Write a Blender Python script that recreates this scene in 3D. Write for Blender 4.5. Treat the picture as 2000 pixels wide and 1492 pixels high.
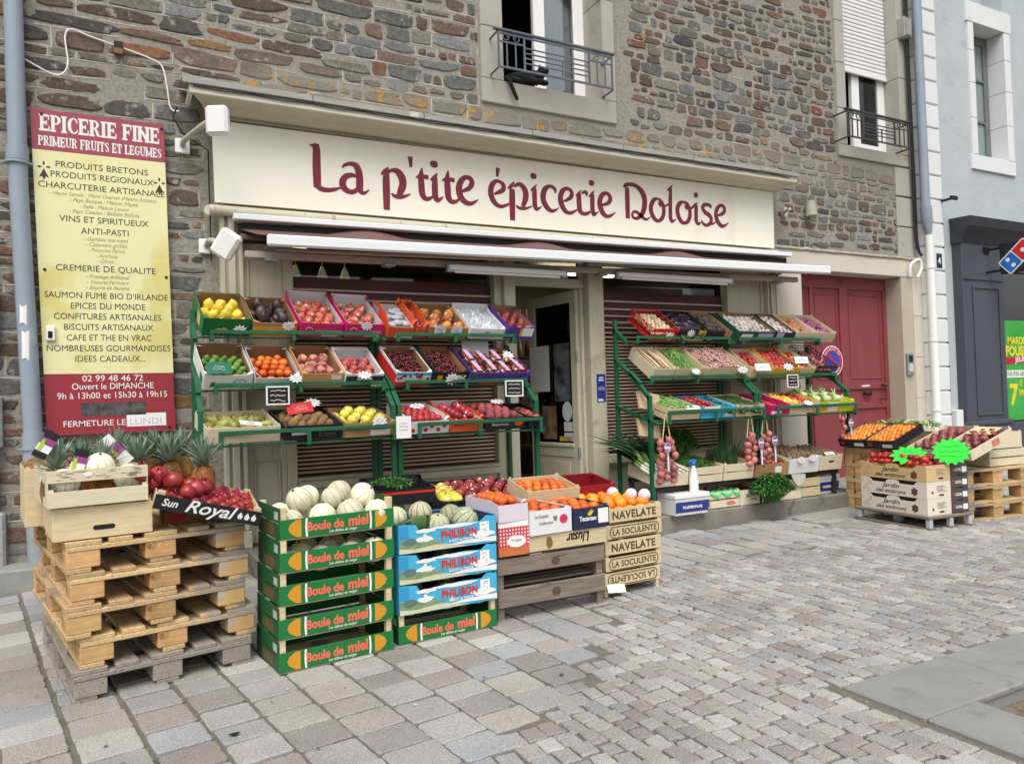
import bpy, math, random
from math import sin, cos, pi, radians as rad
from mathutils import Matrix, Vector, noise as mnoise
rng = random.Random(11)
for o in list(bpy.data.objects):
    bpy.data.objects.remove(o)
scene = bpy.context.scene
COL = scene.collection

# ------------------------------------------------------------- camera, sky, sun
def cam_axes(yaw, pitch, roll):
    cy, sy, cp, sp = cos(yaw), sin(yaw), cos(pitch), sin(pitch)
    f = Vector((sy*cp, cy*cp, sp)); r = Vector((cy, -sy, 0)); u = r.cross(f)
    c, s = cos(roll), sin(roll)
    return c*r + s*u, -s*r + c*u, f
R_, U_, F_ = cam_axes(rad(27.5), rad(1.2), rad(-1.78))
cd = bpy.data.cameras.new('camera'); cam = bpy.data.objects.new('camera', cd); COL.objects.link(cam)
cam.matrix_world = Matrix(((R_.x, U_.x, -F_.x, 0), (R_.y, U_.y, -F_.y, 0), (R_.z, U_.z, -F_.z, 1.316), (0, 0, 0, 1)))
cd.sensor_width = 36; cd.lens = 36*1450/2000; cd.clip_start = .05; cd.clip_end = 500
scene.camera = cam
SUN_EL, SUN_ROT = rad(58), rad(200)
w = bpy.data.worlds.new('World'); scene.world = w; w.use_nodes = True
nt = w.node_tree; nt.nodes.clear()
sky = nt.nodes.new('ShaderNodeTexSky'); sky.sky_type = 'NISHITA'; sky.sun_disc = False
sky.sun_elevation = SUN_EL; sky.sun_rotation = SUN_ROT; sky.dust_density = 4; sky.air_density = 1.2
hs = nt.nodes.new('ShaderNodeHueSaturation'); hs.inputs['Saturation'].default_value = .22
bg = nt.nodes.new('ShaderNodeBackground'); bg.inputs['Strength'].default_value = .115
wo = nt.nodes.new('ShaderNodeOutputWorld')
nt.links.new(sky.outputs[0], hs.inputs['Color']); nt.links.new(hs.outputs[0], bg.inputs[0]); nt.links.new(bg.outputs[0], wo.inputs[0])
sl = bpy.data.lights.new('sun', 'SUN'); sl.energy = 1.5; sl.angle = rad(42); sl.color = (1, .96, .9)
sun = bpy.data.objects.new('sun', sl); COL.objects.link(sun)
sd = Vector((-.40, -.55, 1.0)).normalized()          # towards the sun: high, behind the camera's left shoulder
sun.rotation_euler = (-sd).to_track_quat('-Z', 'Y').to_euler()
vs = scene.view_settings; vs.view_transform = 'Standard'; vs.look = 'None'; vs.exposure = .52; vs.gamma = 1
scene.cycles.max_bounces = 7; scene.cycles.diffuse_bounces = 3; scene.cycles.transparent_max_bounces = 12
scene.cycles.use_denoising = True

# ------------------------------------------------------------- materials
MATS = {}
def srgb(r, g, b):
    f = lambda c: ((c/255+.055)/1.055)**2.4 if c > 10 else c/255/12.92
    return (f(r), f(g), f(b))
def _mix(nt, a, b, fac, blend='MIX'):
    n = nt.nodes.new('ShaderNodeMix'); n.data_type = 'RGBA'; n.blend_type = blend
    for sock, v in ((n.inputs[6], a), (n.inputs[7], b), (n.inputs[0], fac)):
        if hasattr(v, 'links'): nt.links.new(v, sock)
        elif isinstance(v, (int, float)): sock.default_value = v
        else: sock.default_value = (*v[:3], 1)
    return n.outputs[2]
def _ramp(nt, x, lo, hi):
    n = nt.nodes.new('ShaderNodeMapRange'); n.inputs[1].default_value = lo; n.inputs[2].default_value = hi
    nt.links.new(x, n.inputs[0]); return n.outputs[0]
def _noise(nt, scale, det=5, stretch=None, coord='Object', rough=.6):
    tc = nt.nodes.new('ShaderNodeTexCoord'); out = tc.outputs[coord]
    if stretch:
        mp = nt.nodes.new('ShaderNodeMapping'); mp.inputs['Scale'].default_value = stretch
        nt.links.new(out, mp.inputs[0]); out = mp.outputs[0]
    n = nt.nodes.new('ShaderNodeTexNoise'); n.inputs['Scale'].default_value = scale
    n.inputs['Detail'].default_value = det; n.inputs['Roughness'].default_value = rough
    nt.links.new(out, n.inputs['Vector']); return n.outputs['Fac']
def M(name, col, rough=.6, var=.15, ns=9, col2=None, bump=0, bs=60, met=0, rnd=0, stretch=None, spec=.4, spots=None, attr=False, sss=0, emit=0, coat=0):
    """one material: colour varied by noise (and per object), optional bump, spots=(colour, scale, threshold)"""
    if name in MATS: return MATS[name]
    m = bpy.data.materials.new(name); m.use_nodes = True; nt = m.node_tree
    b = nt.nodes['Principled BSDF']
    n = _noise(nt, ns, 5, stretch)
    if attr:
        a = nt.nodes.new('ShaderNodeAttribute'); a.attribute_name = 'col'; base = a.outputs['Color']
        st_ = nt.nodes.new('ShaderNodeMapRange'); st_.inputs[1].default_value = .36; st_.inputs[2].default_value = .56; st_.inputs[3].default_value = .8; st_.inputs[4].default_value = 1.0
        nt.links.new(_noise(nt, 1.4, 6), st_.inputs[0]); cb_ = nt.nodes.new('ShaderNodeCombineColor')
        for k_ in range(3): nt.links.new(st_.outputs[0], cb_.inputs[k_])
        base = _mix(nt, base, cb_.outputs[0], 1, 'MULTIPLY')          # foot-worn grime in broad patches
        dk = _mix(nt, base, (1-var*2,)*3, 1, 'MULTIPLY'); c = _mix(nt, dk, base, _ramp(nt, n, .36, .6))
    elif col2:
        c = _mix(nt, col, col2, _ramp(nt, n, .38, .62))
    else:
        c = _mix(nt, [x*(1-var) for x in col], [min(1, x*(1+var)) for x in col], _ramp(nt, n, .3, .7))
    if spots:
        for sp in ([spots] if not isinstance(spots, list) else spots):
            k = _noise(nt, sp[1], 4, sp[3] if len(sp) > 3 else None)
            c = _mix(nt, c, sp[0], _ramp(nt, k, sp[2], sp[2]+.06))
    if rnd:
        oi = nt.nodes.new('ShaderNodeObjectInfo')
        h = nt.nodes.new('ShaderNodeHueSaturation')
        r1 = nt.nodes.new('ShaderNodeMapRange'); r1.inputs[3].default_value = 1-rnd; r1.inputs[4].default_value = 1+rnd
        nt.links.new(oi.outputs['Random'], r1.inputs[0]); nt.links.new(r1.outputs[0], h.inputs['Value'])
        r2 = nt.nodes.new('ShaderNodeMapRange'); r2.inputs[3].default_value = .5-rnd*.035; r2.inputs[4].default_value = .5+rnd*.035
        w1 = nt.nodes.new('ShaderNodeMath'); w1.operation = 'MULTIPLY'; w1.inputs[1].default_value = 7.31
        w2 = nt.nodes.new('ShaderNodeMath'); w2.operation = 'FRACT'
        nt.links.new(oi.outputs['Random'], w1.inputs[0]); nt.links.new(w1.outputs[0], w2.inputs[0])
        nt.links.new(w2.outputs[0], r2.inputs[0]); nt.links.new(r2.outputs[0], h.inputs['Hue'])
        nt.links.new(c, h.inputs['Color']); c = h.outputs[0]
    nt.links.new(c, b.inputs['Base Color'])
    b.inputs['Roughness'].default_value = rough; b.inputs['Metallic'].default_value = met
    b.inputs['Specular IOR Level'].default_value = spec
    if sss:
        b.inputs['Subsurface Weight'].default_value = sss; b.inputs['Subsurface Scale'].default_value = .01
    if coat: b.inputs['Coat Weight'].default_value = coat
    if emit:
        b.inputs['Emission Color'].default_value = (*col[:3], 1); b.inputs['Emission Strength'].default_value = emit
    if bump:
        bn = nt.nodes.new('ShaderNodeBump'); bn.inputs['Strength'].default_value = bump; bn.inputs['Distance'].default_value = .01
        nt.links.new(_noise(nt, bs, 6, stretch), bn.inputs['Height']); nt.links.new(bn.outputs[0], b.inputs['Normal'])
    MATS[name] = m; return m
def fruit_mat(name, a, b2, rough=.42, ns=14, lo=.35, hi=.65, rnd=.28, spots=None, bump=.05, bs=120, sss=.0, spec=.45):
    m = M(name, a, rough, ns=ns, col2=b2, rnd=rnd, spots=spots, bump=bump, bs=bs, spec=spec); return m
def glass_mat(name, tint=(1, 1, 1), refl=.12):
    m = bpy.data.materials.new(name); m.use_nodes = True; nt = m.node_tree; nt.nodes.clear()
    o = nt.nodes.new('ShaderNodeOutputMaterial'); t = nt.nodes.new('ShaderNodeBsdfTransparent'); t.inputs[0].default_value = (*tint, 1)
    g = nt.nodes.new('ShaderNodeBsdfGlossy'); g.inputs['Roughness'].default_value = .03
    f = nt.nodes.new('ShaderNodeFresnel'); f.inputs[0].default_value = 1.5
    mx = nt.nodes.new('ShaderNodeMixShader')
    ad = nt.nodes.new('ShaderNodeMath'); ad.operation = 'ADD'; ad.inputs[1].default_value = refl-.04; ad.use_clamp = True
    nt.links.new(f.outputs[0], ad.inputs[0]); nt.links.new(ad.outputs[0], mx.inputs[0])
    nt.links.new(t.outputs[0], mx.inputs[1]); nt.links.new(g.outputs[0], mx.inputs[2]); nt.links.new(mx.outputs[0], o.inputs[0])
    MATS[name] = m; return m

# ------------------------------------------------------------- mesh builder and object helpers
class MB:
    def __init__(s): s.v = []; s.f = []; s.m = []; s.c = []; s.sm = []; s.T = Matrix()
    def add(s, vs, fs, m=0, c=None, smooth=False):
        k = len(s.v); s.v += [s.T @ Vector(p) for p in vs]
        for f in fs:
            s.f.append([i+k for i in f]); s.m.append(m); s.c.append(c); s.sm.append(smooth)
        return s
    def box(s, a, b, m=0, ch=0, c=None):
        x0, y0, z0 = [min(p, q) for p, q in zip(a, b)]; x1, y1, z1 = [max(p, q) for p, q in zip(a, b)]
        if not ch:
            return s.add([(x0,y0,z0),(x1,y0,z0),(x1,y1,z0),(x0,y1,z0),(x0,y0,z1),(x1,y0,z1),(x1,y1,z1),(x0,y1,z1)],
                  [(0,3,2,1),(4,5,6,7),(0,1,5,4),(1,2,6,5),(2,3,7,6),(3,0,4,7)], m, c)
        vs = []; idx = {}
        L = ((x0, x1), (y0, y1), (z0, z1))
        for ax in range(3):
            for i in range(8):
                p = []
                for k in range(3):
                    hi = (i >> k) & 1; val = L[k][hi]
                    if k != ax: val += -ch if hi else ch
                    p.append(val)
                idx[(ax, i)] = len(vs); vs.append(p)
        fs = []
        for ax in range(3):
            o1, o2 = [(1, 2), (2, 0), (0, 1)][ax]
            for hi in (0, 1):
                b0 = hi << ax
                q = [b0, b0 | 1 << o1, b0 | 1 << o1 | 1 << o2, b0 | 1 << o2]
                if not hi: q = q[::-1]
                fs.append([idx[(ax, i)] for i in q])
        for ax in range(3):      # edge faces, along axis ax
            o1, o2 = [(1, 2), (2, 0), (0, 1)][ax]
            for h1 in (0, 1):
                for h2 in (0, 1):
                    i0 = h1 << o1 | h2 << o2; i1 = i0 | 1 << ax
                    q = [idx[(o1, i0)], idx[(o2, i0)], idx[(o2, i1)], idx[(o1, i1)]]
                    fs.append(q if h1 == h2 else q[::-1])
        for i in range(8):
            q = [idx[(0, i)], idx[(1, i)], idx[(2, i)]]
            par = (i & 1)+(i >> 1 & 1)+(i >> 2 & 1)
            fs.append(q if par % 2 else q[::-1])
        return s.add(vs, fs, m, c)
    def poly(s, pts, d, m=0, m2=None):
        """closed outline in XZ (list of (x,z)), front face at y=0 looking towards -Y, thickness d along +Y"""
        n = len(pts); a = sum(pts[i][0]*pts[(i+1) % n][1]-pts[(i+1) % n][0]*pts[i][1] for i in range(n))
        if a < 0: pts = pts[::-1]
        vs = [(x, 0, z) for x, z in pts]+[(x, d, z) for x, z in pts]
        fs = [tuple(range(n)), tuple(range(2*n-1, n-1, -1))]
        s.add(vs, fs, m); s.f and None
        return s.add(vs, [(i+n, (i+1) % n+n, (i+1) % n, i) for i in range(n)], m if m2 is None else m2)
    def tube(s, pts, r, n=8, m=0, closed=False, smooth=True, cap=True):
        pts = [Vector(p) for p in pts]; rs = r if isinstance(r, (list, tuple)) else [r]*len(pts)
        vs = []; up = None
        for i, p in enumerate(pts):
            t = (pts[min(i+1, len(pts)-1)]-pts[max(i-1, 0)]).normalized()
            if up is None:
                up = t.orthogonal().normalized()
            up = (up-t*up.dot(t)); up = up.normalized() if up.length > 1e-6 else t.orthogonal().normalized()
            w_ = t.cross(up)
            for k in range(n):
                a = 2*pi*k/n; vs.append(p+(up*cos(a)+w_*sin(a))*rs[i])
        fs = [(i*n+k, i*n+(k+1) % n, (i+1)*n+(k+1) % n, (i+1)*n+k) for i in range(len(pts)-1) for k in range(n)]
        s.add(vs, fs, m, smooth=smooth)
        if cap:
            k0 = len(vs)-n
            s.add(vs[:n], [tuple(range(n))[::-1]], m); s.add(vs[k0:], [tuple(range(n))], m)
        return s
    def lathe(s, prof, n=16, m=0, fn=None):
        """prof: (r, z) from bottom to top; fn(vertex, angle, i) may move a vertex"""
        vs = []
        for i, (r, z) in enumerate(prof):
            for k in range(n):
                a = 2*pi*k/n; p = Vector((r*cos(a), r*sin(a), z)); vs.append(fn(p, a, i) if fn else p)
        fs = [(i*n+k, i*n+(k+1) % n, (i+1)*n+(k+1) % n, (i+1)*n+k) for i in range(len(prof)-1) for k in range(n)]
        fs += [tuple(range(n))[::-1], tuple(range((len(prof)-1)*n, len(prof)*n))]
        return s.add(vs, fs, m, smooth=True)
    def ball(s, c, r, n=12, m=0, sq=(1, 1, 1)):
        k = n//2+1; pr = [(max(1e-4, sin(pi*i/(k-1))), -cos(pi*i/(k-1))) for i in range(k)]
        T = s.T; s.T = T @ Matrix.Translation(c) @ Matrix.Diagonal((r*sq[0], r*sq[1], r*sq[2], 1)); s.lathe(pr, n, m); s.T = T
        return s
    def leaf(s, p0, d, up, L, W, m=0, curl=.3, n=3, sd=None):
        """a narrow pointed strip"""
        p0 = Vector(p0); d = Vector(d).normalized(); up = Vector(up); side = d.cross(up)
        side = side.normalized() if side.length > 1e-6 else d.orthogonal().normalized(); nm = side.cross(d)
        vs = []
        for i in range(n+1):
            t = i/n; c = p0+d*(L*t)+nm*(-curl*L*t*t); ww = W*(1-t**1.6)*(.55+.45*min(1, t*3)) if i else W*.5
            vs += [c-side*ww+nm*ww*.35, c, c+side*ww+nm*ww*.35]
        fs = []
        for i in range(n):
            a = i*3; fs += [(a, a+1, a+4, a+3), (a+1, a+2, a+5, a+4)]
        return s.add(vs, fs, m, smooth=True)
    def mesh(s, name, mats, attr=False):
        me = bpy.data.meshes.new(name); me.from_pydata([tuple(p) for p in s.v], [], s.f)
        for x in (mats if isinstance(mats, (list, tuple)) else [mats]): me.materials.append(x)
        me.polygons.foreach_set('material_index', s.m); me.polygons.foreach_set('use_smooth', s.sm)
        if attr:
            at = me.attributes.new('col', 'FLOAT_COLOR', 'FACE'); buf = []
            for c in s.c: buf += [*(c or (.5, .5, .5)), 1.0]
            at.data.foreach_set('color', buf)
        me.update(); return me
    def build(s, name, mats, parent=None, attr=False, mat=None):
        o = bpy.data.objects.new(name, s.mesh(name, mats, attr)); COL.objects.link(o)
        if mat is not None: o.matrix_world = mat
        if parent: o.parent = parent
        return o
def tag(o, label=None, cat=None, group=None, kind=None):
    for k, v in (('label', label), ('category', cat), ('group', group), ('kind', kind)):
        if v: o[k] = v
    return o
def thing(name, label, cat, loc=(0, 0, 0), rz=0, group=None, mat=None):
    o = bpy.data.objects.new(name, None); COL.objects.link(o); o.empty_display_size = .1
    o.matrix_world = mat if mat is not None else Matrix.Translation(loc) @ Matrix.Rotation(rz, 4, 'Z')
    return tag(o, label, cat, group)
def inst(me, name, mat, label, cat, group=None):
    o = bpy.data.objects.new(name, me); COL.objects.link(o); o.matrix_world = mat
    return tag(o, label, cat, group)
FIT = []
def text(s, size, mat, parent, loc, width=None, rot=(pi/2, 0, 0), bold=0, ext=.0004, align='CENTER', name='lettering', shear=0, sp=1):
    cu = bpy.data.curves.new(name, 'FONT'); cu.body = s; cu.size = size; cu.extrude = ext; cu.offset = bold*size
    cu.align_x = align; cu.shear = shear; cu.space_character = sp; cu.resolution_u = 3
    cu.materials.append(mat); o = bpy.data.objects.new(name, cu); COL.objects.link(o)
    o.parent = parent; o.location = loc; o.rotation_euler = rot
    if width: FIT.append((o, width))
    return o
def blob(cx, cz, rx, rz, n=14, seed=0, rough=.25):
    r = random.Random(seed); return [(cx+rx*cos(2*pi*i/n)*(1+rough*(r.random()-.5)), cz+rz*sin(2*pi*i/n)*(1+rough*(r.random()-.5))) for i in range(n)]
def rect(x0, z0, x1, z1): return [(x0, z0), (x1, z0), (x1, z1), (x0, z1)]
def catmull(p, k=6):
    out = []
    for i in range(len(p)-1):
        a, b, c, d = p[max(i-1, 0)], p[i], p[i+1], p[min(i+2, len(p)-1)]
        for j in range(k):
            t = j/k
            out.append(tuple(.5*(2*b[q]+(c[q]-a[q])*t+(2*a[q]-5*b[q]+4*c[q]-d[q])*t*t+(3*b[q]-a[q]-3*c[q]+d[q])*t**3) for q in range(len(b))))
    out.append(tuple(p[-1])); return out
def R4(ax, a): return Matrix.Rotation(a, 4, ax)
def T4(*p): return Matrix.Translation(p)

CREAM = M('cream paint', srgb(200, 194, 172), .5, .06, 3, bump=.08, bs=30, spots=[(srgb(180, 172, 148), 2.2, .64), (srgb(168, 160, 138), 5, .62, (7, 7, .5))])
CREAMD = M('cream paint worn', srgb(192, 186, 164), .55, .08, 5, bump=.1, bs=40)
WHITE = M('white paint', srgb(232, 232, 230), .45, .03, 4)
WHITEP = M('white plastic', srgb(238, 238, 236), .35, .02, 4)
PAPER = M('paper white', srgb(236, 236, 234), .7, .03, 6)
INK = M('black ink', srgb(28, 26, 26), .6, .1, 9)
GREEN = M('green rack paint', srgb(30, 92, 62), .4, .18, 6, spots=(srgb(60, 110, 85), 7, .66), bump=.05)
WOOD = M('crate poplar', srgb(210, 192, 154), .7, .12, 6, stretch=(1.2, 9, 9), bump=.12, bs=25, rnd=.07, spots=(srgb(176, 142, 92), 5, .67, (.8, 6, 6)))
WOODP = M('crate pale poplar', srgb(218, 206, 178), .7, .09, 6, stretch=(1.2, 9, 9), bump=.1, bs=25, rnd=.04)
WOODG = M('grey weathered wood', srgb(128, 116, 104), .8, .25, 5, stretch=(1, 14, 14), bump=.3, bs=12, spots=(srgb(84, 72, 62), 4, .63, (.7, 8, 8)))
PAL = M('pallet pine', srgb(200, 170, 126), .8, .26, 4, stretch=(12, 1, 12), bump=.3, bs=14, rnd=.2, spots=[(srgb(140, 104, 66), 6, .62, (8, .8, 8)), (srgb(150, 142, 132), 1.8, .54)])
PALG = M('pallet grey', srgb(150, 142, 132), .8, .25, 4, stretch=(12, 1, 12), bump=.3, bs=14, rnd=.1, spots=(srgb(96, 88, 78), 6, .6, (8, .8, 8)))
PALB = M('pallet block', srgb(194, 156, 106), .8, .24, 7, stretch=(1, 1, 5), bump=.3, bs=20, rnd=.22, spots=[(srgb(142, 102, 64), 6, .58), (srgb(176, 164, 150), 2.5, .6)])
KRAFT = M('kraft inside', srgb(150, 112, 78), .8, .1, 6)
DARK = M('dark interior', srgb(34, 30, 28), .8, .3, 3)
METAL = M('galvanised metal', srgb(150, 160, 168), .45, .12, 8, met=.5)
# ------------------------------------------------------------- ground
def gz(x, y):
    def ss(a, b, t): t = max(0, min(1, (t-a)/(b-a))); return t*t*(3-2*t)
    return .2*ss(8.3, 12.5, x)*ss(2.5, 5.5, y)+.06*ss(4.6, 6.3, y)*(1-ss(-.5, 1.2, x))+.004*mnoise.noise((x*.7, y*.7, 0))-.03*ss(5.5, 7.2, x)*ss(4.2, 5.6, y)*(1-ss(7.4, 8.4, x))
JOINT = M('mortar joint', srgb(112, 107, 97), .95, .2, 30, bump=.5, bs=160, spots=(srgb(92, 94, 74), 2.5, .62))
STONE = M('granite sett', (.5, .5, .5), .8, .2, 170, attr=True, bump=.6, bs=110, spec=.25, spots=[(srgb(206, 204, 202), 190, .62), (srgb(128, 122, 118), 6, .68)])
g = MB()
PIT = (3.09, 1.2, 4.6, 1.87)
xs = [-30, -12, -6]+[-3+.25*i for i in range(77)]+[19, 25, 60]; ys = [-40, -15, -5, -1]+[.0+.25*i for i in range(28)]
xs = sorted(set(xs+[PIT[0], PIT[2]])); ys = sorted(set(ys+[PIT[1], PIT[3]]))
vi = {}
for i, x in enumerate(xs):
    for j, y in enumerate(ys): vi[i, j] = len(g.v); g.v.append(Vector((x, y, gz(x, y)-.006)))
for i in range(len(xs)-1):
    for j in range(len(ys)-1):
        cx, cy = (xs[i]+xs[i+1])/2, (ys[j]+ys[j+1])/2
        if PIT[0] < cx < PIT[2] and PIT[1] < cy < PIT[3]: continue
        g.add([], []); g.f.append([vi[i, j], vi[i+1, j], vi[i+1, j+1], vi[i, j+1]]); g.m.append(0); g.c.append(None); g.sm.append(False)
ground = tag(g.build('ground', JOINT), kind='structure')
PALETTE = [srgb(168, 167, 166), srgb(178, 177, 175), srgb(164, 159, 157), srgb(158, 156, 155), srgb(170, 165, 162), srgb(182, 182, 181), srgb(164, 166, 169), srgb(160, 164, 169), srgb(174, 171, 165), srgb(158, 150, 148), srgb(170, 169, 168), srgb(154, 149, 147)]
def stone(mb, cx, cy, w_, l_, ang, top=.008, ch=.007, pal=PALETTE, jit=.08):
    base = rng.choice(pal); k = rng.uniform(.97, 1.2); c = tuple(min(.8, q*k*t_) for q, t_ in zip(base, (1.015, 1.0, .965)))
    ca, sa = cos(ang), sin(ang); n = 0; out = []; inn = []
    tz = top*rng.uniform(.4, 1.2); tx, ty = rng.uniform(-.02, .02), rng.uniform(-.02, .02)
    r = min(w_, l_)*.07
    for sx, sy in ((-1, -1), (1, -1), (1, 1), (-1, 1)):
        jx, jy = rng.uniform(-jit, jit)*w_*.5, rng.uniform(-jit, jit)*l_*.5
        X, Y = sx*w_/2+jx, sy*l_/2+jy
        pts = [(X, Y-sy*r), (X-sx*r*.35, Y-sy*r*.35), (X-sx*r, Y)]
        if sx*sy < 0: pts = pts[::-1]
        out += pts
    o2 = []
    for i, p in enumerate(out):
        o2.append(p); q = out[(i+1) % len(out)]; L_ = math.hypot(q[0]-p[0], q[1]-p[1])
        if L_ > .05:
            nx, ny = (q[1]-p[1])/L_, -(q[0]-p[0])/L_
            for t in (.2, .4, .6, .8): k2 = rng.uniform(-.0028, .0022); o2.append((p[0]+(q[0]-p[0])*t+nx*k2, p[1]+(q[1]-p[1])*t+ny*k2))
    out = o2
    n = len(out); vs = []
    for q, (kk, z) in enumerate(((1, -.008), (1, 0), (.0, 0))):
        for X, Y in out:
            d = math.hypot(X, Y); f = 1 if q < 2 else max(0, (d-ch)/d)
            x, y = X*f, Y*f; gx, gy = cx+x*ca-y*sa, cy+x*sa+y*ca
            zz = gz(gx, gy)+(z if q == 0 else (tz-ch*.75 if q == 1 else tz))+(tx*x+ty*y if q else 0)
            vs.append((gx, gy, zz))
    fs = [(a*n+i, a*n+(i+1) % n, (a+1)*n+(i+1) % n, (a+1)*n+i) for a in (0, 1) for i in range(n)]+[tuple(range(2*n, 3*n))]
    mb.add(vs, fs, 0, c)
BND = ((-9, -9), (0, .9), (1.25, 2.5), (1.9, 3.0), (2.7, 4.0), (3.5, 4.42), (4.8, 4.35), (5.65, 4.7), (6.2, 5.6), (6.4, 9))
def bnd(x):
    for (a, b), (c, d) in zip(BND, BND[1:]):
        if a <= x <= c: return b+(d-b)*(x-a)/(c-a)
    return 9
OCC = set()
def occ(cx, cy, w_, l_, mark=False, k=.035):
    cells = {(int((cx+a*w_/2)/k+500), int((cy+b*l_/2)/k+500)) for a in (-.8, -.4, 0, .4, .8) for b in (-.8, -.4, 0, .4, .8)}
    if mark: OCC.update(cells)
    return bool(cells & OCC)
def sl_(x): return .17*max(0, min(1, 1-x/3.6))
pav = MB()
x = -2.6
while x < 6.3:                                       # larger slabs in columns running away from the shop
    wv = rng.uniform(.2, .225); y = -.2+rng.random()*.15
    while y < 6.2:
        l = rng.choice((.165, .185, .2, .21, .225)); cy = y+l/2; cx = x+wv/2-sl_(x)*(cy-4)
        y += l+rng.uniform(.008, .014)
        if cy < bnd(cx) or cy < 1.2 or (cx < .8 and cy > 6.2) or (cx > 3.4 and cy > 5.5) or (cx > 5.9 and cy > 5): continue
        if cx > 6.2: continue
        occ(cx, cy, wv, l, True); stone(pav, cx, cy, wv-.004, l, sl_(x)*.95, .007, .006, jit=.03)
    x += wv+rng.uniform(.016, .024)
x = -1
while x < 13:                                        # small setts
    wv = rng.uniform(.072, .09); y = .6+rng.random()*.1
    while y < 6.6:
        l = rng.uniform(.076, .12); cy = y+l/2; cx = x+wv/2-sl_(x)*.5*(cy-4)+.03*sin(cy*1.1)
        if occ(cx, cy, wv*.85, l*.85): y += .018; continue
        y += l+rng.uniform(.004, .01)
        if cy > bnd(cx)+.3 or (2.72 < cx < 5.2 and 1.2 < cy < 2.27): continue
        if cx < 1.0 and cy > 2.6 or cx > 6.1 and cx < 8.2 and cy > 5.2+.5*max(0, 6.6-cx): continue
        if cy < .15*cx+.8 or cx-1.9*cy > 6: continue
        stone(pav, cx, cy, wv-.003, l, rng.uniform(-.03, .03)-.05, .009, .008, jit=.11)
    x += wv+rng.uniform(.006, .011)
tag(pav.build('paving', STONE, attr=True), kind='structure')
CONC = M('concrete kerb', srgb(136, 137, 136), .88, .1, 4, bump=.3, bs=120, spots=[(srgb(126, 127, 125), 7, .6), (srgb(104, 104, 102), 2.2, .68)])
kb = MB()
for a, b in (((2.76, 1.88), (3.45, 2.26)), ((3.456, 1.88), (4.4, 2.26)), ((4.406, 1.88), (5.6, 2.26)), ((2.76, .6), (3.085, 1.874))):
    kb.box((a[0], a[1], -.2), (b[0], b[1], .012), 0, .008)
tag(kb.build('kerb', CONC), kind='structure')
so = MB(); so.add([(3.08, .6, -.09), (5.6, .6, -.09), (5.6, 1.885, -.06), (3.08, 1.885, -.06)], [(0, 1, 2, 3)])
tag(so.build('soil', M('soil', srgb(116, 106, 92), .95, .35, 22, bump=.9, bs=60, spots=(srgb(150, 140, 110), 30, .62))), kind='structure')
gm_ = MB(); GQ = random.Random(77)
for i in range(150):                                  # trodden gum, grit and specks
    x, y = GQ.uniform(-.5, 6), GQ.uniform(1.3, 5.2); r_ = GQ.choice((.004, .006, .008, .013)); pts = [(x+r_*cos(a*.9)*GQ.uniform(.7, 1.2), y+r_*sin(a*.9)*GQ.uniform(.7, 1.2), gz(x, y)+.0135) for a in range(7)]
    gm_.add(pts, [tuple(range(7))], GQ.choice((0, 0, 1, 2)))
tag(gm_.build('gum_spots', [M('gum dark', srgb(84, 82, 80), .9), M('grit pale', srgb(206, 204, 200), .9), M('gum grey', srgb(118, 116, 113), .9)]), 'dark and pale specks of gum and grit trodden into the paving', 'litter', kind='stuff')
for i, (x, y) in enumerate(((3.36, 1.79), (3.4, 1.775))):
    lf = MB(); lf.leaf((0, 0, 0), (.9, .3+i*.5, .1), (0, 0, 1), .06, .018, 0, .2)
    tag(lf.build('fallen_leaf', M('dry leaf', srgb(214, 176, 140), .8), mat=T4(x, y, -.055+.01*i)), 'dry pale leaf lying on the soil of the tree pit', 'leaf', 'dry leaves in the tree pit')
pl = MB(); pl.box((.85, 5.55, -.25), (7.3, 6.9, .16), 0, .012)
tag(pl.build('plinth', M('plinth concrete', srgb(128, 124, 116), .85, .16, 5, bump=.3, bs=60, spots=(srgb(96, 92, 84), 4, .6))), kind='structure')
kl = MB(); kl.box((-3.2, 6.2, -.1), (-.42, 6.6, .23), 0, .015)
tag(kl.build('kerb', M('old kerb stone', srgb(142, 144, 138), .85, .15, 7, bump=.5, bs=60)), kind='structure')
gp = MB(); gp.add([(6.2, 5.05, gz(6.2, 5.05)+.002), (8.2, 5.3, gz(8.2, 5.3)+.002), (9.9, 6.1, gz(9.9, 6.1)+.003), (9.9, 6.9, .2), (7.2, 6.9, .1), (5.9, 5.6, gz(5.9, 5.6)+.003)], [(0, 1, 2, 3, 4, 5)])
tag(gp.build('pavement_patch', M('worn concrete', srgb(150, 146, 142), .85, .1, 3, bump=.2, bs=90)), kind='structure')
# ------------------------------------------------------------- stone building
WY = 6.5
house = thing('stone_house', 'rubble stone house with red gate and two upper windows above the grocery', 'house', (0, WY, 0))
STW = bpy.data.materials.new('rubble wall'); STW.use_nodes = True
nt = STW.node_tree; bs = nt.nodes['Principled BSDF']; bs.inputs['Roughness'].default_value = .9; bs.inputs['Specular IOR Level'].default_value = .2
at = nt.nodes.new('ShaderNodeAttribute'); at.attribute_name = 'col'
n1 = _noise(nt, 9, 8, None, 'Object', .7); n2 = _noise(nt, 30, 6); n3 = _noise(nt, 3.2, 5); n4 = _noise(nt, 13, 4)
c = _mix(nt, at.outputs['Color'], _mix(nt, at.outputs['Color'], (.66, .64, .61), 1, 'MULTIPLY'), _ramp(nt, n2, .44, .66))
c = _mix(nt, c, srgb(154, 150, 143), _ramp(nt, n1, .57, .64))                     # mortar smeared over the stones
c = _mix(nt, c, srgb(226, 222, 214), _ramp(nt, n4, .735, .76))                     # lime bloom
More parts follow.
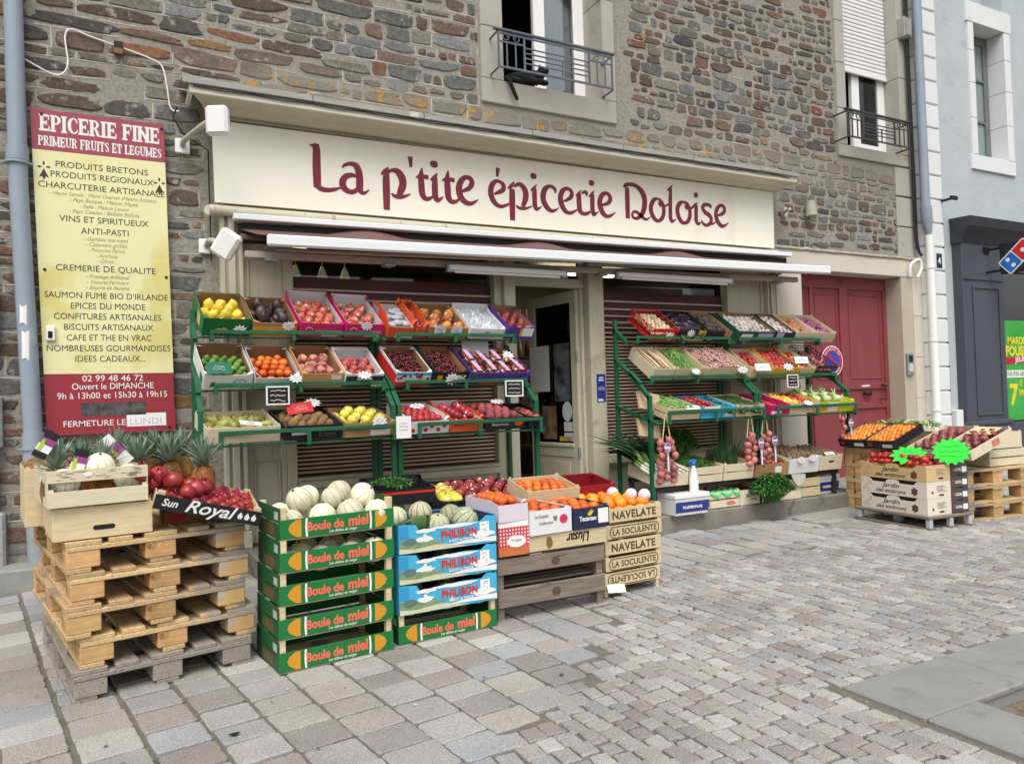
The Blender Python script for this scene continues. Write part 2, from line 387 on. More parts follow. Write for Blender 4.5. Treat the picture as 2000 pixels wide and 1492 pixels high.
tc = nt.nodes.new('ShaderNodeTexCoord'); sx = nt.nodes.new('ShaderNodeSeparateXYZ'); nt.links.new(tc.outputs['Object'], sx.inputs[0])
bnd1 = nt.nodes.new('ShaderNodeMath'); bnd1.operation = 'SUBTRACT'; bnd1.inputs[1].default_value = 4.02; nt.links.new(sx.outputs['Z'], bnd1.inputs[0])
bnd2 = nt.nodes.new('ShaderNodeMath'); bnd2.operation = 'ABSOLUTE'; nt.links.new(bnd1.outputs[0], bnd2.inputs[0])
bm = nt.nodes.new('ShaderNodeMapRange'); bm.inputs[1].default_value = .16; bm.inputs[2].default_value = .08; nt.links.new(bnd2.outputs[0], bm.inputs[0])
xm = nt.nodes.new('ShaderNodeMapRange'); xm.inputs[1].default_value = 6.2; xm.inputs[2].default_value = 5.8; nt.links.new(sx.outputs['X'], xm.inputs[0])
ml = nt.nodes.new('ShaderNodeMath'); ml.operation = 'MULTIPLY'; nt.links.new(bm.outputs[0], ml.inputs[0]); nt.links.new(_ramp(nt, _noise(nt, 5.5, 3, None, 'Object', .75), .565, .6), ml.inputs[1])
ml2 = nt.nodes.new('ShaderNodeMath'); ml2.operation = 'MULTIPLY'; nt.links.new(ml.outputs[0], ml2.inputs[0]); nt.links.new(xm.outputs[0], ml2.inputs[1])
gm = nt.nodes.new('ShaderNodeMapRange'); gm.inputs[1].default_value = .34; gm.inputs[2].default_value = .1; nt.links.new(bnd2.outputs[0], gm.inputs[0])
gm2 = nt.nodes.new('ShaderNodeMath'); gm2.operation = 'MULTIPLY'; gm2.inputs[1].default_value = .55; nt.links.new(gm.outputs[0], gm2.inputs[0])
xm3 = nt.nodes.new('ShaderNodeMapRange'); xm3.inputs[1].default_value = .7; xm3.inputs[2].default_value = 1.1; nt.links.new(sx.outputs['X'], xm3.inputs[0]); gm3 = nt.nodes.new('ShaderNodeMath'); gm3.operation = 'MULTIPLY'; nt.links.new(gm2.outputs[0], gm3.inputs[0]); nt.links.new(xm3.outputs[0], gm3.inputs[1]); ml3 = nt.nodes.new('ShaderNodeMath'); ml3.operation = 'MULTIPLY'; nt.links.new(ml2.outputs[0], ml3.inputs[0]); nt.links.new(xm3.outputs[0], ml3.inputs[1]); c2 = _mix(nt, c, srgb(150, 146, 132), gm3.outputs[0]); c2 = _mix(nt, c2, srgb(190, 138, 44), ml3.outputs[0])
nt.links.new(c2, bs.inputs['Base Color'])
bn = nt.nodes.new('ShaderNodeBump'); bn.inputs['Strength'].default_value = .8; bn.inputs['Distance'].default_value = .012
nt.links.new(_noise(nt, 22, 9, None, 'Object', .7), bn.inputs['Height']); nt.links.new(bn.outputs[0], bs.inputs['Normal'])

OPEN = [(3.14, 4.22, 4.74, 9), (8.24, 4.31, 9.7, 9), (.62, -1, 6.98, 3.78), (6.6, -1, 9.8, 3.05)]
wm = MB(); MORT = srgb(156, 151, 141)
def wq(x0, z0, x1, z1, t=.35): wm.box((x0, 0, z0), (x1, t, z1), 0, 0, MORT)
HR = 9.72
wq(-6, -.3, .7, 9); wq(.7, 2.9, 3.3, 9); wq(3.3, 2.9, 4.6, 4.4); wq(4.6, 2.9, 8.38, 9); wq(8.38, 2.9, 9.55, 4.42); wq(9.55, 2.9, HR, 9)
SP = [(srgb(118, 98, 86), 6), (srgb(132, 98, 78), 2.2), (srgb(106, 92, 82), 6), (srgb(120, 118, 111), 7), (srgb(106, 107, 105), 6), (srgb(90, 87, 85), 4), (srgb(130, 126, 115), 3), (srgb(146, 118, 86), .4), (srgb(128, 131, 132), 3), (srgb(122, 104, 95), 3)]
SPC = [a for a, b in SP]; SPW = [b for a, b in SP]
def wallstone(x0, z0, w_, h_, tilt):
    n = 18; cx, cz = x0+w_/2, z0+h_/2; ph = rng.random()*9; k = rng.uniform(.78, 1.12)
    col = tuple(q*k for q in rng.choices(SPC, SPW)[0]); pr = rng.uniform(.004, .013)
    vs = []; e = rng.uniform(3.2, 8); am = min(.22, .014/h_); tap = rng.uniform(-.16, .16); tp2 = rng.uniform(-.14, .14)
    for ring, (f, d) in enumerate(((1.0, .002), (.97, -pr*.7), (.86, -pr))):
        for i in range(n):
            a = 2*pi*i/n; ca, sa = cos(a), sin(a)
            r = (abs(ca)**e+abs(sa)**e)**(-1/e)
            r *= 1+am*1.3*mnoise.noise((ca*1.7+ph, sa*1.7, ph))+am*.8*mnoise.noise((ca*5+ph, sa*5, ph*2))
            x, z = ca*r*w_/2*f, sa*r*h_/2*f
            x, z = x*(1+tap*2*z/h_), z*(1+tp2*2*x/w_); vs.append((cx+x, d, cz+z+x*tilt))
    vs.append((cx, -pr*rng.uniform(.8, 1.2), cz))
    fs = [(a*n+i, a*n+(i+1) % n, (a+1)*n+(i+1) % n, (a+1)*n+i) for a in (0, 1) for i in range(n)]+[(2*n+i, 2*n+(i+1) % n, 3*n) for i in range(n)]
    wm.add(vs, fs, 0, col)
LINE = srgb(222, 219, 213)
def free(x0, z0, x1, z1): return all(x1 < a or x0 > c or z1 < b or z0 > d for a, b, c, d in OPEN)
def joint_line(p, q, r=.0035, k=5):
    pts = []
    for i in range(k+1):
        t = i/k; x, z = p[0]+(q[0]-p[0])*t, p[1]+(q[1]-p[1])*t
        pts.append((x, z+.004*mnoise.noise((x*9, z*9, 3))))
    for (a, b), (c_, d) in zip(pts, pts[1:]):
        dx, dz = c_-a, d-b; l = math.hypot(dx, dz); nx, nz = -dz/l*r, dx/l*r
        wm.add([(a-nx, -.0025, b-nz), (c_-nx, -.0025, d-nz), (c_+nx, -.0025, d+nz), (a+nx, -.0025, b+nz)], [(0, 1, 2, 3)], 1, LINE)
z = .1
while z < 7.4:
    h = rng.choice((.07, .085, .1, .115, .13, .155) if z < 4.3 else (.06, .075, .085, .1, .115, .14)); x = -2.4+rng.random()*.2
    while x < HR-.08:
        big = rng.random() < .12; w_ = rng.uniform(.13, .4)*(1.1 if h > .1 else .95)
        if x > 4.7: w_ *= .8
        if x < 1.6: w_ *= 1.3
        zz = z+.035*sin(x*.9+z*2)+.012*sin(x*3.1)
        x1 = x+w_; skip = False
        for a_, b_, c_, d_ in OPEN:
            if zz+h > b_ and zz < d_:
                if a_-.03 <= x < c_: x = c_+.005; skip = True; break
                if x < a_ < x1+.025: x1 = a_-.024; w_ = x1-x
        if skip: continue
        if w_ < .05: x = x1+.03; continue
        if zz < 4.6+.34*max(0, x) and free(x-.02, zz-.02, min(x1, HR-.02)+.02, zz+h+.01) and x1 < HR-.03:
            m1 = rng.uniform(.008, .02); t = rng.uniform(-.05, .05)
            r_ = rng.random()
            if r_ < .86:
                hh = (h-m1)*rng.choice((rng.uniform(.5, .8), rng.uniform(.8, 1.0), rng.uniform(.85, 1.0))); ww = w_-rng.uniform(.022, .05)
                wallstone(x+.015, zz+m1*.5+(h-m1-hh)*rng.random(), max(.06, ww), max(.025, hh), t)
            elif r_ < .95:
                for q in range(2): wallstone(x+.02+q*w_*.45, zz+m1*.5+rng.random()*h*.3, w_*.36, h*rng.uniform(.3, .6), t)
            if x < 4.8 or rng.random() < .25:
                if rng.random() < .72: joint_line((x, zz), (x1, z+.035*sin(x1*.9+z*2)+.012*sin(x1*3.1)), rng.uniform(.002, .0042))
                if rng.random() < .5: joint_line((x1-.004, zz+.004), (x1+rng.uniform(-.012, .008), zz+h-.004), rng.uniform(.002, .004), 2)
        x = x1
    z += h
wall = wm.build('wall', [STW, M('pointing line', srgb(200, 197, 191), .9, .12, 7, spots=(srgb(156, 152, 145), 4, .53))], attr=True, mat=T4(0, WY, 0)); wall.parent = house; wall.matrix_parent_inverse = Matrix.Translation((0, -WY, 0))
def part(mb, name, mats, root, attr=False):
    """mesh given in world coordinates, parented to a thing whose origin is elsewhere"""
    o = mb.build(name, mats, attr=attr); o.parent = root; o.matrix_parent_inverse = root.matrix_world.inverted(); return o
ASH = M('ashlar', srgb(172, 168, 158), .85, .07, 3, bump=.15, bs=90, spots=(srgb(152, 146, 134), 1.3, .62))
def surround(x0, x1, z0, zo, xo0, xo1, ztop, breaks, name='window_surround'):
    """stone window frame of blocks: jambs x0..xo0 and xo1..x1 from z0, sill z0..zo"""
    b = MB(); y0, y1 = WY-.03, WY+.4
    b.box((x0, y0, z0), (x1, y1, zo), 0, .006)
    zs = [zo+.003]+breaks+[ztop]
    for a, c_ in zip(zs, zs[1:]):
        b.box((x0+rng.uniform(0, .004), y0, a), (xo0, y1, c_-.006), 0, .005); b.box((xo1, y0, a), (x1-rng.uniform(0, .004), y1, c_-.006), 0, .005)
    return part(b, name, ASH, house)
surround(3.14, 4.74, 4.22, 4.455, 3.385, 4.585, 7.4, [4.98, 5.55, 6.1, 6.8])
surround(8.25, 9.67, 4.32, 4.475, 8.42, 9.51, 7.6, [4.95, 5.55, 6.1, 6.7])
CURT = M('net curtain', srgb(214, 220, 226), .8, .12, 5, stretch=(30, 1, .6))
PANE = glass_mat('window glass', (.9, .93, .95), .1)
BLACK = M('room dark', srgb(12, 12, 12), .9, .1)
# left window: one sash swung open into the dark room, the other shut with a net curtain
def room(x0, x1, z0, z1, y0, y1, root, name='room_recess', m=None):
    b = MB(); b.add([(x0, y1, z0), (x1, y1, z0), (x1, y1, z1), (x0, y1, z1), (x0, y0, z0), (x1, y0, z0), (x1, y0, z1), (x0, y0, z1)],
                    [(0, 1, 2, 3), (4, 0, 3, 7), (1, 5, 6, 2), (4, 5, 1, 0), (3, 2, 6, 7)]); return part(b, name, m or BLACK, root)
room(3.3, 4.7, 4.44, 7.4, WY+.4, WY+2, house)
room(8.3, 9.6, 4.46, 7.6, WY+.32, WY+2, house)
def sash(x0, x1, z0, z1, y, fw, root, curtain=True, mull=None):
    b = MB()
    b.box((x0, y, z0), (x0+fw, y+.06, z1), 0, .006); b.box((x1-fw, y, z0), (x1, y+.06, z1), 0, .006)
    b.box((x0+fw, y+.003, z0), (x1-fw, y+.06, z0+fw*1.1), 0, .006); b.box((x0+fw, y+.003, z1-fw), (x1-fw, y+.06, z1), 0, .006)
    fr = part(b, 'window_sash', WHITEP, root)
    p = MB(); p.box((x0+fw, y+.025, z0+fw), (x1-fw, y+.031, z1-fw)); gl = part(p, 'window_pane', PANE, root)
    if curtain:
        q = MB(); n = 40; xa, xb = x0+fw, x1-fw; vs = []
        for i in range(n+1):
            x = xa+(xb-xa)*i/n; dy = .012*sin(i*1.1)+.008*sin(i*2.7)
            vs += [(x, y+.09+dy, z0+.03), (x, y+.09+dy, z1)]
        q.add(vs, [(2*i, 2*i+2, 2*i+3, 2*i+1) for i in range(n)], smooth=True); part(q, 'curtain', CURT, root)
sash(3.95, 4.6, 4.46, 7.3, WY+.33, .14, house)
fr = MB(); fr.box((3.3, WY+.36, 4.44), (4.7, WY+.44, 4.5), 0, .005); part(fr, 'window_frame', WHITEP, house)
sash(8.84, 9.53, 4.475, 5.9, WY+.2, .15, house)
sh = MB()
nsl = 26; z0_, z1_ = 5.6, 7.6
for i in range(nsl*2):
    z = z0_+.055*i
    if z > z1_: break
    sh.box((8.43, WY+.15, z), (9.505, WY+.168, z+.047), 0, .006)
sh.box((8.43, WY+.14, z0_-.05), (9.505, WY+.172, z0_-.004), 0, .006)
part(sh, 'roller_shutter', WHITE, house)
RAIL = M('railing blue grey', srgb(98, 104, 116), .5, .12, 9); RAILD = M('railing dark', srgb(64, 62, 66), .5, .12, 9)
def spiral(cx, cz, r, y, flip, turns=1.35):
    return [(cx+flip*r*(1-.6*t)*cos(pi*.55+t*turns*2*pi*-1), y, cz+r*(1-.6*t)*sin(pi*.55+t*turns*2*pi*-1)) for t in [i/22 for i in range(23)]]
def railing(x0, x1, z0, z1, y, mt, label, sect=.29, gap=4):
    root = thing('window_railing', label, 'railing', (x0, y, z0)); f = MB()
    f.box((x0-.045, y-.02, z1), (x1+.03, y+.02, z1+.022), 0, .004); f.box((x0, y-.007, z1-.03), (x1, y+.007, z1-.016))
    f.box((x0, y-.009, z0), (x1, y+.009, z0+.018))
    zm = z1-.11; xs_ = (x0+.008, x0+sect, x1-sect, x1-.008)
    for x in xs_: f.box((x-.009, y-.0085, z0+.018), (x+.009, y+.0085, z1-.03))
    for a, b_ in ((x0, x0+sect), (x1-sect, x1)):
        f.box((a+.02, y-.007, zm), (b_-.01, y+.007, zm+.014))
        for k in (1, 2): x = a+(b_-a)*k/3; f.box((x-.006, y-.006, z0+.018), (x+.006, y+.006, zm))
    for k in range(gap): z = z0+.07+(z1-z0-.16)*(k+.2)/gap; f.box((x0+sect+.009, y-.006, z), (x1-sect-.009, y+.006, z+.011))
    f.box(((x0+x1)/2+.05, y-.0055, z0+.02), ((x0+x1)/2+.062, y+.0055, z0+.18))
    part(f, 'frame', mt, root)
    s_ = MB()
    for a in (x0, x1-sect):
        for k, fl in ((.3, 1), (.72, -1)): s_.tube(spiral(a+sect*k, zm+.06, .042, y, fl), .0055, 6)
    part(s_, 'scroll', mt, root)
    bk = MB()
    for x in (x0, x1):
        for z in (z0-.004, z1-.01): bk.tube([(x, y, z), (x, WY+.0, z-.005)], .011, 6)
    part(bk, 'bracket', mt, root)
railing(3.24, 4.58, 4.5, 4.86, 6.3, RAIL, 'blue grey iron railing with scrolls at the window with the cat')
railing(8.2, 9.42, 4.5, 4.84, 6.3, RAILD, 'dark iron railing with scrolls under the white roller shutter')

# the cat on the sill
def skin_body(name, nodes, edges, mat, root, sub=2):
    me = bpy.data.meshes.new(name); me.from_pydata([p for p, r in nodes], edges, []); me.materials.append(mat)
    o = bpy.data.objects.new(name, me); COL.objects.link(o)
    m = o.modifiers.new('Skin', 'SKIN'); m.use_smooth_shade = True
    for i, (p, r) in enumerate(nodes): me.skin_vertices[0].data[i].radius = (r, r)
    me.skin_vertices[0].data[0].use_root = True
    s_ = o.modifiers.new('Sub', 'SUBSURF'); s_.levels = s_.render_levels = sub
    if root: o.parent = root; o.matrix_parent_inverse = root.matrix_world.inverted()
    return o
FUR = M('black fur', srgb(20, 19, 21), .7, .3, 60, bump=.5, bs=160, spec=.3)
cx, cy, cz = 3.5, 6.62, 4.46
nodes = [((cx, cy, cz+.085), .075), ((cx+.12, cy-.01, cz+.1), .083), ((cx+.23, cy-.03, cz+.105), .075), ((cx+.31, cy-.07, cz+.135), .058), ((cx+.355, cy-.12, cz+.175), .052), ((cx+.365, cy-.165, cz+.17), .034), ((cx+.367, cy-.195, cz+.157), .02),
         ((cx+.325, cy-.115, cz+.225), .018), ((cx+.318, cy-.112, cz+.252), .005), ((cx+.395, cy-.115, cz+.222), .018), ((cx+.405, cy-.112, cz+.25), .005),
         ((cx+.25, cy-.14, cz+.05), .036), ((cx+.27, cy-.2, cz+.028), .024), ((cx+.34, cy-.15, cz+.05), .034), ((cx+.35, cy-.21, cz+.027), .023),
         ((cx+.05, cy-.1, cz+.045), .04), ((cx+.1, cy-.16, cz+.026), .024),
         ((cx-.06, cy-.06, cz+.055), .035), ((cx-.085, cy-.13, cz+.035), .026), ((cx-.075, cy-.19, cz+.0), .023), ((cx-.06, cy-.205, cz-.07), .021), ((cx-.03, cy-.205, cz-.14), .021), ((cx-.005, cy-.205, cz-.19), .018), ((cx+.002, cy-.205, cz-.205), .009)]
edges = [(0, 1), (1, 2), (2, 3), (3, 4), (4, 5), (5, 6), (4, 7), (7, 8), (4, 9), (9, 10), (2, 11), (11, 12), (3, 13), (13, 14), (0, 15), (15, 16), (0, 17), (17, 18), (18, 19), (19, 20), (20, 21), (21, 22), (22, 23)]
cat = thing('cat', 'black cat lying on the window sill with its tail hanging down', 'cat', (cx, cy, cz))
skin_body('body', nodes, edges, FUR, cat)
EYE = M('cat eye', srgb(150, 160, 80), .2, .1)
for dx in (-.02, .022):
    e = MB(); e.ball((cx+.362+dx, cy-.168, cz+.188), .0085, 8); part(e, 'eye', EYE, cat)

# gate and its surround
PLA = M('plaster greige', srgb(206, 198, 184), .7, .04, 3, bump=.08, bs=70, spots=(srgb(186, 176, 160), 1.6, .66))
PLB = M('plaster jamb', srgb(184, 174, 156), .7, .06, 3, bump=.08, bs=70)
b = MB(); b.box((6.95, WY-.04, 2.79), (9.8, WY+.5, 3.03), 0, .008); b.box((7.02, WY-.03, 0), (7.46, WY+.5, 2.788), 0, .006); part(b, 'gate_surround', PLA, house)
b = MB(); b.box((9.37, WY-.035, 0), (9.6, WY+.5, 2.788), 0, .004); part(b, 'gate_jamb', PLB, house)
b = MB()
for k in range(5): b.box((9.602, WY-.045, .02+k*.56), (9.8, WY+.5, .015+(k+1)*.56 if k < 4 else 2.788), 0, .005)
part(b, 'gate_jamb', PLA, house)
lg = MB()                                                     # uneven mortar ledge over the lintel
pts = [(6.95+.1*i, WY-.045+.006*mnoise.noise((i*.7, 0, 0)), 3.045+.012*mnoise.noise((i*.9, 4, 0))) for i in range(29)]
lg.tube(pts, [.019+.008*mnoise.noise((i*1.3, 9, 0)) for i in range(29)], 8); part(lg, 'ledge', M('ledge mortar', srgb(178, 172, 156), .9, .2, 12, bump=.4, bs=40), house)
b = MB()                                                     # three pale ashlar blocks at the upper right corner of the house
for k in range(3): b.box((9.36, WY-.028, 3.07+k*.42), (HR, WY+.1, 3.065+(k+1)*.41), 0, .005)
part(b, 'corner_block', ASH, house)
RED = M('gate red paint', srgb(136, 64, 69), .55, .1, 2.2, stretch=(3, 1, .8), bump=.08, bs=30, spots=[(srgb(200, 176, 172), 16, .76), (srgb(112, 50, 54), 1.2, .6)])
gt = MB(); GY = WY+.22
gt.box((7.46, GY, .08), (9.37, GY+.06, 2.79))
for gi, (a, b_, z0, z1) in enumerate(((7.46, 7.56, .08, 2.79), (7.86, 7.92, .08, 2.79), (8.42, 8.56, .08, 2.79), (9.3, 9.37, .08, 2.79), (7.56, 9.3, 2.62, 2.785), (7.56, 9.3, 1.28, 1.36), (8.56, 9.3, 1.02, 1.1), (7.56, 9.3, .1, .3))):
    gt.box((a, GY-.022-.0008*gi, z0), (b_, GY-.0005, z1), 0, .006)
gate = part(gt, 'gate', RED, house)
gp_ = MB()
for (a, b_, z0, z1) in ((7.6, 7.83, 1.42, 2.56), (7.96, 8.38, 1.42, 2.56), (8.61, 9.25, 1.42, 2.56)):
    for q in ((a, z0, a+.02, z1), (b_-.02, z0, b_, z1), (a+.02, z0, b_-.02, z0+.02), (a+.02, z1-.02, b_-.02, z1)):
        gp_.box((q[0], GY-.01, q[1]), (q[2], GY-.0004, q[3]), 0, .003)
o = part(gp_, 'panel_moulding', RED, house); 
hb = MB(); hb.tube([(9.19, GY-.022, 1.33), (9.19, GY-.075, 1.33)], .012, 8); hb.ball((9.19, GY-.085, 1.33), .034, 12); hb.tube([(9.2, GY-.02, 1.14), (9.2, GY-.05, 1.14), (9.11, GY-.055, 1.14)], .011, 8); part(hb, 'handle', M('old iron', srgb(70, 52, 46), .5), house)
hb = MB(); hb.tube([(8.83, GY-.02, 1.24), (8.86, GY-.05, 1.215), (8.93, GY-.05, 1.215), (8.96, GY-.02, 1.24)], .024, 8); part(hb, 'knocker', INK, house)
hb = MB(); hb.box((8.79, GY-.03, 1.315), (8.95, GY-.022, 1.335)); part(hb, 'letter_slot', WHITE, house)
# no-parking disc
sg = thing('no_parking_sign', 'round blue and red no parking disc on the red gate', 'sign', (8.23, GY-.026, 1.66))
def disc(r, y, mat, name='disc', n=40, rx=1): 
    m = MB(); m.poly([(r*rx*cos(2*pi*i/n), r*sin(2*pi*i/n)) for i in range(n)], .002); o = m.build(name, mat, sg); o.location = (0, y, 0); return o
SRED = M('sign red', srgb(186, 40, 62), .4, .03); SBLUE = M('sign blue', srgb(62, 72, 176), .4, .03)
disc(.205, 0, WHITE, 'plate'); disc(.19, -.0022, SRED, 'red_ring'); 
disc(.132, -.0066, SBLUE, 'blue_field')
m = MB(); m.T = R4('Y', rad(45)); m.box((-.128, -.0105, -.021), (.128, -.0088, .021)); m.build('bar', SRED, sg)
for s_, a0, a1 in (('DEFENSE DE', pi*.8, pi*.2), ('STATIONNER', pi*1.2, pi*1.8)):
    for i, ch in enumerate(s_):
        a = a0+(a1-a0)*i/(len(s_)-1); th = pi/2-a if a0 < pi else -a-pi/2
        r = .146 if a0 < pi else .168
        text(ch, .04, WHITE, sg, (r*cos(a), -.0046, r*sin(a)), None, (pi/2, th, 0), .02)
# intercom
ic = thing('intercom', 'steel door entry panel with keypad on the gate jamb', 'intercom', (9.46, WY-.04, 1.6))
m = MB(); m.box((-.065, -.03, -.15), (.065, 0, .15), 0, .006); m.build('panel', METAL, ic)
m = MB(); m.box((-.04, -.036, .03), (.04, -.0305, .12), 0, .003); m.build('speaker', INK, ic)
m = MB()
for i in range(3):
    for j in range(4): m.box((-.04+i*.028, -.037, -.1+j*.027), (-.02+i*.028, -.0305, -.08+j*.027), 0, .002)
m.build('keypad', WHITE, ic)

# granite corner blocks at the far left
gc = thing('granite_pier', 'rough granite block pier at the left edge beside the drainpipe', 'pier', (-1.2, 6.3, .2))
GRAN = M('granite rough', srgb(158, 158, 154), .9, .16, 40, bump=.7, bs=50, spots=(srgb(116, 116, 112), 30, .6)); m = MB(); z = .2
for h, x1 in ((.42, -.62), (.44, -.66), (.4, -.63), (.33, -.7), (.42, -.64), (.4, -.68)): m.box((-3, 6.4, z), (x1-.16, 6.6, z+h-.012), 0, .018); z += h
part(m, 'blocks', GRAN, gc)
# drainpipe on the left
DP = M('zinc blue pipe', srgb(146, 158, 172), .4, .08, 3, spots=(srgb(166, 176, 188), 2, .62))
dp = thing('drainpipe', 'pale blue drainpipe with a torn white sticker beside the tall signboard', 'drainpipe', (-.62, 6.42, .1))
m = MB(); m.tube([(-.71, 6.4, 7), (-.665, 6.4, 2.95), (-.6, 6.4, 1.1)], .062, 16); part(m, 'upper_pipe', DP, dp)
m = MB(); m.tube([(-.6, 6.4, 1.1), (-.575, 6.4, .2), (-.57, 6.4, .12)], .074, 16); part(m, 'lower_pipe', M('grey pipe', srgb(150, 156, 160), .5, .08, 4), dp)
for z, x in ((3.2, -.67), (1.12, -.6)):
    m = MB(); m.tube([(x, 6.4, z-.05), (x, 6.4, z+.05)], .073, 16); m.tube([(x-.002, 6.4, z-.075), (x-.002, 6.4, z-.055)], .08, 16); m.box((x-.1, 6.39, z-.07), (x+.1, 6.41, z-.06)); part(m, 'collar', DP, dp)
m = MB()
for (x, z, hh, ww) in ((-.645, 2.02, .13, .045), (-.635, 1.8, .2, .05)):
    vs = []
    for i in range(7):
        a = -1.9+(.32)*i; vs += [(x+.0645*cos(a), 6.4+.0645*sin(a), z-hh/2+.01*sin(i*2.1)), (x+.0645*cos(a), 6.4+.0645*sin(a), z+hh/2+.008*cos(i*3))]
    m.add(vs, [(2*i, 2*i+2, 2*i+3, 2*i+1) for i in range(6)])
part(m, 'sticker', PAPER, dp)
# white cable and junction box
cbx = thing('cable', 'white cable looping over the stone wall to the roof of the shop', 'cable', (-.3, 6.48, 4))
m = MB(); m.tube(catmull([(-.62, 6.46, 3.93), (-.47, 6.47, 3.86), (-.39, 6.47, 3.86), (-.345, 6.47, 3.95), (-.36, 6.47, 4.15), (-.32, 6.47, 4.22), (-.2, 6.47, 4.19), (-.02, 6.47, 4.15), (.2, 6.47, 4.1), (.3, 6.47, 4.05), (.335, 6.47, 3.9), (.36, 6.47, 3.72), (.42, 6.44, 3.69)], 6), .0065, 6); part(m, 'cable_run', WHITEP, cbx)
m = MB(); m.box((-.035, 6.44, 4.08), (.03, 6.495, 4.17), 0, .004); jb = m.build('junction_box', [M('box brown', srgb(120, 92, 70), .6), INK]); tag(jb, 'small dark junction box on the stone wall above the signboard', 'junction box')
m = MB(); m.box((-.033, 6.436, 4.13), (.031, 6.443, 4.176)); o = m.build('cover', INK, jb)
# ------------------------------------------------------------- shop front
shop = thing('shopfront', 'cream painted wooden shopfront with slatted shutters and an open glass door', 'shopfront', (.7, 6.4, .16))
SY = 6.4
def sbox(name, boxes, mt=CREAM, ch=.005):
    m = MB()
    for a, b_ in boxes: m.box(a, b_, 0, ch)
    return part(m, name, mt, shop)
def pilaster(x0, x1, z1=2.9, y=SY):
    n = 4; w_ = (x1-x0); bx = [((x0, y+.03, .16), (x1, y+.2, z1))]
    for a, b_ in ((0, .22), (.34, .66), (.78, 1)): bx.append(((x0+w_*a+.002, y-.012*(a == .34), .3), (x0+w_*b_-.002, y+.029, z1-.003)))
    bx.append(((x0-.015, y-.03, .161), (x1+.015, y+.19, .297)))
    sbox('pilaster', bx)
pilaster(.7, .88); pilaster(6.8, 6.93)
def panel(x0, x1, z0, z1, y=SY+.06, name='panel', mt=CREAM):
    f = .05
    sbox(name, [((x0, y+.02, z0), (x1, y+.1, z1))]+[((a, y, c_), (b_, y+.0195, d)) for a, b_, c_, d in ((x0, x0+f, z0+.002, z1-.002), (x1-f, x1, z0+.002, z1-.002), (x0+f+.002, x1-f-.002, z0+.002, z0+f*1.4), (x0+f+.002, x1-f-.002, z1-f*1.4, z1-.002))], mt)
panel(.88, 1.2, 1.05, 2.9); panel(.88, 1.2, .18, 1.045); panel(6.42, 6.8, 1.0, 2.9); panel(6.42, 6.8, .18, .99)
# octagonal moulding on the lower left panel
m = MB(); oc = [(.94, .4), (.97, .36), (1.11, .36), (1.14, .4), (1.14, .82), (1.11, .86), (.97, .86), (.94, .82)]
m.tube([(x, SY+.062, z) for x, z in oc+oc[:1]], .009, 6); part(m, 'panel_moulding', CREAMD, shop)
# posts, sills and plinth boards
sbox('window_post', [((1.2, SY+.03, .16), (1.28, SY+.2, 2.9))]); sbox('window_post', [((3.19, SY+.04, .16), (3.27, SY+.2, 2.9))], CREAMD)
sbox('door_post', [((3.275, SY-.01, .16), (3.395, SY+.22, 2.9))]); sbox('door_post', [((4.255, SY+.0, .16), (4.44, SY+.22, 2.9))])
sbox('window_post', [((6.19, SY+.03, .16), (6.41, SY+.2, 2.9))], CREAMD)
for x0, x1 in ((1.283, 3.187), (4.443, 6.187)):
    sbox('window_sill', [((x0, SY-.02, .6), (x1, SY+.2, .66)), ((x0, SY+.02, .661), (x1, SY+.2, .69))], CREAMD)
    sbox('dado_panel', [((x0, SY+.08, .16), (x1, SY+.18, .598))]+[((x0+.02+(x1-x0-.02)*k/3, SY+.065, .27), (x0+(x1-x0-.0)*(k+1)/3-.02, SY+.079, .55)) for k in range(3)]+[((x0, SY+.05, .162), (x1, SY+.079, .25))])
# shutters: cream bars over a maroon curtain, wide apart above, close together below
MAROON = M('maroon shutter', srgb(84, 34, 38), .5, .15, 3, stretch=(1, 1, 14)); BAR = M('shutter bar', srgb(206, 184, 164), .5, .08, 6); GAP = M('shutter gap', srgb(66, 46, 42), .8, .2)
GLS = glass_mat('shop glass', (.62, .64, .6), .06)
for x0, x1 in ((1.283, 3.187), (4.443, 6.187)):
    m = MB(); m.box((x0, SY+.13, 1.78), (x1, SY+.15, 2.42)); m.box((x0, SY+.132, .69), (x1, SY+.15, 1.779), 1); cu = part(m, 'shutter', [MAROON, GAP], shop)
    m = MB(); z = 2.3; st = .082
    while z > .7:
        m.box((x0+.002, SY+.112, z), (x1-.002, SY+.1295, z+.018), 0, .003); z -= max(.036, st); st *= .9
    part(m, 'shutter_bars', BAR, shop)
    m = MB(); m.box((x0, SY+.14, 2.421), (x1, SY+.146, 2.88)); part(m, 'transom_pane', GLS, shop)
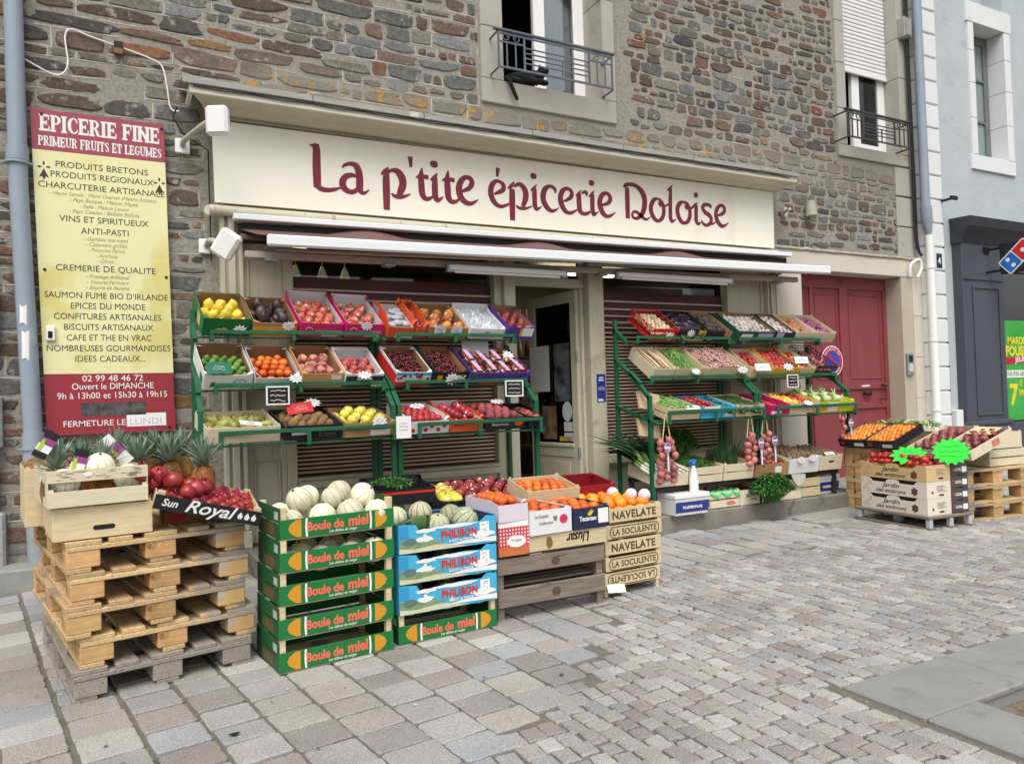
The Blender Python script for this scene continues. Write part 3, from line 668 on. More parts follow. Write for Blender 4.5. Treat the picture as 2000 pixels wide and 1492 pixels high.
# door head, frame and the leaf standing open into the shop
sbox('door_frame', [((3.4, SY+.08, 2.43), (4.25, SY+.16, 2.52)), ((3.4, SY+.09, 2.521), (3.44, SY+.15, 2.9)), ((4.2, SY+.09, 2.521), (4.25, SY+.15, 2.9)), ((3.4, SY+.1, .165), (3.432, SY+.16, 2.428)), ((4.215, SY+.1, .165), (4.25, SY+.16, 2.428))])
m = MB(); m.box((3.44, SY+.12, 2.525), (4.2, SY+.126, 2.88)); part(m, 'fanlight_pane', GLS, shop)
lm = T4(4.215, SY+.14, .17) @ R4('Z', rad(99))        # leaf along local +x, hinge at 0, front face (towards the street when shut) on local -y... seen from the left
def leafpart(m, name, mt):
    o = m.build(name, mt); o.matrix_world = lm; o.parent = shop; o.matrix_parent_inverse = shop.matrix_world.inverted(); return o
m = MB(); L = .8; H = 2.25
m.box((0, 0, 0), (.1, .045, H), 0, .004); m.box((L-.1, 0, 0), (L, .045, H), 0, .004); m.box((.102, .002, H-.12), (L-.102, .043, H-.002), 0, .004)
m.box((.102, .002, .5), (L-.102, .043, .6), 0, .004); m.box((.08, -.012, .6), (L-.08, .057, .645), 0, .01); m.box((.102, .002, .003), (L-.102, .043, .15), 0, .004); m.box((.102, .012, .152), (L-.102, .033, .498))
m.box((.16, .034, .2), (L-.16, .042, .45), 0, .006); dl = leafpart(m, 'door_leaf', CREAM)
m = MB(); m.box((.1, .018, .646), (L-.1, .026, H-.12)); o = m.build('door_pane', glass_mat('door glass', (.6, .63, .62), .2), dl)
STK = M('sticker pale', srgb(205, 210, 212), .6, .08, 40)
def sticker(name, x, z, w_, h_, mt, y=.0285, rnd=False):
    mm = MB(); pts = [(x+w_/2*cos(2*pi*i/24), z+h_/2*sin(2*pi*i/24)) for i in range(24)] if rnd else rect(x-w_/2, z-h_/2, x+w_/2, z+h_/2)
    mm.add([(p, y, q) for p, q in pts], [tuple(range(len(pts)))]); return mm.build(name, mt, dl)
sticker('photo_poster', .27, 1.4, .26, .62, M('poster grey', srgb(120, 126, 128), .5, .45, 6, col2=srgb(40, 44, 46)))
sticker('paper_sheet', .62, 1.45, .34, .5, PAPER, .05)
sticker('round_sticker', .2, .98, .16, .21, STK, .0285, True)
for z, h in ((.82, .1), (.71, .09)): sticker('sticker', .19, z, .14, h, STK)
sticker('sticker', .24, .69, .2, .05, M('yellow sticker', srgb(210, 186, 60), .5))
sticker('menu_poster', .5, .86, .24, .36, M('poster sepia', srgb(150, 128, 98), .6, .3, 9, col2=srgb(92, 66, 48)))
m = MB(); m.box((.74, .046, 1.0), (.775, .056, 1.16), 0, .003); m.tube([(.757, .05, 1.1), (.757, .1, 1.1), (.66, .1, 1.1)], .01, 8); m.build('handle', METAL, dl)
m = MB()
for z in (.5, 1.5, 2.0): m.tube([(.0, .05, z), (.0, .05, z+.11)], .014, 8)
m.build('hinge', METAL, dl)
tk = thing('window_sticker', 'blue and white sticker with handwriting on the post beside the open door', 'sticker', (4.37, SY-.003, 1.36))
m = MB(); m.poly(rect(-.055, -.12, .055, .17), .002); m.build('sheet', M('sticker blue', srgb(44, 56, 150), .4), tk)
m = MB(); m.T = T4(0, -.0015, 0); m.tube([(-.035, 0, .04), (-.03, 0, .0), (-.02, 0, .03), (-.01, 0, .0), (0, 0, .045)], .003, 5); m.tube([(.01, 0, 0), (.02, 0, .04), (.03, 0, .0), (.035, 0, .03)], .003, 5); m.poly(rect(-.04, -.11, .02, -.085), .001); m.poly(rect(-.03, .1, .035, .115), .001); m.poly(rect(-.025, .125, .03, .14), .001); m.build('lettering', WHITE, tk)
# shop interior
INW = M('shop wall', srgb(116, 108, 92), .9, .15, 2)
m = MB(); a, b_, y0, y1, z0, z1 = 1.0, 6.7, SY+.25, SY+3.4, .165, 3.0
m.add([(a, y0, z0), (b_, y0, z0), (b_, y1, z0), (a, y1, z0), (a, y0, z1), (b_, y0, z1), (b_, y1, z1), (a, y1, z1)], [(0, 1, 2, 3), (4, 7, 6, 5), (3, 2, 6, 7), (0, 3, 7, 4), (1, 5, 6, 2)]); part(m, 'room', INW, shop)
m = MB(); m.box((1.25, SY+.75, 2.86), (1.62, SY+1.05, 2.9)); m.box((4.7, SY+1.5, 2.9), (5.9, SY+1.9, 2.94)); lamp = part(m, 'lamp_and_fill_glow', M('lamp and fill', (1, .93, .8), .5, 0, emit=6), shop)  # left box is the lamp; right box an added, hidden glow lightening the room
BOT = [M('bottle green', srgb(30, 46, 34), .2), M('jar amber', srgb(120, 76, 30), .25), M('label pale', srgb(190, 180, 150), .6), M('tin red', srgb(120, 30, 30), .4)]
SHW = M('shelf wood dark', srgb(96, 76, 58), .7)
for i, (x0, x1, y) in enumerate(((3.0, 3.95, SY+2.2), (4.4, 6.4, SY+2.0), (1.3, 2.9, SY+2.4))):
    sv = thing('interior_shelf', ('tall dark shelf of jars behind the open shop door', 'long dark shelf inside behind the right shutter', 'dark shelf inside behind the left shutter')[i], 'shelf', (x0, y, .17)); m = MB()
    for k in range(6): m.box((x0, y, .3+.38*k), (x1, y+.3, .33+.38*k))
    m.box((x0-.03, y, .17), (x0, y+.3, 2.4)); m.box((x1, y, .17), (x1+.03, y+.3, 2.4)); part(m, 'frame', SHW, sv)
    m = MB(); r = random.Random(i)
    for k in range(6):
        x = x0+.05
        while x < x1-.06: m.T = T4(x, y+.08, .331+.38*k); m.lathe([(.03, 0), (.03, .13), (.012, .18), (.012, .23)], 8, r.randrange(4)); x += r.uniform(.075, .12)
    o = part(m, 'bottles', BOT, sv); o['kind'] = 'stuff'
for i, x in enumerate((1.38, 1.62, 1.83)):
    pn = thing('hanging_bell', ('frosted glass bell hanging at the left end of the transom window', 'small crystal pendant hanging in the middle of the transom window', 'clear glass pendant hanging nearest the door side of the transom window')[i], 'pendant', (x, SY+.42, 2.45)); m = MB(); m.lathe([(.055, 0), (.05, .02), (.028, .08), (.012, .12)], 12); m.tube([(0, 0, .12), (0, 0, .45)], .003, 5); m.build('bell', M('bell glass', srgb(214, 206, 176), .15, .1, emit=.25), pn)
# frieze, cornice with lead flashing
sbox('frieze', [((.68, SY+.03, 2.93), (6.94, SY+.1, 3.75)), ((.68, SY+.0, 3.66), (6.94, SY+.03, 3.72))])
m = MB(); prof = [(SY+.1, 3.68), (SY-.05, 3.68), (SY-.1, 3.7), (SY-.12, 3.715), (SY-.2, 3.72), (SY-.27, 3.73), (SY-.275, 3.735), (SY-.275, 3.737), (SY+.1, 3.85)]
n = len(prof)
def cx_(x0, y): d = max(0, SY+.05-y); return d
vs = [(.66-cx_(0, y)*.5, y, z) for y, z in prof]+[(6.98+cx_(0, y)*.2, y, z) for y, z in prof]
m.add(vs, [(i, i+1, i+1+n, i+n)[::-1] for i in range(n-1)]+[tuple(range(n)), tuple(range(n, 2*n))[::-1]]); part(m, 'cornice', CREAM, shop)
m = MB(); m.box((.47, SY-.305, 3.725), (7.02, SY-.276, 3.785), 0, .004); m.box((.47, SY-.2755, 3.735), (.5, SY+.05, 3.785), 0, .004); part(m, 'cornice_fascia', M('fascia cream', srgb(218, 214, 200), .5, .05, 3), shop)
LEAD = M('lead flashing', srgb(158, 158, 152), .55, .14, 4, stretch=(.6, 4, 4), spots=(srgb(206, 204, 196), 3, .64), bump=.15)
m = MB()
x = .42
while x < 7.0:
    x1 = min(7.03, x+rng.uniform(.7, 1.1)); dz = rng.uniform(-.004, .004)
    y = SY-.335; m.add([(x, y, 3.79+dz), (x1-.006, y, 3.79-dz), (x1-.006, y, 3.835-dz), (x, y, 3.835+dz), (x, WY-.01, 3.90), (x1-.006, WY-.01, 3.90), (x, y+.03, 3.788), (x1-.006, y+.03, 3.788)], [(0, 1, 2, 3), (3, 2, 5, 4), (6, 7, 1, 0)]); x = x1
part(m, 'flashing', LEAD, shop)
m = MB(); m.tube([(.5+.22*i, SY-.318, 3.772-.008*(i % 2)) for i in range(30)], .0045, 5); m.tube([(.4, SY-.02, 3.7), (.37, 6.4, 3.62), (.45, 6.42, 3.5), (.63, 6.43, 3.4), (.635, 6.43, 2.5)], .006, 5)
part(m, 'eaves_wire', INK, shop)
m = MB(); m.tube([(.62, SY-.035, 2.9), (6.95, SY-.035, 2.93)], .042, 14); m.tube([(.655, SY+.03, 2.9), (.62, SY-.03, 2.9)], .042, 14); part(m, 'torus_moulding', CREAM, shop)
# fascia sign
sgn = thing('shop_sign', 'long cream fascia sign with maroon uncial lettering over the shopfront', 'sign', (.67, SY-.02, 2.965))
SIGN = M('sign cream', srgb(241, 237, 221), .4, .03, 1.2, spots=(srgb(236, 231, 214), 1.6, .6, (1.5, 1, .3)))
m = MB(); m.add([], []); 
vs = [(.665, SY-.035, 2.965), (6.9, SY-.035, 3.0), (6.91, SY-.035, 3.675), (.655, SY-.035, 3.63), (.665, SY+.0, 2.965), (6.9, SY+.0, 3.0), (6.91, SY+.0, 3.675), (.655, SY+.0, 3.63)]
m.add(vs, [(0, 1, 2, 3), (0, 4, 5, 1), (1, 5, 6, 2), (2, 6, 7, 3), (3, 7, 4, 0)]); part(m, 'board', SIGN, sgn)
LETTERS = "1432,3530,12 1459,3522,25 1488,3514,58 1488,3360,68 1489,3195,64 1490,3166,58|1452,3523,29 1484,3525,39 1515,3527,33|1485,3180,39 1525,3158,45 1583,3154,39 1642,3167,31 1693,3187,14|1708,3364,14 1736,3391,28 1786,3407,36 1834,3393,54 1855,3343,60 1862,3284,62 1860,3214,62 1869,3173,48 1901,3160,30 1945,3193,10|1842,3297,26 1792,3308,38 1735,3286,50 1709,3236,58 1719,3190,58 1758,3162,46 1802,3161,40 1841,3187,36|2108,3367,52 2104,3280,64 2104,3158,64 2102,3029,56|2058,3344,14 2098,3376,41 2130,3413,15|2123,3366,21 2161,3392,31 2214,3386,57 2252,3337,69 2261,3276,67 2239,3213,61 2213,3164,38|2150,3183,15 2175,3163,31 2223,3156,36 2277,3169,27 2333,3195,8|2338,3538,47 2342,3440,25|2450,3447,13 2442,3400,39 2438,3358,54 2440,3275,60 2447,3203,58 2474,3167,45 2516,3171,35 2552,3196,15|2388,3350,13 2429,3369,36 2473,3368,39 2511,3366,39|2709,3450,13 2700,3401,40 2697,3358,55 2699,3274,62 2705,3201,59 2734,3164,46 2777,3168,35 2815,3194,16|2645,3351,13 2687,3370,37 2732,3369,40 2772,3367,40|2528,3344,13 2564,3366,39 2599,3415,11|2576,3383,39 2572,3330,56 2570,3257,59 2575,3192,56 2599,3163,41 2653,3200,11|2569,3527,37 2569,3513,68 2568,3496,74 2568,3479,68 2567,3464,37|2843,3271,25 2916,3306,43 2949,3358,50 2935,3399,45 2884,3408,40 2837,3367,56 2814,3301,62 2824,3229,62 2863,3180,54 2914,3162,43 2961,3176,29 3011,3209,9|3182,3278,20 3238,3304,40 3284,3335,48 3283,3379,45 3250,3404,33 3209,3407,36 3168,3373,52 3148,3321,56 3149,3269,58 3173,3212,55 3213,3175,44 3259,3166,35 3309,3182,29 3354,3208,14|3232,3538,44 3219,3451,25|3380,3348,56 3378,3284,63 3376,3163,61 3374,3039,53|3332,3349,14 3368,3373,40 3404,3421,13|3400,3371,21 3444,3401,36 3490,3392,49 3525,3344,59 3530,3291,60 3515,3237,54 3489,3181,37|3419,3196,13 3442,3172,27 3495,3165,29 3547,3178,21 3602,3201,8|3586,3353,11 3617,3373,33 3657,3420,8|3635,3382,35 3629,3339,51 3628,3263,51 3631,3208,51 3651,3176,36 3707,3207,7|3625,3530,33 3624,3517,61 3624,3501,66 3623,3486,61 3623,3472,33|3865,3351,8 3872,3387,34 3839,3416,35 3792,3415,38 3749,3382,55 3729,3326,60 3730,3272,61 3754,3221,60 3793,3183,47 3846,3175,32 3912,3214,7|3966,3282,20 4033,3316,39 4064,3352,46 4061,3391,43 4032,3414,36 3988,3412,39 3950,3379,53 3930,3323,58 3934,3269,61 3961,3209,56 4004,3173,41 4064,3177,34 4127,3213,14|4113,3350,12 4144,3371,35 4182,3419,10|4157,3381,40 4150,3328,55 4151,3265,57 4159,3203,52 4196,3177,38 4241,3181,35 4286,3208,23|4183,3382,16 4221,3404,33 4244,3392,38 4246,3356,5|4269,3358,10 4298,3379,33 4342,3429,9|4321,3393,39 4315,3344,53 4313,3280,53 4315,3217,53 4331,3181,39 4386,3217,7|4312,3535,32 4311,3522,58 4310,3506,63 4310,3491,58 4309,3477,32|4433,3286,21 4504,3313,39 4538,3350,48 4534,3390,45 4508,3414,38 4466,3413,41 4427,3379,53 4405,3321,58 4412,3265,62 4442,3204,55 4489,3176,39 4538,3186,29 4602,3228,7|4762,3506,51 4761,3398,60 4760,3284,58 4758,3176,53|4717,3503,17 4745,3529,43 4809,3544,41 4884,3532,45 4957,3478,63 4988,3405,66 4984,3327,63 4963,3263,57 4927,3214,43 4878,3186,36 4836,3189,31 4817,3218,29 4834,3250,27 4872,3255,33 4918,3231,40 4960,3200,38 5007,3186,26 5064,3219,9|5163,3430,27 5108,3401,49 5071,3327,53 5078,3258,54 5119,3199,49 5167,3183,37 5217,3215,46 5245,3280,48 5241,3351,45 5211,3403,39 5166,3427,25|5184,3391,23 5193,3370,39 5213,3344,30|5253,3348,27 5293,3367,23 5336,3393,13|5523,3429,27 5465,3395,51 5437,3337,53 5444,3266,54 5487,3202,49 5537,3190,38 5584,3218,46 5613,3280,48 5608,3352,44 5578,3406,39 5525,3426,26|5552,3395,24 5561,3372,40 5580,3346,31|5616,3355,28 5659,3377,24 5703,3400,13|5303,3529,11 5335,3549,32 5376,3596,9|5352,3559,34 5343,3455,49 5338,3336,49 5337,3233,50 5357,3194,38 5414,3221,7|5651,3383,11 5683,3401,31 5736,3438,7|5712,3410,35 5706,3361,48 5702,3288,50 5703,3224,50 5729,3197,37 5778,3219,11|5710,3547,30 5710,3534,55 5709,3519,59 5708,3504,55 5708,3491,30|5915,3387,9 5919,3413,38 5870,3427,36 5819,3414,43 5802,3378,45 5834,3336,49 5894,3307,53 5924,3266,47 5903,3216,41 5849,3190,36 5802,3203,32 5775,3244,9|5900,3206,25 5945,3215,23 5991,3237,13|6023,3314,21 6091,3341,42 6123,3374,46 6125,3411,44 6096,3436,38 6052,3427,40 6014,3389,50 5996,3330,53 6008,3265,55 6053,3211,50 6106,3202,36 6187,3245,6"
LM = M('sign maroon', srgb(120, 34, 56), .45, .06, 1.2)
m = MB(); y = SY-.0365
for k, st in enumerate(LETTERS.split('|')):
    p = [tuple(float(q)/1000 for q in t.split(',')) for t in st.split()]
    p = catmull(p, 5) if len(p) > 2 else p
    n = len(p); yy = y-.00025*(k % 9); vs = []
    for i in range(n):
        a, b_ = p[max(0, i-1)], p[min(n-1, i+1)]; dx, dz = b_[0]-a[0], b_[1]-a[1]; l = math.hypot(dx, dz) or 1; nx, nz = -dz/l, dx/l; r = p[i][2]*.52
        vs += [(p[i][0]+nx*r, yy, p[i][1]+nz*r), (p[i][0]-nx*r, yy, p[i][1]-nz*r)]
    m.add(vs, [(2*i, 2*i+1, 2*i+3, 2*i+2) for i in range(n-1)])
part(m, 'lettering', LM, sgn)
# awning
aw = thing('awning', 'half rolled brown awning with white front bar under the shop sign', 'awning', (.8, 6.3, 2.8))
ALU = M('white aluminium', srgb(232, 234, 238), .35, .05, 2, stretch=(.3, 4, 9)); BROWN = M('awning brown', srgb(110, 82, 78), .8, .1, 3, bump=.1, bs=200); TAUPE = M('awning taupe', srgb(178, 166, 156), .5, .06, 3)
def bar(name, a, b_, hy, hz, mt, ch=.006):
    """square section bar between two points, mostly along x"""
    a, b_ = Vector(a), Vector(b_); d = b_-a; mm = MB(); L = d.length
    mm.T = T4(*a) @ d.to_track_quat('X', 'Z').to_matrix().to_4x4(); mm.box((0, -hy, -hz), (L, hy, hz), 0, ch); return part(mm, name, mt, aw)
bar('cassette_top', (.79, 6.29, 2.835), (7.06, 6.29, 2.91), .05, .024, ALU); bar('cassette_gap_shade', (.83, 6.33, 2.72), (7.04, 6.33, 2.8), .02, .08, INK)  # black bar puts the shade of the gap under the cassette into colour
bar('roller_tube', (.84, 6.29, 2.68), (7.03, 6.29, 2.755), .028, .022, BROWN)
bar('front_bar', (.985, 5.9, 2.585), (7.27, 5.9, 2.675), .026, .045, ALU, .013)
m = MB(); nx, ny = 80, 6; vs = []
for i in range(nx+1):
    for j in range(ny+1):
        u, v = i/nx, j/ny; xa, xb = .85+(7.02-.85)*u, 1.0+(7.25-1.0)*u
        za, zb = 2.72+.075*u, 2.625+.09*u
        za += .025+.055*max(0, cos((u-.17)*2*pi*3.6))**2*(.12 < u < .9); wv = -.012*sin(v*pi)
        vs.append((xa+(xb-xa)*v, 6.29-.38*v, za+(zb-za)*v+wv))
m.add(vs, [(i*(ny+1)+j, (i+1)*(ny+1)+j, (i+1)*(ny+1)+j+1, i*(ny+1)+j+1) for i in range(nx) for j in range(ny)], smooth=True); part(m, 'fabric', BROWN, aw)
bar('support_tube', (.86, 6.2, 2.52), (7.06, 6.2, 2.6), .032, .028, TAUPE)
for k, x in enumerate((1.06, 2.05, 4.28, 6.75)):
    m = MB(); z = 2.52+.0128*(x-.86); m.box((x-.05, 6.15, z-.05), (x+.05, 6.25, z-.025), 0, .004); m.tube([(x, 6.2, z-.06), (x, 6.2, z+.09)], .012, 6); m.box((x-.04, 6.17, z+.05), (x+.04, 6.28, z+.08), 0, .004); part(m, 'bracket', METAL, aw)
for x0, x1, z0 in ((1.1, 3.9, 2.57), (4.1, 7.0, 2.62)): bar('folding_arm', (x0, 6.2, z0), (x1, 5.95, z0+.02), .02, .014, TAUPE)
for x0, x1, z, lb in ((2.58, 3.8, 2.475, 'white tube light under the awning left of the shop door'), (4.42, 5.95, 2.5, 'white tube light under the awning above the right shutter')):
    st = thing('strip_light', lb, 'lamp', (x0, 6.12, z), group=None); m = MB(); m.box((0, -.03, 0), (x1-x0, .03, .05), 0, .008); m.build('housing', WHITEP, st)
    m = MB(); m.tube([(.06, 0, -.012), (x1-x0-.06, 0, -.012)], .013, 10); m.build('tube', WHITE, st)
    m = MB(); m.box((-.02, -.025, -.02), (.05, .025, .055), 0, .004); m.box((x1-x0-.05, -.025, -.02), (x1-x0+.02, .025, .055), 0, .004); m.build('end_cap', METAL, st)
# two square floodlights on arms at the left corner
def flood(label, base, head, rz, tilt, roll):
    t = thing('floodlight', label, 'floodlight', base); bx_, by, bz = base
    m = MB(); m.box((bx_-.055, by-.03, bz-.06), (bx_+.055, by, bz+.06), 0, .006); part(m, 'wall_plate', WHITEP, t)
    m = MB(); m.tube(catmull([(bx_, by-.03, bz), (bx_+.02, by-.12, bz+.03), (head[0]-.06, head[1]+.06, head[2]+.02), (head[0], head[1]+.03, head[2])], 5), .022, 10); part(m, 'arm', M('lamp beige', srgb(190, 184, 168), .5), t)
    hm = T4(*head) @ R4('Z', rz) @ R4('X', tilt) @ R4('Y', roll)
    m = MB(); m.T = hm; m.box((-.085, -.07, -.11), (.085, .01, .11), 0, .022); part(m, 'head', WHITEP, t)
    m = MB(); m.T = hm; m.box((-.05, .011, -.06), (.05, .06, .06), 0, .012); m.tube([(-.06, .04, 0), (.06, .04, 0)], .03, 10); part(m, 'yoke', METAL, t)
flood('upright white floodlight at the left end of the shop sign', (.44, 6.48, 3.42), (.665, 5.95, 3.47), rad(-28), rad(4), rad(0))
flood('tilted white floodlight under the left end of the shop sign', (.6, 6.48, 2.62), (.72, 6.05, 2.56), rad(-30), rad(8), rad(36))
m = MB(); m.tube([(7.2, 6.47, 3.48), (7.0, 6.2, 3.44)], .018, 8); m.box((7.18, 6.45, 3.42), (7.24, 6.5, 3.54)); o = m.build('bracket', M('lamp beige', srgb(190, 184, 168), .5)); tag(o, 'thin beige lamp arm on the stone wall right of the shop sign', 'lamp arm')
m = MB(); m.tube([(0, 0, 0), (0, 0, .16)], [.075, .06], 12); m.tube([(0, 0, .16), (0, 0, .19)], .05, 12); o = m.build('wall_lamp', M('frosted lamp', srgb(168, 168, 150), .4), mat=T4(7.62, 6.42, 3.46)); tag(o, 'small frosted lamp on the stone wall above the gate', 'lamp')

# ------------------------------------------------------------- tall signboard
sb = thing('signboard', 'tall maroon and yellow board of grocery goods screwed to the stone wall', 'sign', (-.1, 6.44, 1.14))
YEL = M('board yellow', srgb(230, 226, 174), .4, .04, 1.2, spots=(srgb(216, 206, 132), .9, .5)); BRD = M('board maroon', srgb(158, 70, 86), .4, .04, 2); BRD2 = M('board red', srgb(152, 50, 60), .4, .04, 2)
BX0, BX1 = -.555, .325
def bpoly(name, x0, z0, x1, z1, mt, d=.004, y=0):
    m = MB(); m.T = T4(0, y, 0)
    def sk(x, z): t = (z-1.14)/2.42; return x-.07*(t-.5)*(1 if x < -.1 else .55)
    m.poly([(sk(x, z)+.1, z-1.14) for x, z in rect(x0, z0, x1, z1)], d); return m.build(name, mt, sb)
bpoly('panel', BX0, 1.595, BX1, 3.262, YEL, .012); bpoly('header', BX0, 3.264, BX1, 3.565, BRD, .012); bpoly('footer', BX0, 1.14, BX1, 1.593, BRD2, .012)
def bt(s_, z, wd, size, mt=INK, x=-.11, bold=.005, **k): return text(s_, size, mt, sb, (x+.1-.05*((z-1.14)/2.42-.5), -.0008, z-1.14), wd, bold=bold, **k)
SERIF = {'E': (.85, [('v', .22), ('h', .2, .74, .93), ('h', .2, .58, .5), ('h', .2, .78, .07), ('t', .74, .7, .95), ('t', .78, .05, .32), ('t', .58, .36, .64)]), 'F': (.82, [('v', .22), ('h', .2, .74, .93), ('h', .2, .58, .5), ('t', .74, .68, .95), ('t', .58, .36, .64)]),
 'P': (.84, [('v', .22), ('c', (.25, .94, .12), (.55, .92, .16), (.7, .72, .24), (.55, .5, .14), (.25, .47, .1))]), 'R': (.92, [('v', .22), ('c', (.25, .94, .12), (.55, .92, .16), (.68, .73, .22), (.55, .54, .14), (.25, .5, .1)), ('c', (.42, .52, .14), (.6, .34, .22), (.7, .1, .2), (.9, .06, .1))]),
 'I': (.46, [('v', .23)]), 'C': (.86, [('c', (.76, .66, .06), (.72, .84, .12), (.5, .95, .12), (.24, .78, .22), (.18, .5, .26), (.24, .22, .22), (.5, .05, .12), (.74, .14, .1), (.8, .3, .04))]), 'G': (.92, [('c', (.76, .66, .06), (.72, .84, .12), (.5, .95, .12), (.24, .78, .22), (.18, .5, .26), (.24, .22, .22), (.5, .05, .12), (.72, .14, .14), (.74, .4, .18)), ('h', .52, .88, .44)]),
 'N': (1.0, [('v', .18), ('v', .82), ('c', (.12, .95, .2), (.5, .5, .24), (.84, .05, .2))]), 'M': (1.2, [('v', .18), ('v', 1.0), ('c', (.14, .95, .18), (.38, .5, .2), (.58, .1, .14)), ('c', (.58, .1, .14), (.8, .5, .14), (1.0, .95, .12))]),
 'U': (.95, [('c', (.22, .98, .24), (.22, .4, .22), (.32, .12, .18), (.5, .05, .12), (.68, .12, .12), (.76, .4, .14), (.76, .98, .14)), ('h', .06, .4, .95), ('h', .62, .92, .95)]), 'S': (.74, [('c', (.62, .66, .05), (.58, .86, .12), (.38, .95, .12), (.18, .8, .2), (.26, .6, .24), (.48, .46, .24), (.6, .24, .22), (.4, .05, .12), (.18, .14, .12), (.12, .34, .05))]),
 'T': (.86, [('v', .43), ('h', .08, .78, .93), ('t', .08, .66, .95), ('t', .78, .66, .95)]), 'L': (.8, [('v', .22), ('h', .2, .74, .07), ('t', .74, .05, .38)]), ' ': (.42, [])}
def serif_text(s_, z0, wd, H, mt, x=-.11):
    tot = sum(SERIF[c_][0] for c_ in s_); k = wd/tot; m = MB(); x0 = x+.1-.05*((z0-1.14)/2.42-.5)-wd/2; n = 0
    for c_ in s_:
        w_, st = SERIF[c_]
        for t in st:
            n += 1; y = -.0006-.0001*(n % 7)
            if t[0] == 'v': rs_ = [(t[1]-.13, 0, t[1]+.13, 1), (t[1]-.22, 0, t[1]+.22, .11), (t[1]-.22, .89, t[1]+.22, 1)]
            elif t[0] == 'h': rs_ = [(t[1], t[3]-.07, t[2], t[3]+.07)]
            elif t[0] == 't': rs_ = [(t[1]-.05, t[2], t[1]+.04, t[3])]
            else:
                p = catmull([(x0+a*k, z0-1.14+b_*H, e*k*1.05) for a, b_, e in t[1:]], 5); vs = []
                for i in range(len(p)):
                    a, b_ = p[max(0, i-1)], p[min(len(p)-1, i+1)]; dx, dz = b_[0]-a[0], b_[1]-a[1]; l = math.hypot(dx, dz) or 1
                    vs += [(p[i][0]-dz/l*p[i][2]/2, y, p[i][1]+dx/l*p[i][2]/2), (p[i][0]+dz/l*p[i][2]/2, y, p[i][1]-dx/l*p[i][2]/2)]
                m.add(vs, [(2*i, 2*i+1, 2*i+3, 2*i+2) for i in range(len(p)-1)]); continue
            for q, (a, b_, c2, d) in enumerate(rs_): m.add([(x0+a*k, y-.00003*q, z0-1.14+b_*H), (x0+c2*k, y-.00003*q, z0-1.14+b_*H), (x0+c2*k, y-.00003*q, z0-1.14+d*H), (x0+a*k, y-.00003*q, z0-1.14+d*H)], [(0, 1, 2, 3)])
        x0 += w_*k
    return m.build('lettering', mt, sb)
serif_text('EPICERIE FINE', 3.405, .81, .125, WHITE); serif_text('PRIMEUR FRUITS ET LEGUMES', 3.295, .83, .075, WHITE)
BL = M('board text', srgb(58, 56, 44), .5)
for s_, z, wd in (('PRODUITS BRETONS', 3.145, .62), ('PRODUITS REGIONAUX', 3.068, .69), ('CHARCUTERIE ARTISANALE', 2.985, .85), ('VINS ET SPIRITUEUX', 2.74, .6), ('ANTI-PASTI', 2.655, .32), ('CREMERIE DE QUALITE', 2.37, .67), ('SAUMON FUME BIO D\u2019IRLANDE', 2.165, .83), ('EPICES DU MONDE', 2.085, .5), ('CONFITURES ARTISANALES', 2.005, .72), ('BISCUITS ARTISANAUX', 1.925, .6), ('CAFE ET THE EN VRAC', 1.845, .57), ('NOMBREUSES GOURMANDISES', 1.765, .83), ('IDEES CADEAUX...', 1.685, .47)):
    bt(s_, z, wd, .066, BL, -.11, 0)
BS = M('board script', srgb(160, 156, 104), .5)
for s_, z, wd in (('- Haute Savoie : Mont Charvin (Maitre Artisan)', 2.935, .72), ('- Pays Basque : Maison Mayte', 2.893, .46), ('- Italie : Maison Levoni', 2.85, .33), ('- Pays Catalan : Bellota Bellota', 2.808, .47), ('- Gambas marin\u00e9es', 2.605, .3), ('- Calamars grill\u00e9s', 2.563, .28), ('- Poivrons Farcis', 2.521, .25), ('- Anchois', 2.48, .15), ('- Olives...', 2.438, .13), ('- Fromage Artisanal', 2.32, .29), ('- Yaourts Fermiers', 2.278, .28), ('- Beurre de Baratte', 2.236, .29)):
    bt(s_, z, wd, .042, BS, -.11, 0, shear=.3)
for s_, z, wd in (('02 99 48 46 72', 1.537, .41), ('Ouvert le DIMANCHE', 1.477, .55), ('9h \u00e0 13h00 et 15h30 \u00e0 19h15', 1.408, .74)): bt(s_, z, wd, .066, WHITE, -.1, .004)
bt('FERMETURE LE', 1.2, .41, .062, WHITE, -.235, .004)
bpoly('blanked_patch', -.33, 1.275, .12, 1.375, M('scuffed black', srgb(52, 50, 52), .5, .4, 14, col2=srgb(96, 94, 94)), .001, -.0014)
bpoly('paper_strip', -.015, 1.185, .26, 1.285, PAPER, .001, -.0014); bt('LUNDI', 1.2, .22, .07, M('faint ink', srgb(196, 198, 206), .6), .11, .0).location.y = -.0022
m = MB()                                             # two ermine marks
for ex, ez in ((-.51, 3.09), (.265, 3.05)):
    for a in (0, pi/2, pi):
        cx, cz = ex+.1+.028*cos(a), ez-1.14+.045+.028*sin(a); dx, dz = cos(a), sin(a)
        m.add([(cx-dx*.018, -.0009, cz-dz*.018), (cx-dz*.009, -.0009, cz+dx*.009), (cx+dx*.018, -.0009, cz+dz*.018), (cx+dz*.009, -.0009, cz-dx*.009)], [(0, 3, 2, 1)])
    p = [(ex+.1, ez-1.14+.035), (ex+.1+.032, ez-1.14-.035), (ex+.1+.012, ez-1.14-.025), (ex+.1, ez-1.14-.055), (ex+.1-.012, ez-1.14-.025), (ex+.1-.032, ez-1.14-.035)]
    m.add([(x, -.0009, z) for x, z in p], [(5, 4, 3, 2, 1, 0)])
m.build('ermine_mark', BL, sb)
m = MB()
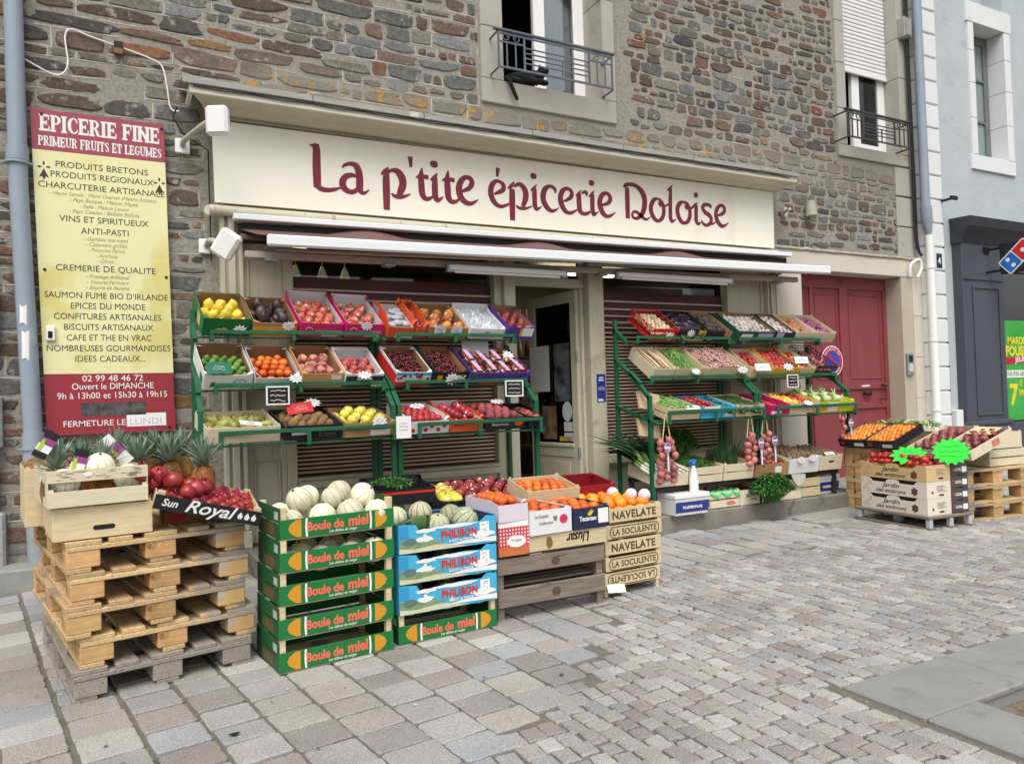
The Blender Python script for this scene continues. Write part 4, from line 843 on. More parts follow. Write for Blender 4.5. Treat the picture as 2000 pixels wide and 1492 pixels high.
for x, z in ((-.52, 3.53), (.29, 3.53), (-.515, 2.37), (.3, 2.35), (-.49, 1.17), (.3, 1.17)): m.T = T4(x+.1, 0, z-1.14); m.tube([(0, -.006, 0), (0, .002, 0)], .011, 10)
m.build('screw', INK, sb)
m = MB(); m.box((-.415, -.03, .7), (-.355, -.0005, .81), 0, .006); m.build('doorbell_box', WHITEP, sb); m = MB(); m.box((-.4, -.034, .72), (-.372, -.031, .77)); m.build('doorbell_button', BLACK, sb)

# ------------------------------------------------------------- pale neighbour and its dark shop
nb = thing('rendered_house', 'pale blue grey rendered house with white window surround next to the stone house', 'house', (12, 6.45, .2))
REN = M('blue grey render', srgb(182, 189, 193), .9, .05, 2.2, bump=.7, bs=16, spots=(srgb(172, 182, 188), 2.6, .62)); NWH = M('white masonry', srgb(222, 224, 226), .75, .03, 3, bump=.05, bs=60, spots=(srgb(204, 206, 206), 2, .66))
NY = 6.42
m = MB()
for x0, z0, x1, z1 in ((10.19, 0, 10.45, 9), (10.45, 3.3, 11.1, 9), (11.1, 3.3, 11.98, 4.6), (11.98, 3.3, 26, 9)): m.box((x0, NY, z0), (x1, NY+.3, z1))
part(m, 'wall', REN, nb)
m = MB(); z = -.1
while z < 8: m.box((9.8, NY-.06, z), (10.2, NY+.25, z+.315), 0, .012); z += .333
m.box((9.82, NY-.03, -.1), (10.19, NY+.2, 8)); part(m, 'quoin', NWH, nb)
m = MB(); y0, y1 = NY-.03, NY+.3
for k, z in enumerate((4.66, 5.2, 5.72, 6.2)):
    z2 = (5.2, 5.72, 6.2, 6.62)[k]; m.box((11.03, y0, z+.003), (11.16, y1, z2-.003), 0, .004); m.box((11.93, y0, z+.003), (12.09, y1, z2-.003), 0, .004)
m.box((11.0, y0-.003, 4.44), (12.1, y1, 4.655), 0, .006); m.box((11.0, y0-.003, 6.625), (12.13, y1, 6.93), 0, .006); part(m, 'window_surround', NWH, nb)
NG = M('grey joinery', srgb(112, 114, 112), .5, .08)
m = MB(); fy = NY+.22
m.box((11.16, fy, 4.655), (11.24, fy+.06, 6.62), 0, .006); m.box((11.82, fy, 4.655), (11.93, fy+.06, 6.62), 0, .006)
for z in (4.66, 5.28, 5.92, 6.5): m.box((11.24, fy+.004, z), (11.82, fy+.055, z+(.1 if z in (4.66, 6.5) else .04)), 0, .004)
part(m, 'window_frame', NG, nb)
m = MB(); m.box((11.2, fy+.03, 4.7), (11.9, fy+.036, 6.6)); part(m, 'window_pane', M('frosted pane', srgb(134, 150, 148), .15, .12, 2, spec=.6), nb)
# downpipes and cables on the quoin
rp = thing('drainpipe', 'grey drainpipe ending in a hopper between the stone house and the white quoins', 'drainpipe', (9.78, 6.3, 0))
m = MB(); m.tube([(9.74, 6.32, 8), (9.75, 6.32, 3.75)], .058, 14); m.tube([(9.75, 6.32, 3.75), (9.77, 6.32, 3.55), (9.8, 6.32, 3.36)], [.075, .07, .035], 14); part(m, 'upper_pipe', DP, rp)
m = MB(); m.tube([(9.8, 6.32, 3.36), (9.8, 6.32, .45), (9.78, 6.25, .2)], .055, 14)
for z in (2.9, 1.9, .95, .8, .6): m.tube([(9.8, 6.32, z), (9.8, 6.32, z+.03)], .064, 14)
part(m, 'lower_pipe', WHITE, rp)
cb = thing('cable', 'bundle of black cables running down beside the grey drainpipe', 'cable', (9.64, 6.4, 3))
m = MB()
for k in range(3): m.tube(catmull([(9.64+.022*k, 6.42, 7.5), (9.63+.02*k, 6.42, 5.6+.1*k), (9.65+.018*k, 6.42, 4.2), (9.66+.016*k, 6.42, 3.3), (9.7+.01*k, 6.38, 3.08)], 5), .014, 6)
part(m, 'strand', INK, cb)
m = MB(); m.tube(catmull([(10.2, 6.38, 3.9), (10.215, 6.39, 3.2), (10.2, 6.39, 2.6), (10.22, 6.39, 1.6), (10.21, 6.39, .3)], 5), .012, 6); part(m, 'strand', INK, cb)
m = MB(); m.box((9.52, 6.36, 6.08), (9.68, 6.47, 6.36), 0, .01); m.box((9.54, 6.35, 6.1), (9.66, 6.3595, 6.34), 0, .008); tag(m.build('junction_box', M('box grey', srgb(150, 150, 146), .5)), 'grey meter box high on the wall beside the drainpipe', 'junction box')
m = MB(); m.tube(catmull([(9.5, 6.42, 2.8), (9.5, 6.4, 2.95), (9.62, 6.36, 3.02), (9.66, 6.36, 2.9), (9.6, 6.38, 2.78)], 5), .02, 8); tag(m.build('pipe_offcut', WHITEP), 'curled white conduit at the right end of the gate lintel', 'conduit')
np_ = thing('number_plate', 'small blue house number plate on the white quoin', 'number plate', (10.06, NY-.065, 3.03)); m = MB(); m.poly(rect(-.06, -.1, .06, .1), .004); m.build('plate', M('enamel blue', srgb(40, 48, 84), .3), np_); text('4', .13, WHITE, np_, (0, -.001, -.045), None, bold=.02)
m = MB(); m.box((10.16, 6.2, 3.86), (10.19, 6.37, 3.89)); m.box((10.1, 6.17, 3.85), (10.24, 6.2, 3.9)); tag(m.build('wall_hook', INK), 'dark iron hook on the quoin above the number plate', 'hook')
m = MB(); m.box((10.27, 6.33, .42), (10.42, 6.42, .95), 0, .006); tag(m.build('meter_box', WHITE), 'white meter box low on the rendered wall beside the dark shopfront', 'meter box')
ds = thing('dark_shopfront', 'anthracite painted pizza shopfront with posters in its window', 'shopfront', (10.4, 6.3, .2))
ANT = M('anthracite paint', srgb(76, 78, 90), .45, .06, 2)
m = MB(); DX = 10.45
m.box((DX, 6.28, .2), (11.42, 6.5, 3.35), 0, .006); m.box((DX, 6.24, .2), (26, 6.5, .72), 0, .008); m.box((11.42, 6.3, 2.95), (26, 6.5, 3.35))
m.box((DX-.02, 6.22, .72), (11.44, 6.5, .78), 0, .008); m.box((DX, 6.26, 2.78), (11.42, 6.279, 2.83), 0, .006)
part(m, 'frame', ANT, ds)
m = MB()
for a, b_, z0, z1 in ((10.66, 10.7, .85, 2.7), (11.28, 11.32, .85, 2.7), (10.7, 11.28, .85, .89), (10.7, 11.28, 2.66, 2.7)): m.box((a, 6.262, z0), (b_, 6.2795, z1), 0, .006)
part(m, 'panel_moulding', ANT, ds)
m = MB(); pr = [(6.5, 3.3), (6.27, 3.3), (6.23, 3.36), (6.18, 3.42), (6.1, 3.5), (6.08, 3.56), (6.06, 3.62), (6.5, 3.66)]; n = len(pr)
m.add([(DX-.02-(6.3-y)*.5*(y < 6.3), y, z) for y, z in pr]+[(26, y, z) for y, z in pr], [(i, i+1, i+1+n, i+n)[::-1] for i in range(n-1)]+[tuple(range(n))]); part(m, 'cornice', M('anthracite cornice', srgb(66, 66, 74), .5), ds)
m = MB(); m.box((11.43, 6.36, .72), (26, 6.37, 2.95)); part(m, 'window_pane', glass_mat('pizza glass', (.62, .74, .7), .2), ds)
m = MB(); m.box((11.43, 6.55, .3), (26, 8.5, 3.2)); part(m, 'room', M('pizza room', srgb(120, 132, 126), .8, .3, 1.5), ds)
ps = thing('poster', 'green promotional poster inside the pizza shop window', 'poster', (11.9, 6.352, 1.55)); PG = M('poster green', srgb(52, 160, 62), .5, .06, 3, col2=srgb(70, 178, 82)); PY = M('poster yellow', srgb(240, 214, 50), .5)
m = MB(); m.poly(rect(-.42, -.8, .9, .68), .003); m.build('sheet', PG, ps)
m = MB(); m.T = T4(0, -.002, 0); m.poly([(-.42, .02), (.9, .1), (.9, .2), (-.42, .12)], .001); m.build('red_band', M('poster red', srgb(190, 30, 50), .5), ps)
text('MARDIS', .15, PY, ps, (-.3, -.001, .33), .5, align='LEFT', bold=.03); text('FOUS!', .2, PY, ps, (-.36, -.001, .16), .5, align='LEFT', bold=.04); text('JEUDIS', .1, WHITE, ps, (-.12, -.0032, .06), .4, align='LEFT', bold=.03, rot=(pi/2, -.06, 0))
m = MB(); m.T = T4(0, -.002, 0); m.poly(rect(-.4, -.17, .5, -.06), .001); m.build('white_band', WHITE, ps); text('TOUTES LES PIZZAS', .08, M('poster text green', srgb(30, 110, 50), .5), ps, (-.38, -.0032, -.14), .8, align='LEFT', bold=.01)
text('7', .42, PY, ps, (-.3, -.001, -.56), None, align='LEFT', bold=.03); text('\u20ac', .13, PY, ps, (-.04, -.001, -.3), None, align='LEFT', bold=.02); text('99', .13, PY, ps, (-.06, -.001, -.44), None, align='LEFT', bold=.02)
zs = thing('projecting_sign', 'black projecting sign with tilted red and blue domino tile', 'sign', (11.0, 6.2, 2.95))
m = MB(); m.box((11.0, 5.2, 2.84), (11.06, 6.08, 3.28), 0, .01); part(m, 'board', M('sign black', srgb(36, 40, 46), .5), zs)
m = MB(); m.tube([(11.03, 6.08, 3.22), (11.03, 6.28, 3.22)], .018, 8); m.tube([(11.03, 6.08, 2.9), (11.03, 6.28, 2.9)], .018, 8); m.box((10.97, 6.26, 3.17), (11.09, 6.28, 3.27)); part(m, 'bracket', INK, zs)
# tile on the face looking along -X : local x -> world -Y
zm = Matrix(((0, 1, 0, 10.9985), (-1, 0, 0, 5.85), (0, 0, 1, 3.06), (0, 0, 0, 1)))
def rr(x0, z0, x1, z1, r, n=5):
    out = []
    for cx, cz, a0 in ((x1-r, z1-r, 0), (x0+r, z1-r, pi/2), (x0+r, z0+r, pi), (x1-r, z0+r, pi*1.5)):
        for i in range(n): a = a0+pi/2*i/(n-1); out.append((cx+r*cos(a), cz+r*sin(a)))
    return out
def tile(name, pts, y, mt):
    m = MB(); m.T = zm @ R4('Y', rad(-42)) @ T4(0, y, 0); m.poly(pts, .001); return part(m, name, mt, zs)
tile('tile_border', rr(-.23, -.125, .23, .125, .03), -.001, WHITE); tile('red_half', rr(.008, -.108, .213, .108, .02), -.003, M('tile red', srgb(206, 40, 54), .4)); tile('blue_half', rr(-.213, -.108, -.008, .108, .02), -.003, M('tile blue', srgb(30, 110, 190), .4))
for k, (x, z) in enumerate(((.11, 0), (-.11, -.055), (-.11, .055))): tile('dot', [(x+.03*cos(2*pi*i/20), z+.03*sin(2*pi*i/20)) for i in range(20)], -.005, WHITE)
# ------------------------------------------------------------- fruit and vegetables: one mesh per kind, copied piece by piece
STEM = M('stem brown', srgb(84, 66, 44), .8); CALYX = M('calyx green', srgb(66, 104, 48), .6, .2)
FM = {}
STICK = ('apple', 'apple_yellow', 'apple_red', 'nectarine', 'mango')
def kind(key, mb, mats, d, cat):
    if key in STICK:                                   # the small white sticker most shop fruit wears
        for x in (mb if isinstance(mb, list) else [mb]):
            for f in (2*14+3, 5*14+9, 6*14+4): x.m[f] = len(mats) if isinstance(mats, list) else 1
        mats = (mats if isinstance(mats, list) else [mats])+[PAPER]
    FM[key] = ([x.mesh(key, mats) for x in (mb if isinstance(mb, list) else [mb])], d, cat)
def globe(r, h=None, dim=.0, n=14, k=9, lump=0, seed=0, m=0, mb=None, top=.0, point=0):
    """round fruit: r radius, h half height, dim dimple depth at the poles, point = tips drawn out"""
    mb = mb or MB(); h = h or r; pr = []
    for i in range(k+1):
        a = pi*i/k; rr_ = max(1e-4, r*sin(a)); z = -h*cos(a)
        if dim: z *= 1-dim*math.exp(-(sin(a)/.35)**2)
        if point: z *= 1+point*math.exp(-(sin(a)/.22)**2)
        pr.append((rr_, z))
    def fn(p, a, i):
        if lump: q = 1+lump*mnoise.noise((p.x/r*1.3+seed, p.y/r*1.3, p.z/r*1.3)); p = p*q
        return p
    mb.lathe(pr, n, m, fn); return mb
def stemmed(mb, z, l=.012, r=.0025, m=1): mb.tube([(0, 0, z), (.002, .003, z+l)], r, 5, m); return mb
F = fruit_mat
kind('lemon', [globe(.031, .037, point=.3, lump=.1, seed=i) for i in range(2)], F('lemon', srgb(232, 206, 58), srgb(240, 220, 96), bump=.12), .066, 'lemon')
kind('lime', globe(.028, .033, point=.2), F('lime', srgb(66, 112, 44), srgb(110, 140, 52), bump=.1), .06, 'lime')
kind('avocado', [globe(.034, .046, lump=.18, seed=i, point=.15) for i in range(2)], F('avocado', srgb(52, 42, 44), srgb(78, 62, 58), bump=.2), .074, 'avocado')
kind('apple', [stemmed(globe(.037, .034, .22, lump=.08, seed=i), .024) for i in range(2)], [F('apple pink', srgb(184, 52, 66), srgb(206, 168, 86), ns=13, lo=.3, hi=.7, spots=(srgb(196, 84, 88), 24, .5)), STEM], .074, 'apple')
kind('apple_yellow', stemmed(globe(.037, .036, .2, lump=.07), .026), [F('apple yellow', srgb(206, 196, 66), srgb(222, 206, 92)), STEM], .074, 'apple')
kind('apple_red', stemmed(globe(.037, .034, .2, lump=.08), .024), [F('apple dark', srgb(120, 34, 42), srgb(160, 60, 60), spots=(srgb(190, 110, 90), 24, .66)), STEM], .074, 'apple')
kind('pear_red', globe(.034, .045, lump=.25, point=.15), F('pear red', srgb(132, 42, 50), srgb(164, 78, 76)), .07, 'pear')
kind('pear', [stemmed(globe(.031, .048, lump=.3, seed=i, point=.25), .05, .018) for i in range(2)], [F('pear green', srgb(132, 136, 66), srgb(156, 150, 84), spots=(srgb(140, 118, 66), 14, .62)), STEM], .07, 'pear')
kind('mango', [globe(.048, .062, lump=.16, seed=i) for i in range(2)], F('mango', srgb(204, 106, 58), srgb(186, 146, 62), ns=7, spots=(srgb(186, 66, 58), 6, .55)), .1, 'mango')
kind('clementine', globe(.029, .026, .15), F('clementine', srgb(214, 98, 34), srgb(224, 118, 46), bump=.18), .058, 'clementine')
kind('orange', stemmed(globe(.04, .039, .06), .036, .002, .004), [F('orange', srgb(232, 142, 34), srgb(240, 160, 56), bump=.18), CALYX], .08, 'orange')
kind('apricot', globe(.024, .023, .1, lump=.05), F('apricot', srgb(220, 128, 44), srgb(230, 150, 58), spots=(srgb(200, 78, 44), 22, .58)), .048, 'apricot')
kind('flat_peach', globe(.036, .024, .45, lump=.06), F('flat peach', srgb(186, 112, 100), srgb(208, 156, 130), .75, spots=(srgb(156, 62, 72), 26, .52), bump=.1), .07, 'peach')
kind('peach', globe(.036, .034, .12, lump=.05), F('peach', srgb(176, 74, 72), srgb(206, 128, 96), .75, spots=(srgb(130, 36, 54), 18, .5)), .072, 'peach')
kind('nectarine', globe(.034, .033, .12, lump=.05), F('nectarine', srgb(138, 26, 44), srgb(176, 64, 66), .28, spots=(srgb(214, 150, 120), 15, .68)), .068, 'nectarine')
kind('plum_red', globe(.027, .027, .08, lump=.05), F('plum red', srgb(160, 38, 54), srgb(186, 66, 66), .35), .054, 'plum')
kind('dark_peach', globe(.034, .033, .1, lump=.05), F('dark peach', srgb(128, 44, 58), srgb(172, 92, 88), .75), .068, 'peach')
kind('kiwi', globe(.027, .033, lump=.05), F('kiwi', srgb(122, 92, 58), srgb(146, 114, 76), .85, bump=.3), .056, 'kiwi')
tm = MB(); globe(.034, .028, .3, lump=.06, mb=tm)
for i in range(5): tm.leaf((0, 0, .019), (cos(i*1.257), sin(i*1.257), .25), (0, 0, 1), .026, .004, 1, .5)
tm.tube([(0, 0, .018), (.004, 0, .034)], .0025, 5, 1)
kind('tomato', tm, [F('tomato', srgb(164, 28, 30), srgb(184, 48, 42), .2), CALYX], .068, 'tomato')
kind('round_tomato', globe(.027, .024, .25), F('tomato small', srgb(152, 34, 32), srgb(172, 54, 44), .25), .054, 'tomato')
kind('pomegranate', [globe(.047, .045, .05, lump=.08, seed=i) for i in range(2)], F('pomegranate', srgb(138, 28, 42), srgb(170, 58, 58), .3), .094, 'pomegranate')
for fm in FM['pomegranate'][0]: pass
pm = MB(); globe(.047, .045, .05, lump=.08, mb=pm)
for i in range(6): pm.leaf((.008*cos(i), .008*sin(i), .042), (cos(i*1.05)*.5, sin(i*1.05)*.5, 1), (cos(i), sin(i), 0), .022, .008, 0, -.2)
kind('pomegranate', pm, F('pomegranate', (0, 0, 0), (0, 0, 0)), .094, 'pomegranate')
def melon(r, nr, seed, warp=.05):
    def fn(p, a, i): 
        q = 1-warp*math.exp(-((abs(((a*nr/(2*pi)) % 1)-.5))/.10)**2); return Vector((p.x*q, p.y*q, p.z))
    m = MB(); k = 14; n = nr*6; pr = [(max(1e-4, r*sin(pi*i/k)), -r*.97*cos(pi*i/k)) for i in range(k+1)]
    m.lathe(pr, n, 0, fn)
    for f, face in enumerate(m.f[:k*n]):
        if f % 6 == 2: m.m[f] = 1
    m.tube([(0, 0, r*.94), (.004, .004, r*1.05)], .006, 6, 2); return m
MEL = [F('melon skin', srgb(230, 226, 202), srgb(216, 212, 180), .7, bump=.35, bs=70, spots=(srgb(232, 226, 200), 40, .55)), F('melon groove', srgb(184, 186, 148), srgb(196, 196, 158), .7), STEM]
kind('melon', [melon(.066, 10, i, .014) for i in range(2)], MEL, .13, 'melon')
kind('charentais', [melon(.07, 10, i, .05) for i in range(2)], [F('charentais skin', srgb(196, 194, 164), srgb(168, 176, 140), .75, bump=.4, bs=60, spots=(srgb(206, 200, 176), 40, .55)), F('charentais groove', srgb(110, 122, 84), srgb(134, 142, 104), .7), STEM], .138, 'melon')
kind('mushroom', globe(.019, .016, .05, lump=.2), F('mushroom', srgb(206, 186, 156), srgb(170, 138, 104), .7), .038, 'mushroom')
ab = MB(); ab.T = R4('Y', pi/2); ab.lathe([(.004, -.09), (.024, -.075), (.034, -.03), (.032, .02), (.022, .06), (.013, .08)], 12); ab.lathe([(.015, .075), (.016, .085), (.006, .095), (.005, .12)], 8, 1); kind('aubergine', ab, [F('aubergine', srgb(34, 22, 36), srgb(46, 32, 48), .15), CALYX], .066, 'aubergine')
kind('beetroot', globe(.034, .032, lump=.2), F('beetroot', srgb(56, 48, 48), srgb(78, 66, 64), .8, bump=.2), .066, 'beetroot')
gl = MB(); gl.lathe([(.012, -.018), (.024, -.012), (.028, 0), (.022, .014), (.009, .026), (.005, .05)], 12, 0, lambda p, a, i: Vector((p.x*(1+.1*cos(a*6)), p.y*(1+.1*cos(a*6)), p.z))); kind('garlic', gl, F('garlic', srgb(190, 185, 178), srgb(156, 146, 150), .6), .054, 'garlic')
kind('pink_garlic', gl, F('pink garlic', srgb(150, 82, 112), srgb(126, 58, 88), .6, spots=(srgb(210, 170, 186), 30, .6)), .052, 'garlic')
sl__ = MB(); sl__.T = R4('X', 1.2); sl__.lathe([(.004, -.035), (.016, -.022), (.021, 0), (.014, .022), (.004, .045)], 10); kind('shallot', sl__, F('shallot', srgb(150, 92, 58), srgb(176, 118, 80), .4), .042, 'shallot')
on = MB(); on.lathe([(.004, -.034), (.02, -.03), (.036, 0), (.022, .026), (.006, .036), (.004, .052)], 12); kind('red_onion', on, F('red onion', srgb(122, 58, 66), srgb(158, 92, 88), .3), .07, 'onion'); kind('pink_onion', on, F('pink onion', srgb(170, 96, 92), srgb(196, 128, 118), .3), .066, 'onion')
zc = MB(); zc.T = R4('Y', pi/2); zc.lathe([(.012, -.1), (.02, -.09), (.022, 0), (.017, .08), (.01, .095), (.009, .115)], 10); kind('courgette', zc, F('courgette', srgb(38, 66, 34), srgb(62, 88, 46), .35), .05, 'courgette')
bp = MB(); bp.lathe([(.01, -.045), (.028, -.035), (.036, 0), (.034, .028), (.014, .036)], 16, 0, lambda p, a, i: Vector((p.x*(1+.12*cos(a*4)), p.y*(1+.12*cos(a*4)), p.z))); bp.tube([(0, 0, .03), (.004, 0, .056)], .005, 6, 1)
kind('yellow_pepper', bp, [F('pepper yellow', srgb(232, 166, 40), srgb(236, 182, 60), .25), CALYX], .072, 'pepper'); kind('red_pepper', bp, [F('pepper red', srgb(176, 38, 36), srgb(196, 60, 44), .25), CALYX], .072, 'pepper')
kind('artichoke', globe(.022, .04, lump=.5), F('jerusalem artichoke', srgb(110, 92, 66), srgb(132, 112, 84), .9, bump=.3), .05, 'tuber')
kind('coconut', globe(.045, .05, lump=.1), F('coconut', srgb(138, 96, 60), srgb(160, 118, 80), .95, bump=.8), .092, 'coconut')
wmn = MB(); wmn.T = R4('Y', pi/2); n_ = 18
wmn.lathe([(max(1e-4, .11*sin(pi*i/12)), -.15*cos(pi*i/12)) for i in range(13)], n_)
for f in range(12*n_):
    if (f % n_) % 3 == 0: wmn.m[f] = 1
kind('watermelon', wmn, [F('watermelon', srgb(96, 128, 72), srgb(60, 92, 48), .35), F('watermelon stripe', srgb(30, 54, 32), srgb(44, 72, 40), .35)], .2, 'watermelon')
def loose(n, w_, d, h, L, r, mats, seed=0, ball=False, lay=.6, droop=.3):
    """a heap nobody would count: beans, cherries, pods"""
    m = MB(); q = random.Random(seed)
    for i in range(n):
        x, y = q.uniform(-w_/2, w_/2), q.uniform(0, d); u = 1-abs(x/(w_/2))**3; z = h*(.55+.45*u)*q.uniform(.75, 1.05)
        mi = q.randrange(len(mats)) if isinstance(mats, list) else 0
        if ball: m.ball((x, y, z), r*q.uniform(.85, 1.1), 8, mi)
        else:
            a = q.gauss(1.57, .5) if lay else q.random()*6.28; dx, dy = cos(a)*L/2, sin(a)*L/2; b_ = q.uniform(-.5, .5)*L*.3
            p = [(x-dx, y-dy, z-q.uniform(0, droop)*L*.3), (x-dy*b_*4, y+dx*b_*4, z+.004), (x+dx, y+dy, z-q.uniform(0, droop)*L*.3)]
            p = [(max(-w_/2, min(w_/2, a_)), max(.005, min(d-.005, b2)), c_) for a_, b2, c_ in p]; m.tube(catmull(p, 2), r, 5, mi, cap=False)
    return m

# ------------------------------------------------------------- crates
def tone(name, rgb, rough=.55, var=.06): return M('carton '+name, srgb(*rgb), rough, var, 4, bump=.04, bs=30)
def carton(w_, d, h, name='carton', outer=None, inner=KRAFT, front=None, tabs=True, root=None, back=None, mat=None):
    """open fruit carton: two skins, a lower front edge, folded corner tabs"""
    m = MB(); t = .004; fh = front or h; bh = back or h; x = w_/2
    def wall_(a, b_, ina, inb): m.box(a, b_, 0); m.box(ina, inb, 1)
    e = .0006
    wall_((-x, 0, 0), (x, t, fh), (-x+t+e, t+e, .004), (x-t-e, 2*t, fh-.002)); wall_((-x, d-t, 0), (x, d, bh), (-x+t+e, d-2*t, .004), (x-t-e, d-t-e, bh-.002))
    for s_ in (-1, 1):
        X0, X1 = s_*x, s_*(x-t)
        vs = [(X0, t+e, 0), (X0, d-t-e, 0), (X0, d-t-e, bh), (X0, d*.75, h), (X0, d*.25, h), (X0, t+e, fh), (X1, t+e, 0), (X1, d-t-e, 0), (X1, d-t-e, bh), (X1, d*.75, h), (X1, d*.25, h), (X1, t+e, fh)]
        ff = [(0, 5, 4, 3, 2, 1), (6, 7, 8, 9, 10, 11)]+[(i, (i+1) % 6, (i+1) % 6+6, i+6) for i in range(6)]
        if s_ > 0: ff = [f[::-1] for f in ff]
        m.add(vs, ff, 0)
        X2 = s_*(x-2*t); m.box((min(X1-s_*e, X2), 2*t+e, .005), (max(X1-s_*e, X2), d-2*t-e, min(h, fh)-.003), 1)
        if tabs:
            for y0 in (.002, d-.05): m.add([(s_*x, y0, max(fh, h) if y0 < .1 else max(bh, h)), (s_*(x-.05), y0, fh if y0 < .1 else bh), (s_*x, y0+.048, h)], [(0, 1, 2) if s_ > 0 else (0, 2, 1)], 0)
    m.box((-x+t, t, .001), (x-t, d-t, .004), 1)
    o = m.build(name, [outer, inner], root)
    if mat is not None: o.matrix_world = mat
    return o
def woodcrate(w_, d, h, name='crate', wood=WOOD, gaps=2, solid_end=False, root=None, mat=None, front=None, post=.02):
    m = MB(); x = w_/2; t = .005; fh = front or h
    def side(axis, a, b_, pos, H, inward):
        n = gaps; gp_ = .012 if n > 1 else 0; sh_ = (H-gp_*(n-1)-.004)/n
        for k in range(n):
            z = .004+k*(sh_+gp_); j = .0006*k
            if axis == 'x': m.box((a, pos-j, z), (b_, pos+inward*t-j, z+sh_), 0, .0012)
            else: m.box((pos-j, a, z), (pos+inward*t-j, b_, z+sh_), 0, .0012)
    side('x', -x, x, 0, fh, 1); side('x', -x, x, d, h, -1); side('y', t+.001, d-t-.001, -x, h, 1); side('y', t+.001, d-t-.001, x, h, -1)
    for sx in (-1, 1):
        for y in (t+.0005, d-t-.0005-post):
            vs = [(sx*(x-t-.0005), y, .002), (sx*(x-t-.0005), y+post, .002), (sx*(x-t-post), (y if y < d/2 else y+post), .002)]
            H = (fh if y < d/2 else h)+.012; vs += [(a, b_, H) for a, b_, c_ in vs]
            m.add(vs, [(0, 1, 2), (5, 4, 3), (0, 3, 4, 1), (1, 4, 5, 2), (2, 5, 3, 0)], 0)
    k = max(3, int(d/.075))
    for i in range(k): m.box((-x+t, t+.004+(d-2*t)*i/k, .0015), (x-t, t+(d-2*t)*(i+1)/k-.006, .005), 0)
    o = m.build(name, wood, root)
    if mat is not None: o.matrix_world = mat
    return o
def basket(w_, d, h, name='plastic_crate', mt=None, mat=None):
    m = MB(); x = w_/2; t = .004
    def grid(P, U, V, nu, nv, lu, lv):
        for i in range(nu+1): a = P+U*(lu*i/nu); m.tube([a, a+V*lv], t*.7, 4, smooth=False)
        for j in range(nv+1): a = P+V*(lv*j/nv); m.tube([a, a+U*lu], t*(1.3 if j in (0, nv) else .7), 4, smooth=False)
    X, Y, Z = Vector((1, 0, 0)), Vector((0, 1, 0)), Vector((0, 0, 1))
    for y in (0, d): grid(Vector((-x, y, 0)), X, Z, 12, 4, w_, h)
    for s_ in (-1, 1): grid(Vector((s_*x, 0, 0)), Y, Z, 12, 4, d, h)
    m.box((-x, 0, 0), (x, d, .005)); m.box((-x, -.003, 0), (x, .003, h*.3)); m.box((-x, -.004, h*.82), (x, .004, h))
    return m.build(name, mt, mat=mat) if mat is not None else m.build(name, mt)
def at_row(x0, x1, y, z, tilt, yaw=0): return T4((x0+x1)/2, y, z) @ R4('Z', yaw) @ R4('X', tilt)
BACK = [.8]
SC = dict(lemon=1.22, apple=1.1, apple_yellow=1.1, pear=1.2, clementine=1.08, nectarine=1.08, kiwi=1.15, tomato=1.1, shallot=1.15, mushroom=1.15, avocado=1.15, flat_peach=1.08, dark_peach=1.1, garlic=1.1, round_tomato=1.15, plum_red=1.08)
def heap(mat, w_, d, h, key, label, group, n=None, layers=1, fillz=.55, seed=0, dens=1.0, mound=.5, region=None, roll=True, scale=1.0, back=None):
    back = back or BACK[0]
    """individual pieces laid in staggered rows inside a crate, heaped towards the middle"""
    meshes, D, cat = FM[key]; scale *= SC.get(key, 1); D *= scale; tl = (mat.to_3x3() @ Vector((0, 0, 1))).z < .95; fillz *= .8 if tl else 1; q = random.Random(seed+len(label)); r0 = region or (-w_/2+.012, w_/2-.012, .012, (d*back if tl else d-.012))
    x0, x1, y0, y1 = r0; cnt = 0
    for L in range(layers):
        ins = D*.35*L*1.2; X0, X1, Y0, Y1 = x0+D/2+ins, x1-D/2-ins, y0+D/2+ins, y1-D/2-ins
        if X1 < X0: X0 = X1 = (x0+x1)/2
        nx = max(1, int((X1-X0)/(D*.94*dens)+1.001)); ny = max(1, int(max(0, Y1-Y0)/(D*.86*dens)+1.001))
        for j in range(ny):
            for i in range(nx-(j % 2 if nx > 2 else 0)):
                fx = (i+.5*(j % 2 if nx > 2 else 0)-(nx-1)/2); x = (X0+X1)/2+(fx*((X1-X0)/(nx-1)) if nx > 1 else 0)
                y = (Y0+Y1)/2+(((j-(ny-1)/2)*(Y1-Y0)/(ny-1)) if ny > 1 else 0)
                u = 1-max(abs(x-(x0+x1)/2)/max(.01, (x1-x0)/2), abs(y-(y0+y1)/2)/max(.01, (y1-y0)/2))**2
                z = h*fillz-D*.1+L*D*.62+u*mound*D*.5+q.uniform(-.06, .06)*D
                x += q.uniform(-.07, .07)*D; y += q.uniform(-.07, .07)*D
                rm = R4('Z', q.random()*6.3) @ (R4('X', q.gauss(1.4 if key in ('red_onion', 'garlic', 'pink_garlic', 'yellow_pepper', 'red_pepper') else 0, .5) if roll is True else (q.random()*6.3 if roll == 2 else q.gauss(0, .12)))) 
                sc = scale*q.uniform(.89, 1.1)
                o = bpy.data.objects.new(key, q.choice(meshes)); COL.objects.link(o); o.matrix_world = mat @ T4(x, y, z) @ rm @ Matrix.Scale(sc, 4)
                o['label'] = label; o['category'] = cat; o['group'] = group; cnt += 1
    return cnt
CARD = M('price card', srgb(236, 236, 236), .6, .03, 5); CARDI = M('card ink', srgb(90, 92, 110), .7)
def star_pts(rx, rz, n=10, k=.62): return [((rx if i % 2 else rx*k)*cos(pi*i/n+.1), (rz if i % 2 else rz*k)*sin(pi*i/n+.1)) for i in range(2*n)]
